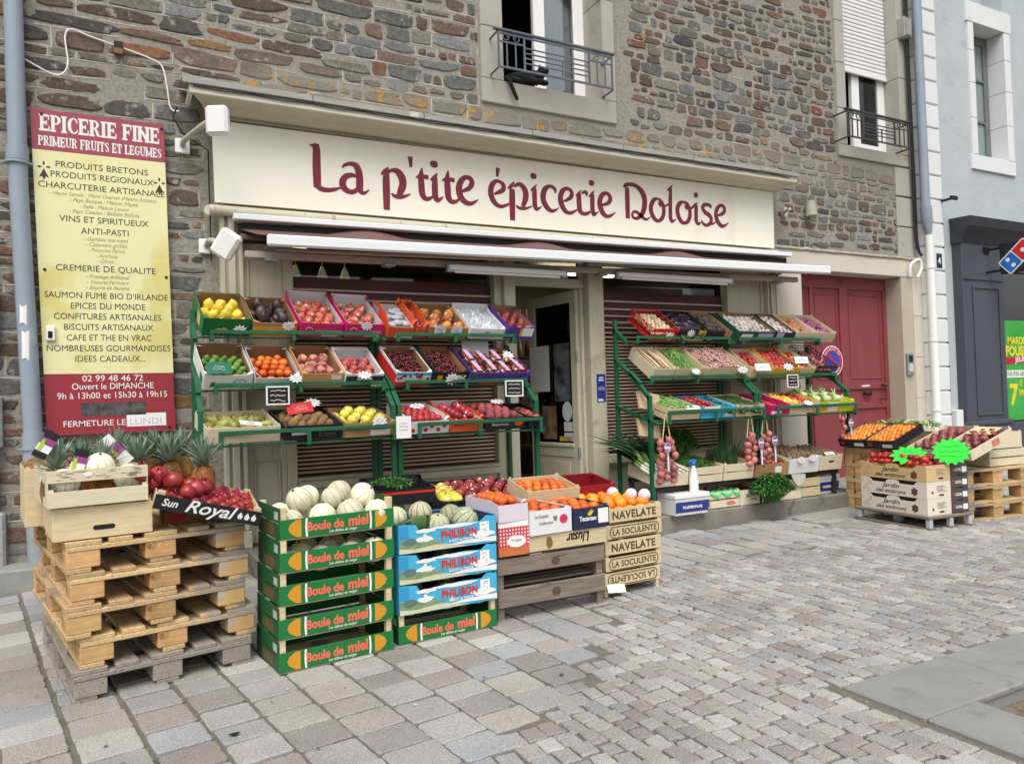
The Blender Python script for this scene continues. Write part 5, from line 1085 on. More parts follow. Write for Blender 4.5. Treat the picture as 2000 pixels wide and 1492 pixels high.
def scribble(m, w_, z, q, r=.0013):
    p = [(-w_/2+w_*i/9, -.0012, z+q.uniform(-.006, .006)) for i in range(10)]; m.tube(p, r, 4, cap=False)
def card(mat, label, rx=.055, rz=.04, pts=None, mt=None, ink=None, name='price_card', n=10, lines=3):
    m = MB(); m.poly(pts or star_pts(rx, rz, n), .0015); o = m.build(name, mt or CARD, mat=mat); tag(o, label, 'price card')
    q = random.Random(len(label)); s_ = MB()
    for k in range(lines): scribble(s_, rx*(1.1 if k else .8), rz*(.35-.35*k), q)
    s_.build('handwriting', ink or CARDI, o); return o
ROWS = {1: (5.95, 1.845, rad(35), .42, .125), 2: (5.75, 1.44, rad(34), .42, .13), 3: (5.5, 1.055, rad(15), .44, .115), 4: (5.55, .43, rad(11), .46, .13), 5: (5.58, .165, 0, .4, .15)}
YAW = [rad(6)]
def spec(row, x0, x1, dz=0, dy=0, yaw=None, d=None, h=None, tilt=None):
    yaw = (YAW[0] if row < 4 else 0) if yaw is None else yaw; Y, Z, t, D, H = ROWS[row]; t = t if tilt is None else tilt
    return at_row(x0, x1, Y+dy, Z+dz, t, yaw), x1-x0-.008, d or D, h or H
def front_strip(o, w_, h, parts):
    """coloured printed areas on a carton's front: (name, x0, z0, x1, z1, material) in fractions"""
    for i, (nm, a, b_, c_, d, mt) in enumerate(parts):
        m = MB(); m.T = T4(0, -.0012-.0004*i, 0); m.poly(rect(-w_/2+w_*a, h*b_, -w_/2+w_*c_, h*d), .0006); m.build(nm, mt, o)
def side_strip(o, w_, d, h, mt, a=(.05, .1, .6, .9), side=-1, name='side_print'):
    m = MB(); X = side*(w_/2+.0008); y0, z0, y1, z1 = d*a[0], h*a[1], d*a[2], h*a[3]; q = [(X, y0, z0), (X, y1, z0), (X, y1, z1), (X, y0, z1)]
    m.add(q if side > 0 else q[::-1], [(0, 1, 2, 3)]); m.build(name, mt, o)
T_ = tone
GRN = T_('green', (24, 110, 58)); PNK = T_('pink', (206, 42, 112)); ORG = T_('orange', (222, 92, 44)); WHT = T_('white', (226, 226, 226)); PUR = T_('purple', (76, 52, 140)); NAV = T_('navy', (34, 42, 72)); BLK = T_('black', (32, 30, 34)); YLW = T_('yellow', (214, 166, 48)); BRN = T_('brown', (172, 132, 92)); RDD = T_('red', (196, 44, 48)); LIM = T_('lime', (190, 206, 50)); SKY = T_('sky blue', (66, 178, 216)); MAG = T_('magenta', (176, 34, 96)); CRM = T_('cream', (226, 218, 196)); GRY = T_('grey', (96, 90, 88)); IWH = T_('inside white', (210, 210, 212)); LILAC = T_('lilac', (180, 172, 206)); PBLK = M('black plastic', srgb(26, 26, 30), .4, .1); PRED = M('red plastic', srgb(200, 44, 48), .35, .08)
def letter(o, s_, x, z, size, mt, width=None, bold=.01, y=-.0022, **k): return text(s_, size, mt, o, (x, y, z), width, bold=bold, **k)
def C(row, x0, x1, label, outer, inner=KRAFT, front=None, **k):
    mt, w_, d, h = spec(row, x0, x1, **k); o = carton(w_, d, h, 'fruit_carton', outer, inner, front or h*.95, mat=mt); tag(o, label, 'carton', 'fruit cartons on the racks'); return o, mt, w_, d, h
def W(row, x0, x1, label, wood=WOOD, gaps=1, front=None, **k):
    mt, w_, d, h = spec(row, x0, x1, **k); o = woodcrate(w_, d, h, 'wooden_crate', wood, gaps, mat=mt, front=front); tag(o, label, 'crate', 'wooden crates on the racks'); return o, mt, w_, d, h
def S(mt, x, h, label, dx=0, rx=.058, rz=.042, lean=-.25, **k): return card(mt @ T4(x, -.022, h) @ R4('X', lean), label, rx*.95, rz*.95, **k)
def stuff(o, label, cat): tag(o, label, cat, None, 'stuff'); return o

# racks
def rack(x0, x1, label, xo=0, tops=(2.06, 1.86)):
    t = thing('display_rack', label, 'rack', ((x0+x1)/2, 5.9, .16), 0, 'green steel fruit racks'); mid = (x0+x1)/2
    for s_, x, top in ((1, x0, tops[0]), (-1, x1, tops[1])):
        m = MB(); a, b_ = x-.018, x+.018
        m.box((a, 6.1, .16), (b_, 6.14, top), 0, .003)
        part(m, 'back_post', GREEN, t)
        m = MB(); m.box((a, 5.58, .0), (b_, 5.625, 1.29), 0, .003)
        def arm(p, q, hw=.018):
            (y0, z0), (y1, z1) = p, q; dy, dz = y1-y0, z1-z0; l = math.hypot(dy, dz); ny, nz = -dz/l*hw, dy/l*hw
            vs = [(X, y+sg*ny, z+sg*nz) for X in (a, b_) for (y, z) in (p, q) for sg in (-1, 1)]
            m.add(vs, [(0, 1, 3, 2), (4, 6, 7, 5), (0, 4, 5, 1), (2, 3, 7, 6), (0, 2, 6, 4), (1, 5, 7, 3)])
        arm((5.6, 1.27), (5.84, 1.47)); arm((5.84, 1.47), (6.12, 1.655)); part(m, 'front_post', GREEN, t)
        m = MB(); arm((5.93, 1.815), (6.14, 1.97), .014); arm((5.49, 1.025), (6.12, 1.19), .014); arm((5.73, 1.41), (5.9, 1.53), .014); part(m, 'shelf_arm', GREEN, t)
    for (y, z, tl, D, H), lift in ((ROWS[1], .012), (ROWS[2], .012), (ROWS[3], .06)):
        m = MB(); c_, s__ = cos(tl), sin(tl)
        for k in (0.02, .2, .38): yy, zz = y+k*c_+.012*s__, z+k*s__-.016*c_; m.box((x0+.02, yy-.012, zz-.014), (x1-.02, yy+.012, zz-.001))
        part(m, 'shelf', GREEN, t)
        m = MB(); m.box((x0+.1, y-.052, z+lift), (x1-.02, y-.036, z+lift+.03), 0, .003)
        for x in (x0+.1, mid, x1-.05): m.box((x, y-.0515, z-.035), (x+.03, y-.0365, z+lift-.0005), 0, .002); m.box((x+.002, y-.036, z-.034), (x+.028, y+.05, z-.02))
        part(m, 'front_rail', GREEN, t)
    return t
rack(.46, 1.855, 'green steel rack of lemons, apples and kiwis left of the shop door'); rack(1.905, 3.14, 'green steel rack of cherries and strawberries beside the shop door', tops=(1.86, 1.8))
rack(4.37, 5.72, 'green steel rack of mushrooms and beans right of the shop door'); rack(5.77, 7.1, 'green steel rack of garlic and tomatoes in front of the red gate', tops=(1.86, 1.8))

# left rack, top shelf
mt, w_, d, h = spec(1, .5, .855, h=.15); o = tag(carton(w_, d, h, 'fruit_carton', GRN, KRAFT, .15, mat=mt), 'green carton printed with lemons at the left end of the top shelf', 'carton', 'fruit cartons on the racks')
m = MB(); pts = lambda cx, cz, rx, rz: [(cx+rx*cos(2*pi*i/18), cz+rz*sin(2*pi*i/18)) for i in range(18)]
m.T = T4(0, -.0015, 0); m.poly(pts(-.06, .04, .03, .027), .001); m.T = T4(0, -.0022, 0); m.poly(pts(-.02, .045, .028, .028), .001); m.build('lemon_print', M('lemon print', srgb(214, 196, 70), .5), o); side_strip(o, w_, d, h, M('lemon side', srgb(196, 200, 120), .5), (.25, .1, .5, .8))
heap(mt, w_, d, h, 'lemon', 'yellow lemon heaped in the green lemon carton', 'lemons in the green carton', layers=2, fillz=.62, dens=1.02)
S(mt, .09, .07, 'spiky white price card on the green lemon carton')
o, mt, w_, d, h = C(1, .86, 1.2, 'yellow fronted brown carton of dark avocados on the top shelf', BRN); front_strip(o, w_, h, [('yellow_band', .0, .0, 1, .72, YLW), ('label', .35, .2, .72, .45, PAPER)])
heap(mt, w_, d, h, 'avocado', 'dark avocado in the yellow fronted carton', 'avocados on the top shelf', layers=2, fillz=.5, back=.9); S(mt, .09, .11, 'spiky white price card in the avocado carton')
for i, (a, b_, lb) in enumerate(((1.21, 1.565, 'taller pink apple carton next to the avocados'), (1.57, 1.9, 'pink apple carton next to the orange carton'))):
    mt, w_, d, h = spec(1, a, b_, d=.5 if i == 0 else .47); o = tag(carton(w_, d, h, 'fruit_carton', PNK, IWH, h, back=h*1.25, mat=mt), lb, 'carton', 'fruit cartons on the racks'); front_strip(o, w_, h, [('label', .35, .35, .95, .5, LILAC), ('label', .5, .08, .9, .2, PAPER)])
    m = MB(); m.T = T4(0, -.002, 0); m.tube([(-w_*.3+.03*cos(a_*.7), 0, h*.5+.025*sin(a_*.7)) for a_ in range(8)], .002, 4, cap=False); m.build('logo', WHITE, o)
    heap(mt, w_, d, h, 'apple', ('pink and yellow apple in the taller pink carton', 'pink and yellow apple in the pink carton by the orange box')[i], 'pink apples on the top shelf', layers=1, fillz=.66, mound=.8, back=.9)
S(mt, .0, .12, 'spiky white price card between the two pink apple cartons')
# top shelf of the second rack
mt, w_, d, h = spec(1, 1.925, 2.165, h=.17, d=.42); o = tag(carton(w_, d, h, 'fruit_carton', ORG, IWH, .1, mat=mt, back=.1), 'bright orange carton with tall sides on the top shelf', 'carton', 'fruit cartons on the racks'); front_strip(o, w_, .1, [('white_band', .3, .0, 1, .5, PAPER)]); side_strip(o, w_, d, h, LILAC, (.6, .15, .95, .75))
m = MB(); q = random.Random(4)
for i in range(14): m.ball((q.uniform(-.08, .08), q.uniform(.05, .36), .075+q.uniform(0, .03)), .04, 8, 0, (1.2, 1, .5))
m.build('tissue_paper', M('tissue grey', srgb(176, 178, 188), .8, .1, 14), o)
mt, w_, d, h = spec(1, 2.17, 2.28, h=.15); o = tag(carton(w_, d, h, 'fruit_carton', ORG, KRAFT, .09, mat=mt), 'narrow orange carton beside the mangoes', 'carton', 'fruit cartons on the racks')
heap(mt, w_, d, h, 'nectarine', 'red fruit in the narrow orange carton', 'fruit in the narrow orange carton', fillz=.6)
o, mt, w_, d, h = C(1, 2.285, 2.66, 'brown carton of large mangoes with round white tags', BRN, h=.11); heap(mt, w_, d, h, 'mango', 'large orange mango in the brown carton', 'mangoes on the top shelf', fillz=.75, mound=.8, dens=1.05)
for k, x in enumerate((-.09, .07)): card(mt @ T4(x, -.012, .08), ('round white tag on the left of the mango carton', 'round white tag on the right of the mango carton')[k], .05, .05, pts(0, 0, .055, .055))
mt, w_, d, h = spec(1, 2.665, 3.03, h=.11); o = tag(carton(w_, d, h, 'fruit_carton', WHT, IWH, .1, mat=mt, back=.13), 'white carton lined with a clear plastic bag on the top shelf', 'carton', 'fruit cartons on the racks'); front_strip(o, w_, h, [('yellow_base', 0, 0, 1, .3, CRM)])
m = MB(); q = random.Random(8); n_ = 16; vs = []
for i in range(n_+1):
    for j in range(n_+1): vs.append((-w_/2+.01+(w_-.02)*i/n_, .01+(d-.02)*j/n_, .075+.05*mnoise.noise((i*.45, j*.5, 1))+.025*mnoise.noise((i*1.3, j*1.1, 5))))
m.add(vs, [(i*(n_+1)+j, (i+1)*(n_+1)+j, (i+1)*(n_+1)+j+1, i*(n_+1)+j+1) for i in range(n_) for j in range(n_)]); m.build('plastic_liner', M('plastic film', srgb(190, 194, 198), .18, .06, 9, spec=.8), o)
letter(o, 'BIO', 0, .055, .03, RDD); 
o, mt, w_, d, h = C(1, 3.035, 3.33, 'purple carton of red pears at the door end of the top shelf', PUR, KRAFT); front_strip(o, w_, h, [('label', .55, .25, .95, .9, PAPER), ('label_edge', .45, .25, .55, .9, YLW)])
heap(mt, w_, d, h, 'pear_red', 'red pear in the purple carton', 'red pears on the top shelf', fillz=.7)
m = MB(); m.poly(rect(-.13, -.12, .13, .09), .001); tag(m.build('paper_notice', M('grey notice', srgb(150, 150, 154), .7), mat=T4(2.76, 5.985, 1.74) @ R4('X', -.1)), 'grey paper notice hanging under the top shelf near the door', 'notice')
# left racks, middle shelf
mt, w_, d, h = spec(2, .485, .83, h=.135); o = tag(carton(w_, d, h, 'fruit_carton', WHT, KRAFT, .12, mat=mt, back=.15), 'white carton of limes at the left end of the middle shelf', 'carton', 'fruit cartons on the racks'); side_strip(o, w_, d, h, GRN, (.1, .05, .35, .55))
m = MB(); m.T = T4(0, -.0015, 0); m.poly([(-.13, .02), (-.1, .03), (-.095, .07), (-.12, .055)], .001); m.build('leaf_print', GRN, o); m = MB(); m.tube([(.08+.045*cos(2*pi*i/20), -.002, .06+.025*sin(2*pi*i/20)) for i in range(21)], .002, 4); m.build('emblem', INK, o)
heap(mt, w_, d, h, 'lime', 'green lime in the white carton', 'limes on the middle shelf', fillz=.7, n=9)
card(mt @ T4(-.07, .03, .165) @ R4('X', -.9), 'green and white printed sign lying on the white lime carton', .08, .035, rect(-.085, -.045, .085, .045), M('card green', srgb(30, 110, 84), .5), WHITE)
o, mt, w_, d, h = C(2, .835, 1.165, 'pale grey carton of orange clementines on the middle shelf', T_('pale grey', (196, 196, 200)), front=.09, h=.125); heap(mt, w_, d, h, 'clementine', 'orange clementine in the pale grey carton', 'clementines on the middle shelf', layers=2, fillz=.5); S(mt, .13, .1, 'spiky white price card at the corner of the clementine carton', rx=.065, lean=-.9)
m = MB(); m.T = T4(.03, -.0015, 0)
for a in (-.5, .5): m.leaf((0, 0, .03), (a, 0, 1), (0, -1, 0), .045, .009, 0, .1)
m.build('leaf_print', M('olive print', srgb(120, 124, 60), .5), o)
o, mt, w_, d, h = C(2, 1.17, 1.5, 'tan printed carton of flat peaches on the middle shelf', T_('tan', (206, 158, 108))); front_strip(o, w_, h, [('label', .7, .55, .95, .85, PAPER)]); letter(o, 'PLATANOS', -.02, .02, .03, RDD, .18); heap(mt, w_, d, h, 'flat_peach', 'flat pink peach in the tan carton', 'flat peaches on the middle shelf', layers=2, fillz=.5)
o, mt, w_, d, h = C(2, 1.505, 1.825, 'navy fronted white carton of peaches on the middle shelf', WHT, IWH, h=.12); front_strip(o, w_, h, [('navy_front', 0, 0, 1, .8, NAV), ('label', .3, .5, .7, .68, PAPER), ('white_base', .7, 0, 1, .4, WHT)]); side_strip(o, w_, d, h, PUR, (.2, .2, .8, .7)); heap(mt, w_, d, h, 'peach', 'pale red peach in the navy fronted carton', 'peaches on the middle shelf', fillz=.5); S(mt, -.02, .12, 'spiky white price card lying on the navy fronted peach carton', rx=.07, lean=-1.1)
CH = [F('cherry dark', srgb(64, 16, 24), srgb(92, 24, 32), .2, rnd=0), F('cherry red', srgb(104, 22, 32), srgb(128, 36, 42), .2, rnd=0), F('cherry black', srgb(44, 14, 20), srgb(66, 20, 28), .2, rnd=0)]
for i, (a, b_, lb) in enumerate(((1.91, 2.23, 'white and red printed carton of cherries on the middle shelf'), (2.235, 2.56, 'black fronted carton of dark cherries on the middle shelf'))):
    o, mt, w_, d, h = C(2, a, b_, lb, (WHT, BLK)[i], KRAFT); front_strip(o, w_, h, [('red_base', 0, 0, 1, .28, RDD), ('sky_band', 0, .75, 1, .95, SKY), ('flower', .62, .5, .74, .8, RDD)] if i == 0 else [('label', .6, .3, .95, .7, PAPER), ('yellow_mark', .1, .3, .25, .7, YLW)])
    if i == 0: side_strip(o, w_, d, h, RDD, (.0, .0, 1, .8))
    cm2 = loose(620, w_-.03, d*.86, h*.85, 0, .0112, CH, i, True); cm2.box((-w_/2+.012, .012, .006), (w_/2-.012, d*.86, h*.42), 2); s_ = cm2.build('cherries', CH, mat=mt); stuff(s_, ('red cherries heaped in the white and red carton', 'dark cherries heaped in the black fronted carton')[i], 'cherries')
S(mt, .0, .07, 'spiky white price card on the black cherry carton', rx=.07, rz=.06)
o, mt, w_, d, h = C(2, 2.565, 3.165, 'wide purple carton of strawberry punnets on the middle shelf', PUR, KRAFT, h=.115); front_strip(o, w_, h, [('orange_print', .15, .0, .5, .3, RDD), ('green_mark', .02, .5, .1, .95, GRN)]); side_strip(o, w_, d, h, LILAC, (.3, .2, .7, .8)); STB = F('strawberry', srgb(176, 34, 40), srgb(200, 62, 52), .35)
PUN = glass_mat('punnet plastic', (.92, .92, .95), .14); q = random.Random(3); pm_ = None
for j in range(2):
    for i in range(4):
        if pm_ is None:
            a_ = MB(); a_.add([(-.055, -.075, 0), (.055, -.075, 0), (.055, .075, 0), (-.055, .075, 0), (-.065, -.085, .05), (.065, -.085, .05), (.065, .085, .05), (-.065, .085, .05)], [(0, 3, 2, 1), (0, 1, 5, 4), (1, 2, 6, 5), (2, 3, 7, 6), (3, 0, 4, 7)]); pm_ = a_.mesh('punnet', PUN)
            b2 = MB()
            for k in range(16): b2.T = T4(q.uniform(-.045, .045), q.uniform(-.065, .065), .03+q.uniform(0, .025)) @ R4('X', q.random()*3); b2.lathe([(.003, -.018), (.012, -.006), (.015, .008), (.006, .016)], 8)
            sm_ = b2.mesh('strawberries', STB); c2 = MB(); c2.add([(-.022, -.08, .062), (.022, -.08, .062), (.022, .08, .062), (-.022, .08, .062)], [(0, 1, 2, 3)]); lm_ = c2.mesh('label', LILAC)
        p_ = bpy.data.objects.new('punnet', pm_); COL.objects.link(p_); p_.matrix_world = mt @ T4(-.21+.14*i, .1+.18*j, .06+.012*((i+j) % 2)) @ R4('Z', q.uniform(-.06, .06)); tag(p_, 'clear strawberry punnet with lilac label in the purple carton', 'punnet', 'strawberry punnets')
        for me_, nm in ((sm_, 'strawberries'), (lm_, 'label')):
            s_ = bpy.data.objects.new(nm, me_); COL.objects.link(s_); s_.parent = p_
            if nm == 'strawberries': s_['kind'] = 'stuff'
card(mt @ T4(.2, .26, .13) @ R4('X', -1.0), 'spiky white price card lying on the strawberry punnets', .07, .05)
for (x, y, z, lb, rz) in ((1.0, 5.685, 1.385, 'small framed slate hanging under the clementines', .05), (2.98, 5.685, 1.395, 'small framed slate hanging under the strawberries', -.06), (6.36, 5.685, 1.4, 'small framed slate hanging under the tomatoes on the right rack', .03)):
    t = thing('slate', lb, 'slate', (x, y, z), rz, 'small slates hung on the racks'); m = MB(); m.box((-.075, 0, -.06), (.075, .006, .06)); m.build('board', INK, t); m = MB()
    for a, b_ in (((-.085, -.004, -.07), (.085, .008, -.059)), ((-.085, -.004, .059), (.085, .008, .07)), ((-.085, -.0035, -.059), (-.074, .008, .059)), ((.074, -.0035, -.059), (.085, .008, .059))): m.box(a, b_)
    m.build('frame', WHITE, t); m = MB(); q = random.Random(int(x*10))
    for k in range(3): scribble(m, .11, .035-.036*k, q, .0028)
    m.build('handwriting', WHITE, t)
# left racks, lower shelf
o, mt, w_, d, h = W(3, .48, .985, 'pale wooden crate of green pears at the left end of the lower shelf', WOODP); heap(mt, w_, d, h, 'pear', 'green pear in the pale wooden crate', 'pears on the lower shelf', fillz=.45, roll=2, mound=.9); card(mt @ T4(.05, .05, .13) @ R4('X', -1.1) @ R4('Z', .2), 'white slip lying on the green pears', .06, .02, rect(-.08, -.02, .08, .02))
o, mt, w_, d, h = C(3, .995, 1.43, 'black carton of kiwis on the lower shelf', BLK, T_('dark inside', (54, 46, 44))); front_strip(o, w_, h, [('label', .12, .35, .42, .75, PAPER)]); letter(o, 'KIWI', .1, .02, .045, GRY, .12); heap(mt, w_, d, h, 'kiwi', 'brown kiwi in the black carton', 'kiwis on the lower shelf', layers=2, fillz=.45)
card(mt @ T4(-.02, .26, .17) @ R4('X', -.7) @ R4('Y', -.12), 'red printed flap standing among the kiwis', .09, .04, rect(-.11, -.04, .09, .045), RDD, WHITE); card(mt @ T4(.08, .3, .2) @ R4('X', -.9), 'spiky white price card above the kiwis', .07, .045)
o, mt, w_, d, h = C(3, 1.435, 1.84, 'brown carton of yellow apples on the lower shelf', BRN, KRAFT); front_strip(o, w_, h, [('label', .5, .1, .9, .45, PAPER)]); heap(mt, w_, d, h, 'apple_yellow', 'yellow apple in the brown carton', 'yellow apples on the lower shelf', layers=2, fillz=.5); S(mt, .06, .12, 'spiky white price card on the yellow apples', rx=.07, rz=.055)
card(T4(1.885, 5.44, 1.12), 'white handwritten price sheet between the two left racks', .06, .07, rect(-.06, -.09, .06, .08), lines=3)
for i, (a, b_, lb, ou, inn, key, fl, gr, ly) in enumerate((
    (1.93, 2.29, 'white carton with red spots holding small red plums', WHT, IWH, 'plum_red', 'small red plum in the spotted white carton', 'red plums on the lower shelf', 2),
    (2.295, 2.59, 'orange carton of nectarines on the lower shelf', ORG, IWH, 'nectarine', 'shiny red nectarine in the orange carton', 'nectarines on the lower shelf', 2),
    (2.595, 2.99, 'black carton with white lettering holding dark peaches', BLK, KRAFT, 'dark_peach', 'dark red peach in the lettered black carton', 'dark peaches on the lower shelf', 2),
    (2.995, 3.2, 'narrow black carton of peaches at the door end of the lower shelf', PBLK, PBLK, 'peach', 'red peach in the narrow black carton by the door', 'peaches by the door', 1))):
    mt, w_, d, h = spec(3, a, b_, h=.13 if i < 2 else .1); o = tag(carton(w_, d, h, 'fruit_carton', ou, inn, .1, mat=mt, back=.15 if i == 1 else None), lb, 'carton', 'fruit cartons on the racks'); heap(mt, w_, d, h, key, fl, gr, layers=ly, fillz=.5)
    if i == 0:
        m = MB(); m.T = T4(0, -.0015, 0)
        for k in range(6): m.T = T4(0, -.0015-.0003*k, 0); m.poly(blob(-.14+.055*k, .03+.03*(k % 2), .018, .016, 10, k), .0008)
        m.build('red_spots', RDD, o)
    if i == 2: letter(o, 'Mediterraneo', -.06, .035, .035, WHITE, .16, .004); m = MB(); m.T = T4(0, -.0016, 0); m.poly(pts(.12, .05, .04, .025), .001); m.build('orange_print', ORG, o)
    if i == 0: card(mt @ T4(.02, .28, .15) @ R4('X', -.9), 'torn white card on the small red plums', .08, .03)
    if i == 2: card(mt @ T4(.08, .3, .16) @ R4('X', -1), 'torn white card on the dark peaches', .08, .03)
# right racks, top shelf
YAW[0] = rad(1.5)
BACK[0] = .96
mt, w_, d, h = spec(1, 4.66, 5.0, h=.13); o = tag(basket(w_, d, h, 'plastic_crate', PRED, mt), 'red plastic crate of brown mushrooms on the top right shelf', 'crate'); heap(mt, w_, d, h, 'mushroom', 'brown mushroom in the red plastic crate', 'mushrooms on the top right shelf', layers=2, fillz=.6); S(mt, .05, .06, 'spiky white price card on the red mushroom crate')
o, mt, w_, d, h = C(1, 5.005, 5.375, 'yellow and black carton of aubergines on the top right shelf', BLK, BLK); front_strip(o, w_, h, [('yellow_print', .05, .0, .95, .5, YLW), ('label', .25, .1, .7, .4, PAPER), ('yellow_corner', .7, .5, .98, .98, YLW)]); heap(mt, w_, d, h, 'aubergine', 'glossy black aubergine in the yellow and black carton', 'aubergines on the top right shelf', layers=2, fillz=.55); S(mt, -.05, .1, 'spiky white price card on the aubergine carton', rx=.06)
o, mt, w_, d, h = C(1, 5.38, 5.725, 'black carton of dark beetroots on the top right shelf', BLK, BRN); front_strip(o, w_, h, [('label', .05, .1, .25, .4, PAPER), ('brown_corner', .7, .4, 1, 1, BRN)]); heap(mt, w_, d, h, 'beetroot', 'dark beetroot in the black carton', 'beetroots on the top right shelf', layers=2, fillz=.5)
o, mt, w_, d, h = C(1, 5.8, 6.37, 'dark green and white carton of garlic on the top right shelf', T_('dark green', (26, 84, 66)), KRAFT); front_strip(o, w_, h, [('label', .1, .1, .4, .7, PAPER), ('label', .55, .2, .95, .8, LILAC)]); heap(mt, w_, d, h, 'garlic', 'white garlic bulb in the dark green carton', 'white garlic on the top right shelf', layers=2, fillz=.5)
o, mt, w_, d, h = C(1, 6.375, 6.67, 'navy carton of garlic beside the shallots', NAV, KRAFT); front_strip(o, w_, h, [('label', .0, .3, .4, .9, LILAC), ('brown_base', 0, 0, 1, .35, BRN)]); heap(mt, w_, d, h, 'garlic', 'white garlic bulb in the navy carton', 'garlic in the navy carton', fillz=.8)
for i, (a, b_, lb, key, fl) in enumerate(((6.675, 6.99, 'small poplar crate of shallots on the top right shelf', 'shallot', 'brown shallot in the poplar crate'), (6.995, 7.33, 'small poplar crate of pink garlic at the right end of the top shelf', 'pink_garlic', 'pink garlic bulb in the right end poplar crate'))):
    o, mt, w_, d, h = W(1, a, b_, lb, WOODP); heap(mt, w_, d, h, key, fl, fl.split(' in ')[0]+'s on the top right shelf', layers=2, fillz=.5)
    m = MB(); m.T = T4(0, -.002, 0); m.poly(rect(-.1, .03, .1, .07), .0006); m.build('faded_label', T_('faded', (196, 190, 170)), o)
# right racks, middle shelf
o, mt, w_, d, h = W(2, 4.5, 4.77, 'narrow poplar crate of salsify roots on the middle right shelf', WOODP); RT = F('salsify', srgb(176, 148, 112), srgb(206, 186, 154), .85, bump=.3)
rt = None
for k in range(11):
    if rt is None: a_ = MB(); a_.tube([(0, .02, 0), (.004, .15, .005), (-.003, .28, .002), (0, .38, -.004)], [.012, .013, .01, .005], 7); rt = a_.mesh('salsify', RT)
    inst(rt, 'salsify', mt @ T4(-.09+.018*k, .005, .085+.02*(k % 3)) @ R4('Z', (k % 5-2)*.03), 'long pale salsify root in the narrow poplar crate', 'salsify', 'salsify roots')
GB = [F('green bean', srgb(74, 122, 50), srgb(104, 150, 70), .5), F('green bean pale', srgb(110, 146, 76), srgb(136, 168, 96), .5)]; BORL = [F('borlotti pod', srgb(222, 206, 192), srgb(156, 34, 54), .5, ns=75, rnd=0), F('borlotti red', srgb(140, 26, 46), srgb(216, 196, 182), .5, ns=90, rnd=0)]
o, mt, w_, d, h = W(2, 4.775, 5.14, 'dark lined poplar crate of green beans on the middle right shelf', WOOD); stuff(loose(240, w_-.03, d-.02, h*1.0, .12, .0042, GB, 5).build('green_beans', GB, mat=mt), 'green beans heaped on the middle right shelf', 'green beans'); S(mt, .05, .11, 'spiky white price card on the green bean crate', rx=.07, lean=-1)
o, mt, w_, d, h = W(2, 5.145, 5.71, 'wide poplar crate of speckled borlotti pods on the middle right shelf', WOOD); stuff(loose(300, w_-.03, d-.02, h*1.15, .11, .0062, BORL, 6).build('borlotti_pods', BORL, mat=mt), 'red and white borlotti pods heaped in the wide poplar crate', 'borlotti beans'); S(mt, .2, .12, 'spiky white price card on the borlotti crate', rx=.09, lean=-.8)
for i, (a, b_, lb, fl) in enumerate(((5.79, 6.1, 'poplar crate of tomatoes with a white lid next to the borlotti', 'small red tomato next to the borlotti pods'), (6.105, 6.5, 'yellow fronted tomato carton on the middle right shelf', 'small red tomato in the yellow fronted carton'), (6.505, 6.74, 'poplar crate of tomatoes beside the black plastic crate', 'small red tomato beside the black plastic crate'))):
    if i == 1: o, mt, w_, d, h = C(2, a, b_, lb, YLW, KRAFT)
    else: o, mt, w_, d, h = W(2, a, b_, lb, WOOD, h=.115)
    heap(mt, w_, d, h, 'round_tomato', fl, fl.replace('small red tomato', 'tomatoes'), layers=1, fillz=.75)
    card(mt @ T4(.02*(i-1), .01+.14*(i == 2), .13) @ R4('X', -.9), ('white lid lying across the tomato crate next to the borlotti', 'spiky card on the yellow fronted tomato carton', 'white card lying on the tomatoes beside the black crate')[i], .09, .045, rect(-.11, -.04, .11, .04) if i != 1 else None)
mt, w_, d, h = spec(2, 6.75, 7.07, h=.14, d=.46); o = tag(basket(w_, d, h, 'plastic_crate', PBLK, mt), 'black plastic crate of red onions at the right end of the middle shelf', 'crate'); heap(mt, w_, d, h, 'red_onion', 'dark red onion in the black plastic crate', 'onions in the black plastic crate', fillz=.5)
# right racks, lower shelf
o, mt, w_, d, h = W(3, 4.47, 4.885, 'rough poplar crate of pale green beans on the lower right shelf', WOOD, 2); stuff(loose(260, w_-.03, d-.02, h*1.15, .13, .005, GB[1:], 7).build('green_beans', GB[1:], mat=mt), 'pale green beans heaped on the lower right shelf', 'green beans'); card(mt @ T4(.1, .01, .115) @ R4('X', -1.1), 'white slip on the pale green bean crate', .08, .02, rect(-.09, -.025, .09, .025))
for i, (a, b_, fr) in enumerate(((4.89, 5.15, 0), (5.155, 5.33, 1))):
    o, mt, w_, d, h = C(3, a, b_, ('sky blue carton of tomatoes on the lower right shelf', 'narrow sky blue carton under the courgettes')[i], SKY, SKY); front_strip(o, w_, h, [('label', .2, .15, .8, .5, PAPER)] if i else [('flap', .1, .85, .9, 1.05, PAPER)])
    heap(mt, w_, d, h, ('round_tomato', 'courgette')[i], ('red tomato in the sky blue carton', 'courgette in the narrow sky blue carton')[i], ('tomatoes in the blue carton', 'courgettes in the blue carton')[i], layers=2-i, fillz=.55)
o, mt, w_, d, h = W(3, 5.335, 5.72, 'poplar crate of dark courgettes on the lower right shelf', WOOD); heap(mt, w_, d, h, 'courgette', 'dark green courgette in the poplar crate', 'courgettes on the lower right shelf', layers=2, fillz=.5, roll=0)
o, mt, w_, d, h = C(3, 5.79, 6.08, 'magenta carton of small red peppers on the lower right shelf', MAG, MAG, h=.115, front=.1); front_strip(o, w_, h, [('label', .1, .1, .6, .35, PAPER)]); heap(mt, w_, d, h, 'red_pepper', 'small red pepper in the magenta carton', 'peppers in the magenta carton', fillz=.4, scale=.6)
o, mt, w_, d, h = W(3, 6.085, 6.53, 'poplar crate of yellow and red peppers on the lower right shelf', WOOD)
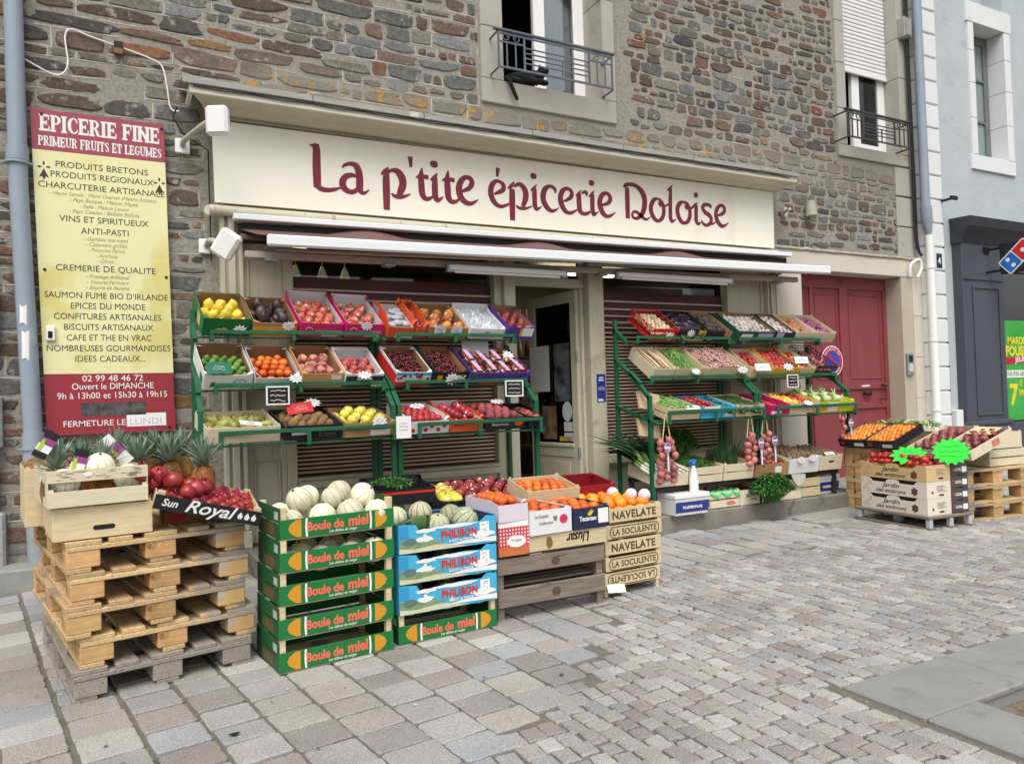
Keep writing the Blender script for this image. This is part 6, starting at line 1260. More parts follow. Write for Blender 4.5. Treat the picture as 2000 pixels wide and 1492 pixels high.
heap(mt, w_, d, h, 'yellow_pepper', 'yellow pepper in the poplar crate', 'yellow peppers', fillz=.7, region=(-.2, .02, .1, d-.03)); heap(mt, w_, d, h, 'red_pepper', 'red pepper in front of the yellow peppers', 'red peppers', fillz=.7, region=(.03, .2, .1, d-.03)); S(mt, .0, .12, 'white card on the pepper crate', rx=.08, lean=-1)
o, mt, w_, d, h = C(3, 6.535, 7.07, 'lime green carton of fennel at the right end of the lower shelf', LIM, LIM, h=.13, front=.115); front_strip(o, w_, h, [('label', .2, .1, .5, .8, PAPER), ('orange_mark', .02, .1, .15, .7, YLW)]); FEN = M('fennel pale', srgb(196, 208, 170), .5, .1); FNL = M('fennel leaf', srgb(90, 130, 66), .6, .2); fm_ = None
for k in range(6):
    if fm_ is None:
        a_ = MB(); a_.T = T4(0, 0, .02); a_.lathe([(.01, -.03), (.04, -.02), (.045, .01), (.025, .045), (.012, .06)], 10)
        for i in range(6): a_.tube([(0, 0, .05), (.03*cos(i), .03*sin(i), .1), (.05*cos(i), .05*sin(i), .12)], .007, 5, 0)
        for i in range(14): a_.leaf((.04*cos(i), .04*sin(i), .1), (cos(i*2.1), sin(i*2.1), .6), (0, 0, 1), .06, .006, 1)
        fm_ = a_.mesh('fennel', [FEN, FNL])
    inst(fm_, 'fennel', mt @ T4(-.18+.17*(k % 3), .12+.17*(k//3), .09) @ R4('X', -1.0) @ R4('Z', k), 'pale fennel bulb in the lime green carton', 'fennel', 'fennel bulbs')
for x, z, lb in ((4.39, 1.24, 'bundle of brown paper bags hanging on the right rack under the salsify'), (4.38, .98, 'bundle of brown paper bags hanging low on the right rack under the beans')):
    m = MB()
    for k in range(5): m.T = T4(0, .012*k, -.006*k) @ R4('X', -.5) @ R4('Z', .05*k) @ R4('Y', .25); m.box((-.12, 0, -.1), (.12, .003, .1), 0, .001)
    tag(m.build('paper_bags', M('kraft bags', srgb(186, 160, 134), .8, .08, 5, bump=.1, bs=20), mat=T4(x+.07, 5.72, z)), lb, 'paper bags')
# ------------------------------------------------------------- bottom rows under the right racks
LG = [M('leek green', srgb(36, 66, 48), .6, .3, 9), M('leek pale', srgb(110, 140, 72), .6, .15, 8), M('leek white', srgb(220, 222, 208), .6, .06, 8)]
PARS = [M('parsley dark', srgb(38, 84, 32), .6, .3, 20), M('parsley light', srgb(70, 128, 48), .6, .25, 20)]
def leek(seed):
    m = MB(); q = random.Random(seed); m.tube([(0, 0, 0), (0, .1, .01), (0, .2, .03)], [.014, .013, .012], 8, 2); m.tube([(0, .2, .03), (0, .28, .05)], [.012, .012], 8, 1)
    for i in range(6): m.leaf((0, .24+.02*i, .04+.006*i), (q.uniform(-.5, .5), 1, q.uniform(.2, .8)), (0, 0, 1), q.uniform(.3, .5), .027, 0 if i > 0 else 1, .45, 5)
    for i in range(6): m.tube([(0, 0, 0), (q.uniform(-.012, .012), -.03, q.uniform(-.01, .01))], .001, 3, 2)
    return m
def herb(n, R, H, seed, leafs=.02, mats=PARS, stems=True, flat=1.0):
    m = MB(); q = random.Random(seed)
    for i in range(n):
        a, t = q.random()*6.283, q.random()**.5; x, y = R*t*cos(a), R*t*sin(a)*flat; z = H*(1-.55*t*t)*q.uniform(.75, 1.08)
        m.leaf((x, y, z), (cos(a+q.uniform(-1, 1)), sin(a+q.uniform(-1, 1)), q.uniform(-.3, .9)), (0, 0, 1), leafs*q.uniform(.8, 1.5), leafs*.45, q.randrange(2), .5, 2)
        if stems and i % 5 == 0: m.tube([(x*.25, y*.25, 0), (x, y, z)], .0015, 3, 1, cap=False)
    return m
def fronds(n, L, seed, spread=.5, mt=0, W_=.006, base=.03):
    m = MB(); q = random.Random(seed)
    for i in range(n):
        d = Vector((q.gauss(0, spread), q.gauss(.2, spread), 1)); m.leaf((q.uniform(-base, base), q.uniform(-base, base), 0), d, (0, 1, 0), L*q.uniform(.6, 1.1), W_, mt if isinstance(mt, int) else q.choice(mt), q.uniform(.1, .6), 4)
    return m
o, mt, w_, d, h = W(4, 4.37, 4.75, 'poplar crate of leeks on the low shelf by the door', WOODP, 1, h=.12); m = MB(); m.T = T4(-.05, -.0015, 0); m.poly(rect(-.04, .02, .06, .08), .0006); m.build('label', PAPER, o)
lks = [leek(i).mesh('leek', LG) for i in range(3)]
for k in range(15): inst(lks[k % 3], 'leek', mt @ T4(-.16+.026*k, .02+.02*(k % 2), .09+.022*(k % 3)) @ R4('Z', .35+.05*(k % 4)) @ R4('X', .12), 'green and white leek in the crate by the door', 'leek', 'leeks')
o, mt, w_, d, h = W(4, 4.76, 5.185, 'poplar crate of flat parsley on the low shelf', WOODP, 2, h=.16); HB = herb(700, .2, .1, 3, .022, flat=.9).mesh('parsley', PARS)
inst(HB, 'parsley', mt @ T4(0, .2, .11), 'bright green cut herbs filling the poplar crate', 'herbs'); 
DH = herb(1500, .27, .33, 5, .03, flat=.45).mesh('carrot_tops', PARS)
inst(DH, 'carrots_with_tops', mt @ T4(-.05, .42, .12), 'tall feathery dark carrot tops behind the herb crate', 'carrot tops')
CARR = [F('carrot', srgb(216, 106, 56), srgb(226, 132, 80), .5, bump=.2), PARS[0]]; m = MB(); m.tube([(0, 0, 0), (0, .07, .01), (0, .15, .015)], [.016, .013, .003], 8); q = random.Random(2)
for i in range(16): m.leaf((0, 0, 0), (q.gauss(0, .3), -.5+q.gauss(0, .3), 1), (0, 1, 0), .16, .004, 1, .3, 3)
cm = m.mesh('carrot', CARR)
o2, mt2, w2, d2, h2 = W(4, 5.195, 5.595, 'poplar crate of spring onions and carrots on the low shelf', WOODP, 2, h=.165)
for k in range(8): inst(cm, 'carrot', mt @ T4(.12+.02*(k % 4), .12+.05*(k//4), .15+.012*(k % 3)) @ R4('Z', .5+.2*(k % 3)) @ R4('X', -.5), 'orange bunched carrot between the herbs and the spring onions', 'carrot', 'bunched carrots')
SO = [M('spring onion leaf', srgb(50, 92, 48), .5, .3, 8), LG[2]]
for k in range(4): inst(fronds(26, .3, k, .22, 0, .007).mesh('spring_onions', SO), 'spring_onions', mt2 @ T4(-.13+.09*k, .16+.05*(k % 2), .08) @ R4('X', -.25), ('spring onion bunch nearest the carrots', 'second spring onion bunch from the carrots', 'third spring onion bunch from the carrots', 'spring onion bunch nearest the red peppers')[k], 'spring onions', 'spring onion bunches')
o, mt, w_, d, h = C(4, 5.61, 6.08, 'brown carton of long red peppers on the low shelf', BRN, KRAFT, h=.15, front=.13); front_strip(o, w_, h, [('label', .6, .2, .8, .65, PAPER)]); heap(mt, w_, d, h, 'red_pepper', 'red pepper in the brown low shelf carton', 'peppers on the low shelf', fillz=.6)
o, mt, w_, d, h = C(4, 6.09, 6.54, 'white carton of knobbly brown tubers on the low shelf', WHT, KRAFT, h=.17, front=.16); heap(mt, w_, d, h, 'artichoke', 'knobbly brown tuber in the white carton', 'tubers in the white carton', layers=2, fillz=.75); S(mt, -.08, .15, 'spiky white price card on the white tuber carton', rx=.06); S(mt, .09, .16, 'second spiky price card at the right of the white tuber carton', rx=.07)
o, mt, w_, d, h = W(4, 6.55, 6.9, 'pale crate with a hand slot at the right end of the low shelf', WOODP, 1, h=.16); m = MB(); m.T = T4(0, -.0015, 0); m.poly(rr(-.04, .085, .04, .105, .009), .0008); m.build('hand_slot', INK, o); heap(mt, w_, d, h, 'artichoke', 'brown tuber in the pale right end crate', 'tubers in the pale crate', layers=2, fillz=.7); card(mt @ T4(-.02, .02, .18) @ R4('X', -1), 'white slip on the pale right end crate', .06, .02, rect(-.07, -.02, .07, .02))
lowt = thing('low_stand', 'dark low stand carrying the bottom row of vegetable crates', 'stand', (5.6, 5.9, .16)); m = MB()
for x in (4.4, 5.05, 5.7, 6.3, 6.86): m.box((x-.02, 5.6, .165), (x+.02, 5.64, .42)); m.box((x-.02, 5.95, .165), (x+.02, 5.99, .48))
m.box((4.38, 5.59, .385), (6.9, 5.65, .418)); m.box((4.38, 5.94, .45), (6.9, 6.0, .492)); part(m, 'frame', M('dark stand', srgb(48, 46, 44), .7), lowt)
BLUE = M('print blue', srgb(48, 62, 132), .5, .04)
for a, b_, lb, dy in ((4.5, 4.93, 'white polystyrene box with blue print by the spray bottle', -.13), (6.63, 6.98, 'white polystyrene box with blue print at the right end of the step', .06)):
    mt, w_, d, h = spec(5, a, b_, dy=dy, d=.32, h=.2); t = thing('foam_box', lb, 'box', group='white foam boxes', mat=mt); m = MB(); x = w_/2
    m.add([(-x*.92, .02, 0), (x*.92, .02, 0), (x*.92, d-.02, 0), (-x*.92, d-.02, 0), (-x*.97, 0, .15), (x*.97, 0, .15), (x*.97, d, .15), (-x*.97, d, .15)], [(0, 3, 2, 1), (4, 5, 6, 7), (0, 1, 5, 4), (1, 2, 6, 5), (2, 3, 7, 6), (3, 0, 4, 7)]); m.build('body', WHITE, t)
    m = MB(); m.box((-x, -.01, .151), (x, d+.01, .2), 0, .01); m.build('lid', WHITE, t)
    m = MB(); m.add([(-x*.93, .012, .025), (x*.93, .012, .025), (x*.962, -.0005, .125), (-x*.962, -.0005, .125)], [(0, 1, 2, 3)]); m.build('print', BLUE, t); text('NORMANDIE', .05, WHITE, t, (0, .0015, .06), w_*.55, (pi/2-.13, 0, 0), .02)
sp = thing('spray_bottle', 'white spray bottle with blue cap on the foam box', 'spray bottle', (4.78, 5.5, .366)); m = MB(); m.lathe([(.042, 0), (.044, .01), (.042, .13), (.03, .19), (.018, .24), (.018, .25)], 16); m.build('bottle', WHITEP, sp)
m = MB(); m.lathe([(.02, .251), (.022, .27), (.018, .285)], 12); m.box((-.05, -.014, .275), (.035, .014, .305), 0, .006); m.box((-.03, -.006, .235), (-.022, .006, .276)); m.build('trigger', M('blue cap', srgb(50, 110, 200), .4), sp)
mt, w_, d, h = spec(5, 4.95, 5.44, h=.16); o = tag(woodcrate(w_, d, h, 'wooden_crate', WOODP, 2, mat=mt), 'poplar crate lined with a green plastic bag on the step', 'crate'); text('X', .07, INK, o, (-.17, -.002, .02), None, bold=.01); m = MB(); m.T = T4(.12, -.0022, .04)
m.poly(blob(0, 0, .06, .02, 14, 3), .0006); m.build('red_mark', M('faded red', srgb(196, 120, 100), .6), o)
m = MB(); n_ = 24
vs = []
for i in range(n_+1):
    for j in range(5): vs.append((-w_/2-.004+(w_+.008)*i/n_, -.012+.03*j*(1 if j < 3 else 1.6), .165-(.045+.02*sin(i*.9))*(j == 0)+.01*(j == 1)-.015*j*(j > 1)+.008*sin(i*1.7+j)))
m.add(vs, [(i*5+j, (i+1)*5+j, (i+1)*5+j+1, i*5+j+1) for i in range(n_) for j in range(4)], smooth=True); m.build('green_bag', M('bag green', srgb(40, 190, 110), .4, .12, 8), o)
heap(mt, w_, d, h, 'garlic', 'pale bulb in the bag lined crate', 'bulbs in the bag lined crate', fillz=.7)
mt, w_, d, h = spec(5, 5.44, 5.76, h=.17, d=.3); o = tag(carton(w_, d, h, 'fruit_carton', CRM, KRAFT, .15, mat=mt), 'cream printed carton under the big parsley bunch', 'carton'); letter(o, 'Alchimiste', .02, .08, .06, INK, .2, .006, rot=(pi/2, -.12, 0)); letter(o, 'Bretagne', .02, .045, .025, GRY, .09)
inst(herb(1600, .26, .27, 11, .03, flat=.55).mesh('parsley_bunch', PARS), 'parsley_bunch', T4(5.72, 5.42, .2), 'big bright bunch of curly parsley on the step', 'parsley')
for a, b_, lb, g_, dd in ((5.97, 6.28, 'pale solid crate right of the parsley bunch', 1, -.02), (6.3, 6.62, 'slatted crate next to the right foam box', 2, .02)):
    mt, w_, d, h = spec(5, a, b_, h=.2, dy=dd, d=.34); o = tag(woodcrate(w_, d, h, 'wooden_crate', WOODP if g_ == 1 else WOOD, g_, mat=mt), lb, 'crate'); heap(mt, w_, d, h, 'beetroot', 'dark root in the '+lb.split(' right')[0].split(' next')[0], 'roots in the '+lb, fillz=.7)
m = MB(); m.poly([(0, 0), (.07, -.09), (.13, -.1), (.2, -.02), (.2, .02), (0, .03)], .002); tag(m.build('paper_flap', M('grey paper', srgb(196, 194, 186), .7), mat=T4(6.12, 5.53, .4)), 'pale paper flap hanging under the white tuber carton', 'paper')
# strings of pink onions hanging from the racks
TAGM = M('tag pink', srgb(206, 176, 200), .5, .2, 60, col2=srgb(96, 60, 130)); STRW = M('straw', srgb(206, 196, 150), .8)
def onion_string(x, y, z, n, lb, tagx=.0, rows=2, seed=0, sc=1.0):
    t = thing('onion_string', lb, 'onions', (x, y, z), group='strings of pink onions'); q = random.Random(seed); me = FM['pink_onion'][0][0]
    m = MB(); m.tube([(-.05, 0, -.12), (-.012, 0, .1), (.0, 0, .14), (.012, 0, .1), (.05, 0, -.12)], .006, 5); m.build('straw_loop', STRW, t)
    for k in range(n):
        for s_ in range(rows):
            o = bpy.data.objects.new('onion', me); COL.objects.link(o); o.parent = t; a = q.random()*6
            o.matrix_local = T4((s_-(rows-1)/2)*.068+q.uniform(-.012, .012), q.uniform(-.035, .035), -.13-.056*k*sc+(.028 if s_ % 2 else 0)) @ R4('Z', a) @ R4('X', q.gauss(0, .6)) @ Matrix.Scale(sc*q.uniform(.9, 1.08), 4)
    m = MB(); m.T = T4(tagx, -.062, -.17); m.poly(pts(0, 0, .042, .05), .002); m.poly(rect(-.012, -.2, .014, -.05), .002); o = m.build('tag', TAGM, t); m = MB(); m.T = T4(tagx, -.0645, -.17); m.poly(rect(-.035, -.008, .035, .008), .0006); m.poly(rect(-.006, -.22, .01, -.08), .0006); m.build('tag_print', WHITE, t); return t
onion_string(4.47, 5.5, .98, 7, 'double string of pink onions hanging over the leeks', -.04, 3, 1, 1.05)
onion_string(5.55, 5.52, .96, 5, 'string of pink onions hanging left of the rack leg above the carrots', .08, 2, 2, 1.1); onion_string(5.75, 5.52, .97, 6, 'string of pink onions with a round tag above the brown carton', .07, 2, 3, 1.0)
onion_string(6.92, 5.52, 1.1, 5, 'short onion string with a pink tag in front of the red gate', .05, 1, 4, .8)

# ------------------------------------------------------------- front row: pallets
def pallet_mesh(w_, L, h, mats, seed):
    """returns part meshes in a frame with the front left corner at the origin; boards run along y (length L)"""
    q = random.Random(seed); t = .022; out = {}
    m = MB(); nb_ = 5
    for i in range(nb_):
        bw = .145 if i in (0, 2, 4) else .1; x = (w_-bw)*i/(nb_-1); m.box((x, q.uniform(0, .006), h-t), (x+bw, L-q.uniform(0, .006), h), 0, .003)
    out['top_boards'] = (m, 0); m = MB()
    for y in (0, L/2-.07, L-.145): m.box((q.uniform(0, .004), y, h-2*t-.0005), (w_, y+.145, h-t-.0005), 0, .003)
    out['cross_boards'] = (m, 0); bl = []
    for ix, x in enumerate((0, w_/2-.0725, w_-.145)):
        for y in (0, L/2-.07, L-.145): bl.append((x+.004+q.uniform(-.004, .004), y+.003, x+.141+q.uniform(-.006, .004), y+.14))
    out['blocks'] = bl; m = MB()
    for x in (0, w_/2-.05, w_-.1): m.box((x, q.uniform(0, .008), 0), (x+.1 if x else .1, L, t), 0, .003)
    out['skids'] = (m, 0); return out
def pallet(label, mat, seed, grp, mats=(PAL, PALB), w_=.8, L=1.2, h=.144):
    t = thing('pallet', label, 'pallet', group=grp, mat=mat); p = pallet_mesh(w_, L, h, mats, seed)
    p['top_boards'][0].build('top_boards', mats[0], t); p['cross_boards'][0].build('cross_boards', mats[0], t); p['skids'][0].build('skids', mats[0], t)
    for a in p['blocks']:
        m = MB(); m.box((a[0], a[1], .0225), (a[2], a[3], h-.045), 0, .004); m.build('block', mats[1], t)
    return t
offs = [(-.235, 3.89, .0), (-.205, 3.91, .01), (-.255, 3.885, .016), (-.24, 3.9, .002), (-.25, 3.9, .02)]
nm = ('grey weathered pallet at the bottom of the pineapple stack', 'second pallet from the ground under the pineapples', 'middle pallet of five under the pineapples', 'fourth pallet from the ground under the pineapples', 'top pallet of five carrying the melon and pineapple crates')
for i, (x, y, r) in enumerate(offs): pallet(nm[i], T4(x, y, .144*i+.001*i) @ R4('Z', r+rad(10.5)), i, 'pallets under the pineapples', (PALG, PALG) if i == 0 else (PAL, PALB))
TOPZ = .144*5+.006
# crates on the pallets
mt = T4(-.1, 3.95, TOPZ) @ R4('Z', rad(8)); o = tag(woodcrate(.41, .6, .15, 'wooden_crate', WOOD, 1, mat=mt), 'plywood crate with a hand slot under the melon crate', 'crate'); m = MB(); m.T = T4(.0, -.0015, 0); m.poly(rr(-.045, .04, .045, .062, .01), .0008); m.build('hand_slot', INK, o)
mt = T4(-.115, 3.92, TOPZ+.155) @ R4('Z', rad(10)); o = tag(woodcrate(.41, .6, .165, 'wooden_crate', WOODP, 1, mat=mt, front=.075), 'pale printed crate of melons and pineapples on the pallet stack', 'crate'); 
m = MB(); m.box((-.205, 0, .115), (.205, .005, .17), 0, .001); m.build('top_slat', WOODP, o)
m = MB(); m.T = T4(0, -.0012, 0); q = random.Random(5)
for k in range(34): x = -.17+.33*q.random(); z = .125+.037*q.random(); m.box((x, 0, z), (x+q.uniform(.01, .04), .0006, z+.0022))
for k in range(12): m.box((.125+.0028*k, 0, .122), (.1264+.0028*k, .0006, .142))
m.build('fine_print', M('print grey', srgb(140, 128, 112), .7), o); m = MB(); m.T = T4(-.045, -.0022, .147); m.poly(pts(0, 0, .02, .011), .0006); m.build('sticker', PAPER, o)
m = MB(); m.add([(-.2066, .1, .05), (-.2066, .19, .05), (-.2066, .19, .11), (-.2066, .1, .11)], [(0, 3, 2, 1)]); m.build('stamp', M('stamp dark', srgb(84, 78, 72), .7), o)
mm_ = FM['melon'][0]
for k, (x, y) in enumerate(((-.13, .08), (.02, .12), (.14, .1), (-.15, .24), (.13, .25))): inst(mm_[k % 2], 'melon', mt @ T4(x, y, .11+.06*(k == 1)) @ R4('X', .5*k) @ R4('Z', k), 'pale ribbed melon in the printed crate on the pallets', 'melon', 'melons on the pallets')
mt = T4(-.24, 4.56, TOPZ+.0) @ R4('Z', rad(8)); o = tag(woodcrate(.46, .56, .3, 'wooden_crate', WOOD, 1, mat=mt), 'deep crate of coconuts at the back of the pallet stack', 'crate'); heap(mt, .46, .56, .3, 'coconut', 'brown coconut in the deep back crate', 'coconuts', fillz=.98)
PB = [F('pineapple skin', srgb(176, 122, 52), srgb(110, 74, 36), .7, ns=26, bump=.9, bs=42), M('pineapple leaf', srgb(140, 158, 142), .6, .25, 7, col2=srgb(92, 118, 98), rnd=.15)]
def pineapple(seed):
    q = random.Random(seed); b = MB(); b.lathe([(.03, 0), (.055, .015), (.064, .07), (.06, .12), (.045, .16), (.02, .172)], 18, 0, lambda p, a, i: Vector((p.x*(1+.03*cos(a*9+i*2)), p.y*(1+.03*cos(a*9+i*2)), p.z)))
    c = MB()
    for k in range(46):
        t = k/46; a = k*2.4; el = .35+1.15*t; L = .075+.075*sin(min(1, t*1.25)*pi*.8)+q.uniform(-.01, .015)
        c.leaf((.014*cos(a), .014*sin(a), .165+.05*t), (cos(a)*cos(el), sin(a)*cos(el), sin(el)), (-cos(a)*sin(el), -sin(a)*sin(el), cos(el)), L, .0125, 0, -.1+.4*(1-t), 4)
    return b.mesh('body', PB[0]), c.mesh('crown', PB[1])
pns = [pineapple(i) for i in range(3)]
PX = [(-.30, 4.1, .87, 'pineapple with a black ribbon label on its leaves behind the front melon'), (-.22, 4.2, .86, 'short pineapple between the black label and the round melon'), (-.10, 4.15, .85, 'pineapple leaning behind the round melon'), (-.05, 4.5, .89, 'tall pineapple with a white ribbon in its leaves at the back'), (.07, 4.35, .86, 'pineapple just behind the pomegranates on the left'), (.13, 4.5, .88, 'pineapple at the back behind the pomegranates'), (.21, 4.4, .86, 'pineapple in the middle of the pomegranates'), (.26, 4.52, .88, 'tall pineapple second from the right'), (.35, 4.25, .84, 'golden pineapple at the right end above the red tray')]
for k, (x, y, z, lb) in enumerate(PX):
    t = thing('pineapple', lb, 'pineapple', group='pineapples on the pallet stack', mat=T4(x, y, z+.0) @ R4('Z', k*1.3) @ R4('X', .12*sin(k*2))); bm_, cm_ = pns[k % 3]
    for me_, nn in ((bm_, 'body'), (cm_, 'crown')): s_ = bpy.data.objects.new(nn, me_); COL.objects.link(s_); s_.parent = t
RB = [M('label black', srgb(34, 28, 34), .4), M('label violet', srgb(150, 70, 140), .4), M('label lime', srgb(170, 200, 60), .4), WHITE]
for k, (mt, lb) in enumerate(((T4(-.33, 4.03, 1.165) @ R4('Y', .55), 'black hanging label with coloured bands on the rear pineapple'), (T4(-.2, 4.0, 1.075) @ R4('Y', .3), 'black label with violet band in front of the pineapples'), (T4(-.05, 4.2, 1.12) @ R4('Y', -.7), 'white and violet ribbon label across the pineapples'))):
    t = thing('fruit_label', lb, 'label', mat=mt)
    for j, (z0, z1, c_) in enumerate(((-.065, -.035, 0), (-.035, -.0, 3), (-.0, .03, 1), (.03, .065, 0)) if k < 2 else ((-.09, -.03, 3), (-.03, .03, 1), (.03, .08, 3))):
        m = MB(); m.T = T4(0, -.0005*j, 0); m.poly(rect(-.03, z0, .03, z1-.0005), .002); m.build('band', RB[c_], t)
    m = MB(); m.T = T4(0, -.003, 0); m.poly([(-.024, -.03), (-.008, -.03), (-.008, .02), (-.024, .02)], .001); m.build('lime_print', RB[2], t)
# black tray of pomegranates
mt = T4(.34, 3.92, TOPZ+.052) @ R4('Z', rad(2)) @ R4('Y', rad(16)) @ R4('X', rad(9)); w_, d, h = .5, .42, .07
t = thing('fruit_tray', 'tilted black fronted wooden tray packed with pomegranates', 'tray', mat=mt); m = MB(); m.box((-w_/2, 0, 0), (w_/2, .008, h)); m.build('front_board', BLK, t)
m = MB(); m.box((-w_/2, d-.008, 0), (w_/2, d, h)); m.box((-w_/2, .0085, 0), (-w_/2+.007, d-.0085, h)); m.box((w_/2-.007, .0085, 0), (w_/2, d-.0085, h)); m.box((-w_/2+.008, .009, .002), (w_/2-.008, d-.009, .007)); m.build('sides', WOOD, t)
for sx in (-1, 1):
    for y in (.009, d-.04): m = MB(); m.box((sx*(w_/2-.008), y, .007), (sx*(w_/2-.04), y+.03, h+.015)); m.build('corner_post', WOOD, t)
text('Sun', .05, WHITE, t, (-.18, -.001, .022), .07, shear=.2, bold=.02); text('Royal', .085, WHITE, t, (.0, -.001, .012), .24, shear=.35, bold=.015)
for k in range(3): m = MB(); m.T = T4(.15+.033*k, -.0012, .034); m.poly([(.0, .02), (.006, .012), (.013, 0), (.008, -.014), (-.008, -.014), (-.013, 0), (-.006, .012)], .0006); m.build('pomegranate_emblem', WHITE, t)
heap(mt, w_, d, h, 'pomegranate', 'red pomegranate packed in the black fronted tray', 'pomegranates in the tray', fillz=.95, mound=.3, dens=.94, scale=.72)
for k, (x, y, z, s_) in enumerate(((.06, 4.0, 1.01, .95), (.14, 4.05, .99, .95), (.2, 4.0, .96, 1), (.11, 4.06, .95, .9), (.3, 4.0, .915, .9), (.26, 3.95, .905, .8), (.345, 4.06, .915, .95), (.2, 4.12, .95, .95), (.05, 4.12, .95, .95), (.13, 4.17, .95, .95), (.28, 4.12, .92, .9))): inst(FM['pomegranate'][0][0], 'pomegranate', T4(x, y, z) @ R4('X', k*1.1) @ R4('Z', k) @ Matrix.Scale(s_, 4), 'loose red pomegranate piled above the black tray', 'pomegranate', 'loose pomegranates')
mt = T4(.36, 4.2, TOPZ) @ R4('Z', .03); o = tag(carton(.4, .3, .06, 'fruit_carton', KRAFT, KRAFT, mat=mt), 'low brown carton hidden under the tilted tray', 'carton'); front_strip(o, .4, .06, [('red_print', .05, .1, .25, .8, RDD), ('orange_print', .6, .0, .9, .8, ORG)])

# green melon crates
BGR = M('crate green', srgb(26, 116, 58), .5, .07, 4, rnd=.04); BOR = M('crate coral', srgb(226, 112, 86), .55, .05); BYE = M('crate ochre', srgb(206, 146, 40), .55, .05); BWH = PAPER
def boule(label, mat, seed=0, w_=.6, d=.42, h=.16):
    t = thing('melon_crate', label, 'crate', group='green melon crates', mat=mat); x = w_/2; fh = .103
    m = MB(); m.box((-x, 0, .008), (x, .006, fh), 0, .001); m.build('front_board', BGR, t); m = MB(); m.box((-x, d-.006, .008), (x, d, fh), 0, .001); m.build('back_board', BGR, t)
    for s_ in (-1, 1):
        m = MB()
        for z0, z1 in ((.006, .08), (.088, .16)): m.box((s_*x, .0065, z0), (s_*(x-.006), d-.0065, z1), 0, .001)
        m.build('side_board', M('crate dark green', srgb(24, 88, 48), .55, .1, 5), t)
        m = MB(); X = s_*(x+.0008); q = random.Random(seed)
        q_ = [(X, .1, .018), (X, .3, .018), (X, .3, .068), (X, .1, .068)]; m.add(q_ if s_ > 0 else q_[::-1], [(0, 1, 2, 3)]); m.build('side_print', M('side print', srgb(146, 70, 50), .6, .3, 40, col2=srgb(36, 96, 56)), t)
        m = MB(); q_ = [(X, .03, .1), (X, .1, .1), (X, .1, .14), (X, .03, .14)]; m.add(q_ if s_ > 0 else q_[::-1], [(0, 1, 2, 3)]); m.build('label', M('label greenish', srgb(170, 190, 170), .6), t)
        for y in (.0065, d-.0365): m = MB(); m.box((s_*(x-.0065), y, .004), (s_*(x-.036), y+.03, h+.002), 0, .001); m.build('corner_post', WOOD, t)
    m = MB()
    for k in range(5): m.box((-x+.006, .008+(d-.02)*k/5, .001), (x-.006, (d-.02)*(k+1)/5, .0055))
    m.build('floor', WOOD, t)
    m = MB(); m.T = T4(0, -.0013, 0)
    for sg in (-1, 1): m.poly([(sg*(x-.105)+sg*dx, z) for dx, z in ((.0, .012), (.025, .014), (.055, .035), (.066, .056), (.055, .078), (.025, .098), (.0, .1))], .0008)
    m.build('ochre_shape', BYE, t); m = MB(); m.T = T4(0, -.0013, 0)
    for sg in (-1, 1): m.poly([(sg*(x-.137), .01), (sg*(x-.127), .01), (sg*(x-.124), .055), (sg*(x-.127), .101), (sg*(x-.137), .101), (sg*(x-.134), .055)], .0008)
    m.build('white_stripe', BWH, t)
    text('Boule de', .06, BOR, t, (-.072, -.001, .038), .192, bold=.04); text('miel', .074, BOR, t, (.103, -.001, .038), .108, bold=.04); text('Les d\u00e9lices du verger', .02, BWH, t, (.02, -.001, .017), .15, shear=.3)
    return t
stacks = [(.935, 3.79, .0, .01), (.938, 3.785, .161, .004), (.945, 3.79, .322, .008), (.95, 3.785, .483, .002), (.955, 3.79, .644, .006)]
bn_ = ('bottom green melon crate of the stack of five', 'second green melon crate from the ground in the stack of five', 'third green melon crate from the ground in the stack of five', 'fourth green crate from the ground, melons showing in its gap', 'top green crate heaped with pale melons')
for i, (x, y, z, r) in enumerate(stacks): bt_ = boule(bn_[i], T4(x, y, z+.003) @ R4('Z', rad(5)+r), i)
mt = T4(.945, 3.79, .486) @ R4('Z', rad(2.5)); heap(mt, .6, .42, .12, 'melon', 'pale melon in the fourth green crate', 'melons in the fourth green crate', fillz=.48, mound=0, dens=1.05)
mt = T4(.955, 3.79, .647) @ R4('Z', rad(2.5)); heap(mt, .6, .42, .16, 'melon', 'pale ribbed melon heaped in the top green crate', 'melons heaped in the top green crate', fillz=.55, mound=.35, layers=2, dens=1.02)
boule('single green melon crate under the blue melon boxes', T4(1.572, 3.86, .003) @ R4('Z', rad(2.5)), 9)
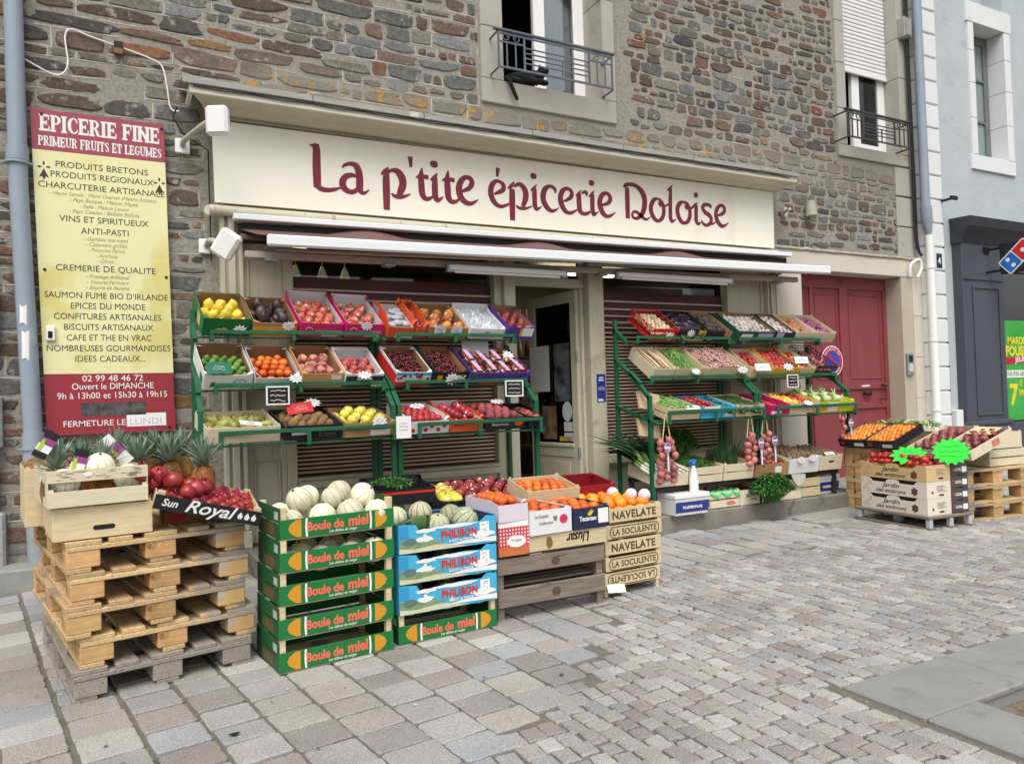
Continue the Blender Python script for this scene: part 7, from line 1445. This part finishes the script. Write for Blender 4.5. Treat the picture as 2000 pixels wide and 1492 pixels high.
# blue melon boxes
PSKY = T_('print sky', (70, 174, 214)); PGR = M('print meadow', srgb(138, 156, 110), .55, .3, 30, col2=srgb(110, 140, 116)); PSA = T_('print sand', (206, 204, 166)); PDK = T_('print trees', (96, 118, 110)); PRD = T_('print red', (206, 50, 34))
def philibon(label, mat, seed):
    w_, d, h = .595, .4, .158; x = w_/2; t = thing('melon_box', label, 'box', group='blue melon boxes', mat=mat); m = MB(); q = random.Random(seed)
    m.poly([(-x, 0), (x, 0), (x, .15), (x-.06, .158), (x-.1, .13), (.1, .135), (-.05, .128), (-x+.12, .118), (-x+.1, .15), (-x+.02, .158), (-x, .155)], .005)
    m.box((-x, d-.005, 0), (x, d, h)); m.box((-x, .0055, 0), (-x+.005, d-.0055, h)); m.box((x-.005, .0055, 0), (x, d-.0055, h)); m.build('box', PSKY, t)
    m = MB(); m.box((-x+.006, .006, .001), (x-.006, d-.006, .005)); m.box((-x+.0055, .006, .006), (-x+.008, d-.006, h-.004)); m.box((x-.008, .006, .006), (x-.0055, d-.006, h-.004)); m.box((-x+.009, d-.008, .006), (x-.009, d-.0055, h-.004)); m.build('lining', M('box lining', srgb(52, 60, 92), .8, .15, 5), t)
    lay = [(PSA, [(-x+.002, .002), (.12, .002), (-.02, .028), (-.16, .036), (-x+.002, .03)]), (PGR, [(-x+.002, .03), (-.2, .02), (-.1, .03), (-.02, .045), (-.1, .06), (-.19, .058), (-.24, .075), (-x+.002, .07)]), (PDK, blob(-.235, .06, .04, .022, 14, seed)), (WHITE, blob(-.145, .068, .05, .016, 14, seed+1, .5)), (WHITE, [(-.16, .07), (-.135, .07), (-.137, .092), (-.147, .1), (-.157, .09)]), (WHITE, blob(-.15, .112, .06, .012, 16, 5, .6)), (WHITE, blob(.04, .122, .14, .011, 18, 7, .6)), (WHITE, [(-.03, .018), (.22, .012), (x-.002, .006), (x-.002, .036), (.1, .034)]), (WHITE, blob(.21, .058, .08, .02, 14, 9, .5)), (PAPER, rect(.19, .045, .25, .125))]
    for i, (mt_, p) in enumerate(lay): m = MB(); m.T = T4(0, -.001-.0003*i, 0); m.poly(p, .0004); m.build('print', mt_, t)
    m = MB(); m.T = T4(0, -.0046, 0)
    for k in range(9): a, b_ = q.uniform(.2, .235), q.uniform(.055, .115); m.box((a, 0, b_), (a+q.uniform(.004, .012), .0004, b_+.003))
    m.build('label_print', GRY, t); text('PHILIBON', .06, PRD, t, (.06, -.0048, .06), .22, bold=.03, sp=1.06); text('le GO\u00dbT du TERROIR', .02, WHITE, t, (.07, -.0048, .034), .15, bold=.02)
    m = MB(); m.T = T4(0, -.0012, 0); m.poly(rect(-x+.005, .08, -x+.055, .15), .0008); m.build('flap', T_('flap blue', (52, 150, 200)), t); return t
for i in range(3): philibon(('lowest blue melon box resting on the single green crate', 'middle blue melon box of three', 'top blue melon box with grey melons and cut watermelon')[i], T4(1.575+.003*i, 3.85, .165+.163*i) @ R4('Z', rad(2.5)), i)
for i in range(2): mt = T4(1.575, 3.85, .165+.163*i) @ R4('Z', rad(2.5)); heap(mt, .58, .39, .14, 'charentais', 'grey green melon in the %s blue box' % ('lowest', 'middle')[i], 'melons in the %s blue box' % ('lowest', 'middle')[i], fillz=.42, mound=0, dens=1.1)
mt = T4(1.58, 3.85, .491) @ R4('Z', rad(2.5)); heap(mt, .58, .39, .16, 'charentais', 'grey green ribbed melon in the top blue box', 'melons in the top blue box', fillz=.62, mound=.9, region=(-.1, .22, .03, .37)); inst(FM['charentais'][0][0], 'melon', mt @ T4(-.2, .3, .15), 'grey melon behind the cut watermelon', 'melon'); inst(FM['charentais'][0][1], 'melon', mt @ T4(-.06, .26, .17), 'grey melon with a stalk beside the cut watermelon', 'melon')
WMC = MB(); WMC.lathe([(max(1e-4, .11*sin(pi*i/24)), -.15*cos(pi*i/24)) for i in range(13)], 18)
w2_ = MB(); w2_.T = R4('X', .9) @ T4(0, 0, 0); w2_.lathe([(max(1e-4, .105*sin(pi*i/20)), -.12*cos(pi*i/20)) for i in range(11)], 20)
for f in range(10*20):
    if (f % 20) % 4 == 0: w2_.m[f] = 1
w2_.m[-1] = 2
inst(w2_.mesh('watermelon', FM['watermelon'][0][0].materials[:]+[M('melon flesh', srgb(206, 80, 76), .4)]), 'watermelon', mt @ T4(-.17, .11, .15) @ R4('Z', .3) @ R4('X', -1.35) @ Matrix.Diagonal((1.1, .9, .8, 1)), 'cut green striped watermelon in the top blue box', 'watermelon')
# black cartons and apple tray behind
mt = T4(1.55, 4.5, .66) @ R4('X', rad(6)); o = tag(carton(.42, .3, .1, 'fruit_carton', BLK, BLK, mat=mt, back=.13), 'black carton with a red line standing behind the blue boxes', 'carton'); front_strip(o, .42, .1, [('red_line', .0, .7, 1, .85, PRD)]); inst(herb(160, .14, .05, 21, .02).mesh('herbs', PARS), 'herbs', mt @ T4(-.03, .15, .09), 'green herbs in the black carton behind the blue boxes', 'herbs')
mt = T4(1.98, 4.4, .57) @ R4('X', rad(8)); o = tag(carton(.44, .5, .1, 'fruit_carton', BLK, BLK, mat=mt, back=.11), 'black carton of dark red apples behind the blue boxes', 'carton'); heap(mt, .44, .5, .1, 'apple_red', 'dark red apple behind the blue boxes', 'dark red apples', fillz=.9, region=(-.05, .21, .02, .48)); heap(mt, .44, .5, .1, 'apple_yellow', 'yellow apple among the dark red apples', 'yellow apples behind the blue boxes', fillz=.95, region=(-.21, -.05, .02, .4))
mt = T4(2.32, 4.55, .56) @ R4('X', rad(8)); o = tag(carton(.3, .45, .1, 'fruit_carton', BLK, BLK, mat=mt), 'black carton of dark red apples near the door step', 'carton'); heap(mt, .3, .45, .1, 'apple_red', 'dark red apple near the door step', 'dark red apples by the door step', fillz=.9)
st = thing('crate_stand', 'low plain stack of crates holding the black apple cartons up', 'stand', (1.95, 4.65, 0)); m = MB(); m.box((1.4, 4.42, .0), (2.4, 4.95, .54), 0, .01); part(m, 'body', WOODG, st)
# grey slatted stand with crates
for k, z in enumerate((.0, .2)):
    pass
gs = thing('slatted_stand', 'grey weathered slatted bench crate holding citrus boxes', 'stand', (2.28, 3.94, 0)); W0, W1, D0, D1 = 1.91, 2.655, 3.93, 4.4
for z0, z1 in ((.085, .19), (.275, .37)):
    m = MB(); m.box((W0-.004, D0-.012, z0), (W1+.004, D0+.008, z1), 0, .004); part(m, 'front_slat', WOODG, gs); m = MB(); m.box((W0, D1-.008, z0), (W1, D1+.012, z1), 0, .004); part(m, 'back_slat', WOODG, gs)
    for x in (W0-.018, W1): m = MB(); m.box((x, D0+.0085, z0), (x+.018, D1-.0085, z1), 0, .004); part(m, 'side_slat', WOODG, gs)
for x in (W0+.001, W1-.046):
    for y in (D0+.0085, D1-.0535): m = MB(); m.box((x, y, .0), (x+.045, y+.045, .374), 0, .004); part(m, 'leg', WOODG, gs)
m = MB()
for k in range(5): m.box((W0+.002, D0+.06+.075*k, .19), (W1-.002, D0+.115+.075*k, .2))
for k in range(6): m.box((W0+.001, D0+.012+.075*k, .3745), (W1-.001, D0+.07+.075*k, .385))
part(m, 'slats', WOODG, gs)
for z in (.135, .32): m = MB(); m.T = T4(2.3, D0-.0135, z); m.poly(pts(0, 0, .03, .026), .0008); o = m.build('branded_mark', M('burnt mark', srgb(92, 74, 60), .8), gs); o.matrix_parent_inverse = gs.matrix_world.inverted()
CK = M('gingham', srgb(206, 70, 80), .6, .1); 
mt = T4(2.01, 3.9, .387); t = thing('gingham_box', 'cardboard fruit box with red gingham print and white label', 'box', mat=mt); m = MB(); m.box((-.1, 0, 0), (.1, .3, .2), 0, .002); m.build('box', T_('orange base', (206, 112, 66)), t); m = MB(); m.T = T4(0, -.001, 0); m.poly(rect(-.1, .055, .1, .2), .0008); m.build('white_field', PAPER, t)
m = MB()
for i in range(10): m.T = T4(0, -.0016, 0); m.poly(rect(-.1+.02*i, .055, -.09+.02*i, .17), .0005)
for j in range(6): m.T = T4(0, -.0022, 0); m.poly(rect(-.1, .057+.02*j, .1, .067+.02*j), .0005)
m.build('gingham_print', CK, t); m = MB(); m.T = T4(.015, -.0034, .085); m.poly(blob(0, 0, .062, .035, 24, 2, .12), .0008); m.build('label', PAPER, t); text('Ma Cagette', .02, GRY, t, (.015, -.0038, .085), .07, shear=.3)
mt = T4(2.395, 3.91, .387) @ R4('Z', .01); o = tag(woodcrate(.56, .45, .1, 'wooden_crate', WOOD, 1, mat=mt), 'upside down printed poplar crate under the citrus cartons', 'crate'); text('Llusar', .085, INK, o, (.07, -.002, .075), .17, (-pi/2, 0, pi), .02) if False else text('Llusar', .085, INK, o, (.07, -.002, .085), .17, (pi/2, pi, 0), .02, shear=.2); m = MB(); m.T = T4(-.14, -.0016, .05); m.poly(blob(0, 0, .025, .035, 16, 8, .4), .0006); m.build('crest', M('crest brown', srgb(130, 100, 60), .7), o)
mt = T4(2.01, 3.895, .589) @ R4('Z', rad(3)); o = tag(carton(.2, .42, .12, 'fruit_carton', T_('lilac white', (220, 208, 218)), KRAFT, .1, mat=mt), 'lilac white carton of oranges above the gingham box', 'carton'); heap(mt, .2, .42, .12, 'clementine', 'orange clementine above the gingham box', 'clementines above the gingham box', layers=2, fillz=.6)
mt = T4(2.265, 3.895, .49) @ R4('Z', rad(3)); o = tag(carton(.3, .45, .15, 'fruit_carton', WHT, KRAFT, .145, mat=mt), 'white carton with olive branch and red sun print', 'carton'); letter(o, 'Le Comptoir', -.07, .1, .028, GRY, .1, .0, shear=.3); letter(o, 'Collection', -.04, .06, .022, GRY, .1, .0, shear=.3)
m = MB(); m.T = T4(.09, -.0016, .08); m.poly(pts(0, 0, .03, .028), .0006); m.build('sun_print', M('sun red', srgb(206, 56, 84), .5), o); m = MB(); m.T = T4(.03, -.0016, .075)
for a in (-.5, .0, .5): m.leaf((0, 0, 0), (a, 0, 1), (0, -1, 0), .045, .008, 0, .1)
m.build('branch_print', M('olive print', srgb(120, 124, 60), .5), o); heap(mt, .3, .45, .15, 'clementine', 'orange clementine in the white olive branch carton', 'clementines in the olive branch carton', layers=2, fillz=.62)
mt = T4(2.56, 3.9, .49) @ R4('Z', rad(3)); o = tag(carton(.275, .45, .14, 'fruit_carton', NAV, KRAFT, .13, mat=mt), 'navy citrus carton with yellow leaf emblem', 'carton'); letter(o, 'Tecanteo', -.03, .05, .04, WHITE, .13, .03); front_strip(o, .275, .13, [('label', .68, .2, .97, .9, PAPER)]); m = MB(); m.T = T4(0, -.0016, 0); m.leaf((-.03, 0, .085), (.7, 0, .5), (0, -1, 0), .07, .018, 0, .1, 4); m.build('leaf_emblem', M('leaf yellow', srgb(206, 186, 60), .5), o); heap(mt, .275, .45, .14, 'clementine', 'orange clementine in the navy carton', 'clementines in the navy carton', layers=2, fillz=.6)
mt = T4(2.52, 4.3, .57) @ R4('X', rad(12)); o = tag(woodcrate(.4, .3, .13, 'wooden_crate', WOOD, 1, mat=mt), 'tall backed poplar crate behind the navy carton', 'crate'); heap(mt, .4, .3, .13, 'clementine', 'orange clementine behind the navy carton', 'clementines behind the navy carton', fillz=.75)
# orange crates
OW = WOOD
def navel(label, mat, h, words, flip=False, tops=True):
    t = thing('orange_crate', label, 'crate', group='printed orange crates', mat=mat); w_, d = .47, .5; x = w_/2
    bs_ = [(0.004, h/2-.012), (h/2+.008, h-.004)] if len(words) == 2 else [(.004, h-.004)]
    for i, (z0, z1) in enumerate(bs_):
        m = MB(); m.box((-x, -.001*i, z0), (x, .006-.001*i, z1), 0, .001); m.build('front_slat', OW, t); m = MB(); m.box((-x, d-.006, z0), (x, d, z1), 0, .001); m.build('back_slat', OW, t)
        s_ = words[i]; fz = (z0+z1)/2
        if s_ == 'LA SOCULENTE':
            rt_ = (pi/2, pi, 0) if flip else (pi/2, 0, 0); text(s_, .055, BRP, t, (0, -.0025, fz+(.019 if flip else -.019)), .37, rt_, .012)
            m = MB(); pts_ = rr(-.205, fz-.036, .205, fz+.036, .03, 6); m.tube([(a, -.0025, b_) for a, b_ in pts_+pts_[:1]], .0028, 4, smooth=False); m.build('printed_border', BRP, t)
        else: text(s_, .07, BRP, t, (0, -.0025, fz-.024), .37, (pi/2, 0, 0), .03, sp=1.1)
    for s_ in (-1, 1):
        m = MB(); m.box((s_*x, .0065, .004), (s_*(x-.006), d-.0065, h*.47), 0, .001); m.box((s_*x, .0065, h*.53), (s_*(x-.006), d-.0065, h-.002), 0, .001); m.build('side', OW, t)
        for y in (.0065, d-.0315): m = MB(); m.box((s_*(x-.0065), y, -.0 if not flip else -.055), (s_*(x-.032), y+.025, h+.004 if not flip else h-.002), 0, .001); m.build('corner_post', OW, t)
    m = MB(); m.box((-x+.007, .007, .001), (x-.007, d-.007, .005)); m.build('floor', OW, t); return t
BRP = M('brown print', srgb(96, 72, 46), .7, .1)
navel('upside down orange crate at the bottom of the printed stack', T4(2.955, 4.03, .06) @ R4('Z', rad(3)), .1, ['LA SOCULENTE'], True)
navel('middle printed orange crate of the stack', T4(2.965, 4.025, .166) @ R4('Z', rad(3)), .2, ['LA SOCULENTE', 'NAVELATE'])
navel('top printed crate full of oranges', T4(2.975, 4.02, .372) @ R4('Z', rad(3)), .205, ['LA SOCULENTE', 'NAVELATE'])
mt = T4(2.975, 4.02, .372) @ R4('Z', rad(3)); heap(mt, .46, .49, .2, 'orange', 'large orange in the top printed crate', 'oranges in the top printed crate', layers=2, fillz=.82, mound=.5); 
for k, (x, y) in enumerate(((.11, .16), (.16, .08), (.06, .3))):
    m = MB(); m.ball((0, 0, 0), .043, 14); inst(m.mesh('wrapped_orange', M('tissue pink', srgb(230, 196, 206), .7, .18, 26, col2=srgb(240, 230, 232))), 'wrapped_orange', mt @ T4(x, y, .252), 'orange wrapped in pink and white tissue', 'orange', 'tissue wrapped oranges')
mt = T4(2.9, 4.45, .56) @ R4('X', rad(10)); o = tag(carton(.44, .3, .12, 'fruit_carton', T_('dark red', (150, 30, 40)), T_('dark red in', (130, 24, 34)), mat=mt), 'dark red carton behind the oranges', 'carton')
card(T4(2.8, 3.99, .06) @ R4('X', -.5) @ R4('Y', .1), 'torn white card at the foot of the orange crates', .06, .03, rect(-.075, -.025, .06, .03), lines=0)
mt = T4(2.95, 4.4, .0); st = thing('crate_stand', 'plain poplar crates stacked behind the printed orange crates', 'stand', (2.9, 4.55, 0)); m = MB(); m.box((2.72, 4.56, 0), (3.18, 4.85, .55), 0, .01); part(m, 'body', WOOD, st)

# ------------------------------------------------------------- island of crates in front of the red gate
A_ = rad(-96)                                            # its fronts look towards the door
IS = T4(6.385, 4.24, 0) @ R4('Z', A_)                     # local +x runs towards the street, +y away from the door
def isl(x, y, z, rx=0, rz=0): return IS @ T4(x, y, z) @ R4('Z', rz) @ R4('X', rx)
tr = thing('trolley', 'low wooden trolley with grey metal legs under the tomato cartons', 'trolley', mat=isl(0, 0, 0)); GL = M('leg grey', srgb(176, 180, 186), .4, .1)
m = MB(); m.box((-.82, -.01, .1), (.02, .56, .128), 0, .006); m.build('deck', WOODG, tr)
for x in (-.8, -.03):
    for y in (.0, .26, .5): m = MB(); m.box((x, y, .02), (x+.045, y+.045, .0995), 0, .004); m.build('leg', GL, tr)
for y in (-.01, .25, .49): m = MB(); m.box((-.84, y, .0), (.04, y+.075, .0195), 0, .003); m.build('runner', WOODG, tr)
m = MB(); m.lathe([(.05, 0), (.052, .085), (.045, .095)], 14); tag(m.build('bollard_stub', M('pot blue grey', srgb(140, 158, 166), .4), mat=isl(-.42, .12, .022)), 'pale blue grey pot standing under the trolley', 'pot')
JW = T_('jardin white', (222, 212, 198), .6); JD = T_('jardin print', (52, 44, 38)); JT = T_('jardin tan', (206, 176, 130), .6)
def jardin(label, z, first):
    w_, d, h = .74, .3, .15; x = w_/2; t = thing('tomato_carton', label, 'carton', group='printed tomato cartons', mat=isl(-.38, .012, z)); m = MB(); fr = JT if first else JW
    m.poly([(-x, 0), (x, 0), (x, h), (x-.1, h), (x-.14, h-.035), (.08, h-.035), (.06, h-.008), (0, h), (-.06, h-.008), (-.08, h-.035), (-x+.14, h-.035), (-x+.1, h), (-x, h)], .005); m.box((-x, d-.005, 0), (x, d, h)); m.box((-x, .0055, 0), (-x+.005, d-.0055, h)); m.box((x-.005, .0055, 0), (x, d-.0055, h)); m.box((-x+.005, .006, .001), (x-.005, d-.006, .005)); m.build('carton', fr, t)
    text('Jardin', .06, JD, t, (-.02, -.001, .072), .2, shear=.35, bold=.01); text('des embruns', .052, JD, t, (-.03, -.001, .022), .34, shear=.35, bold=.01)
    m = MB(); m.T = T4(.24, -.0012, .055); m.poly([(.04*(1 if i % 2 else .75)*cos(2*pi*i/12), .042*(1 if i % 2 else .75)*sin(2*pi*i/12)) for i in range(12)], .0006); m.build('map_emblem', T_('emblem brown', (96, 66, 58)), t)
    m = MB()
    for k, (a, b_) in enumerate(((-.35, .11), (-.3, .07), (-.33, .04), (-.26, .1), (-.28, .03))): m.tube([(a+.018*cos(2*pi*i/12), -.0015, b_+.015*sin(2*pi*i/12)) for i in range(13)], .0014, 4)
    m.build('vegetable_print', M('print taupe', srgb(150, 136, 124), .7), t)
    m = MB(); m.T = T4(x+.001, 0, 0) @ R4('Z', pi/2); m.poly(rect(.15, .02, .21, .035), .0005); m.build('hand_slot', INK, t)
    m = MB(); m.T = T4(x+.0012, 0, 0) @ R4('Z', pi/2)
    for k in range(5): m.poly(rect(.12+.01*(k % 2), .06+.012*k, .24-.02*(k % 3), .066+.012*k), .0004); m.poly(rect(.3, .03+.02*k, .34, .034+.02*k), .0004)
    m.build('side_print', M('print taupe', (0, 0, 0)), t); return t
for i in range(3): jardin(('bottom printed tomato carton on the trolley', 'middle printed tomato carton on the trolley', 'top tan tomato carton heaped with red tomatoes')[i], .129+.152*i, i == 2)
mt = isl(-.38, .012, .129+.304); heap(mt, .73, .29, .15, 'tomato', 'shiny red tomato heaped in the top tan carton', 'tomatoes on the trolley', layers=2, fillz=1.0, mound=.7)
for i in range(2): mt = isl(-.38, .012, .129+.152*i); heap(mt, .72, .29, .12, 'tomato', 'red tomato in the %s printed carton' % ('bottom', 'middle')[i], 'tomatoes in the %s printed carton' % ('bottom', 'middle')[i], fillz=.5, region=(-.37, .37, .02, .12))
NEON = M('neon green card', srgb(44, 222, 60), .5, .04, 4); NINK = M('neon ink', srgb(20, 110, 40), .6)
IV = lambda x, y, z, r: isl(x, y, z) @ R4('Z', -A_*.0+rad(70)) @ R4('X', r)
card(isl(-.26, .1, .66) @ R4('Z', .5) @ R4('X', -.75), 'smaller neon green star card lying on the tomatoes', .17, .1, star_pts(.17, .12, 11, .72), NEON, NINK)
card(isl(.02, .3, .7) @ R4('Z', .7) @ R4('X', -.25), 'larger neon green star card standing at the corner of the tomatoes', .17, .13, star_pts(.165, .13, 15, .78), NEON, NINK)
DG = T_('carton charcoal', (78, 72, 72))
for i in range(4):
    t = thing('charcoal_carton', ('bottom', 'second', 'third', 'top')[i]+' charcoal carton of the stack behind the tomatoes', 'carton', group='charcoal cartons', mat=isl(-.385, .318, .129+.114*i)); m = MB(); m.box((-.38, 0, 0), (.38, .215, .112), 0, .003); m.build('box', DG, t)
    m = MB(); m.T = T4(.381, 0, 0) @ R4('Z', pi/2); m.poly(rect(.14, .03, .2, .08), .0006); m.build('label', PAPER, t); m = MB(); m.T = T4(.3812, 0, 0) @ R4('Z', pi/2); m.poly([(.015, .075), (.035, .075), (.03, .05), (.02, .045)], .0006); m.build('red_mark', RDD, t); text('LOCAL', .035, WHITE, t, (.3815, .088, .045), .085, (pi/2, 0, pi/2), .03); m = MB(); m.T = T4(.3813, 0, 0) @ R4('Z', pi/2); m.poly(rect(.08, .0, .14, .012), .0006); m.build('notch', INK, t)
# pallets behind
for i in range(3): pallet(('bottom', 'second', 'third')[i]+' pallet of the stack under the tilted onion crates', isl(.04, .72, .145*i) @ R4('Z', pi/2) @ T4(0, 0, 0) @ Matrix.Diagonal((1, 1, 1, 1)), 20+i, 'pallets right of the tomatoes', w_=.72, L=1.15) if False else pallet(('bottom', 'second', 'third')[i]+' pallet of the stack under the tilted onion crates', isl(-1.02, .57, .165*i), 20+i, 'pallets right of the tomatoes', w_=.94, L=.95, h=.163)
for i in range(4): pallet(('bottom', 'second', 'third', 'top')[i]+' pallet of the stack under the orange crates', isl(-1.4, .47, .165*i) @ T4(0, 0, 0), 30+i, 'pallets under the oranges', w_=.36, L=.85, h=.163)
for i in range(2):
    mt = isl(-1.21+.36*i, .4, .67, rad(22)); o = tag(carton(.35, .45, .09, 'fruit_carton', BLK, T_('wood inside', (196, 160, 120)), mat=mt), ('black carton of apricots nearest the gate', 'black carton of apricots behind the tomatoes')[i], 'carton', 'black apricot cartons'); front_strip(o, .35, .09, [('label', .6, .2, .95, .6, PAPER), ('red_mark', .1, .3, .25, .7, RDD)]); heap(mt, .35, .45, .09, 'apricot', ('orange apricot in the carton nearest the gate', 'orange apricot in the carton behind the tomatoes')[i], ('apricots nearest the gate', 'apricots behind the tomatoes')[i], layers=2, fillz=.6)
LET = [M('lettuce light', srgb(150, 186, 96), .5, .2, 12), M('lettuce white', srgb(206, 214, 180), .5, .1, 12)]
for k in range(3): inst(herb(150, .12, .1, 30+k, .045, LET, False).mesh('lettuce', LET), 'lettuce', isl(-1.2+.2*k, .9+.04*k, .84), ('pale green lettuce at the left behind the apricots', 'pale green lettuce in the middle behind the apricots', 'pale green lettuce at the right behind the apricots')[k], 'lettuce', 'lettuces')
for i in range(2):
    mt = isl(-.44+.345*i, .5, .6, rad(19)); o = tag(woodcrate(.34, .6, .1, 'wooden_crate', WOODP, 1, mat=mt, front=.09), ('tilted pale crate of red onions on the left', 'tilted pale crate of red onions with a printed side on the right')[i], 'crate', 'tilted onion crates'); heap(mt, .34, .6, .1, 'red_onion', ('dark red onion in the left tilted crate', 'dark red onion in the right tilted crate')[i], ('onions in the left tilted crate', 'onions in the right tilted crate')[i], layers=2, fillz=.5)
    if i: m = MB(); m.T = T4(.1735, 0, 0) @ R4('Z', pi/2); m.poly(rect(.3, .02, .4, .08), .0005); m.build('side_print', M('faded red', (0, 0, 0)), o); m = MB(); m.T = T4(0, .3, .1); m.box((-.16, .1, 0), (.1, .28, .004)); m.build('paper_sheet', T_('yellow paper', (224, 206, 160)), o)
mt = isl(-.2, .9, .49); 
for i in range(2): o = tag(woodcrate(.4, .5, .16, 'wooden_crate', WOODP, 2-i, mat=isl(-.34-.02*i, 1.02, .5+.165*i)), ('lower pale crate at the right end of the pallet stack', 'upper pale crate at the right end of the pallet stack')[i], 'crate', 'pale crates at the right end')
o = tag(woodcrate(.42, .5, .16, 'wooden_crate', WOODP, 1, mat=isl(-.78, 1.05, .665)), 'pale empty crate behind the tilted onion crates', 'crate'); o = tag(woodcrate(.42, .5, .16, 'wooden_crate', WOOD, 1, mat=isl(-.78, 1.05, .5)), 'brown crate beneath the pale empty crate', 'crate')
o = tag(woodcrate(.5, .4, .16, 'wooden_crate', WOOD, 1, mat=isl(-1.2, .93, .66)), 'brown crate on the rear pallets behind the apricots', 'crate')
m = MB(); m.lathe([(.13, 0), (.135, .004), (.12, .008)], 24); tag(m.build('drain_cover', M('iron cover', srgb(104, 100, 98), .7), mat=T4(7.9, 4.35, gz(7.9, 4.35)+.008)), 'round iron cover set in the paving by the right pallets', 'drain cover')
m = MB(); m.add(*((lambda b: (b, [tuple(range(len(b)))]))([(.02*cos(a)*(1+.4*sin(3*a)), .014*sin(a), .011) for a in [2*pi*i/14 for i in range(14)]]))); tag(m.build('dark_spot', INK, mat=T4(.36, 3.18, gz(.36, 3.18)+.002)), 'small black scrap on a slab in front of the green crates', 'litter')
# ------------------------------------------------------------- fit the lettering to its measured widths and turn it into meshes
bpy.context.view_layer.update()
for o, wd in FIT:
    if o.dimensions.x > 1e-4: o.scale = (wd/o.dimensions.x, 1, 1)
bpy.context.view_layer.update()
dg = bpy.context.evaluated_depsgraph_get(); done = {}
for o in [q for q in scene.objects if q.type == 'FONT']:
    key = (o.data.body, o.data.size, o.data.offset, o.data.shear, o.data.materials[0].name, o.data.align_x, o.data.extrude)
    if key not in done: done[key] = bpy.data.meshes.new_from_object(o.evaluated_get(dg))
    n = bpy.data.objects.new('lettering', done[key]); COL.objects.link(n); n.parent = o.parent
    n.matrix_parent_inverse = o.matrix_parent_inverse; n.matrix_basis = o.matrix_basis.copy()
    bpy.data.objects.remove(o)
bpy.context.view_layer.update()
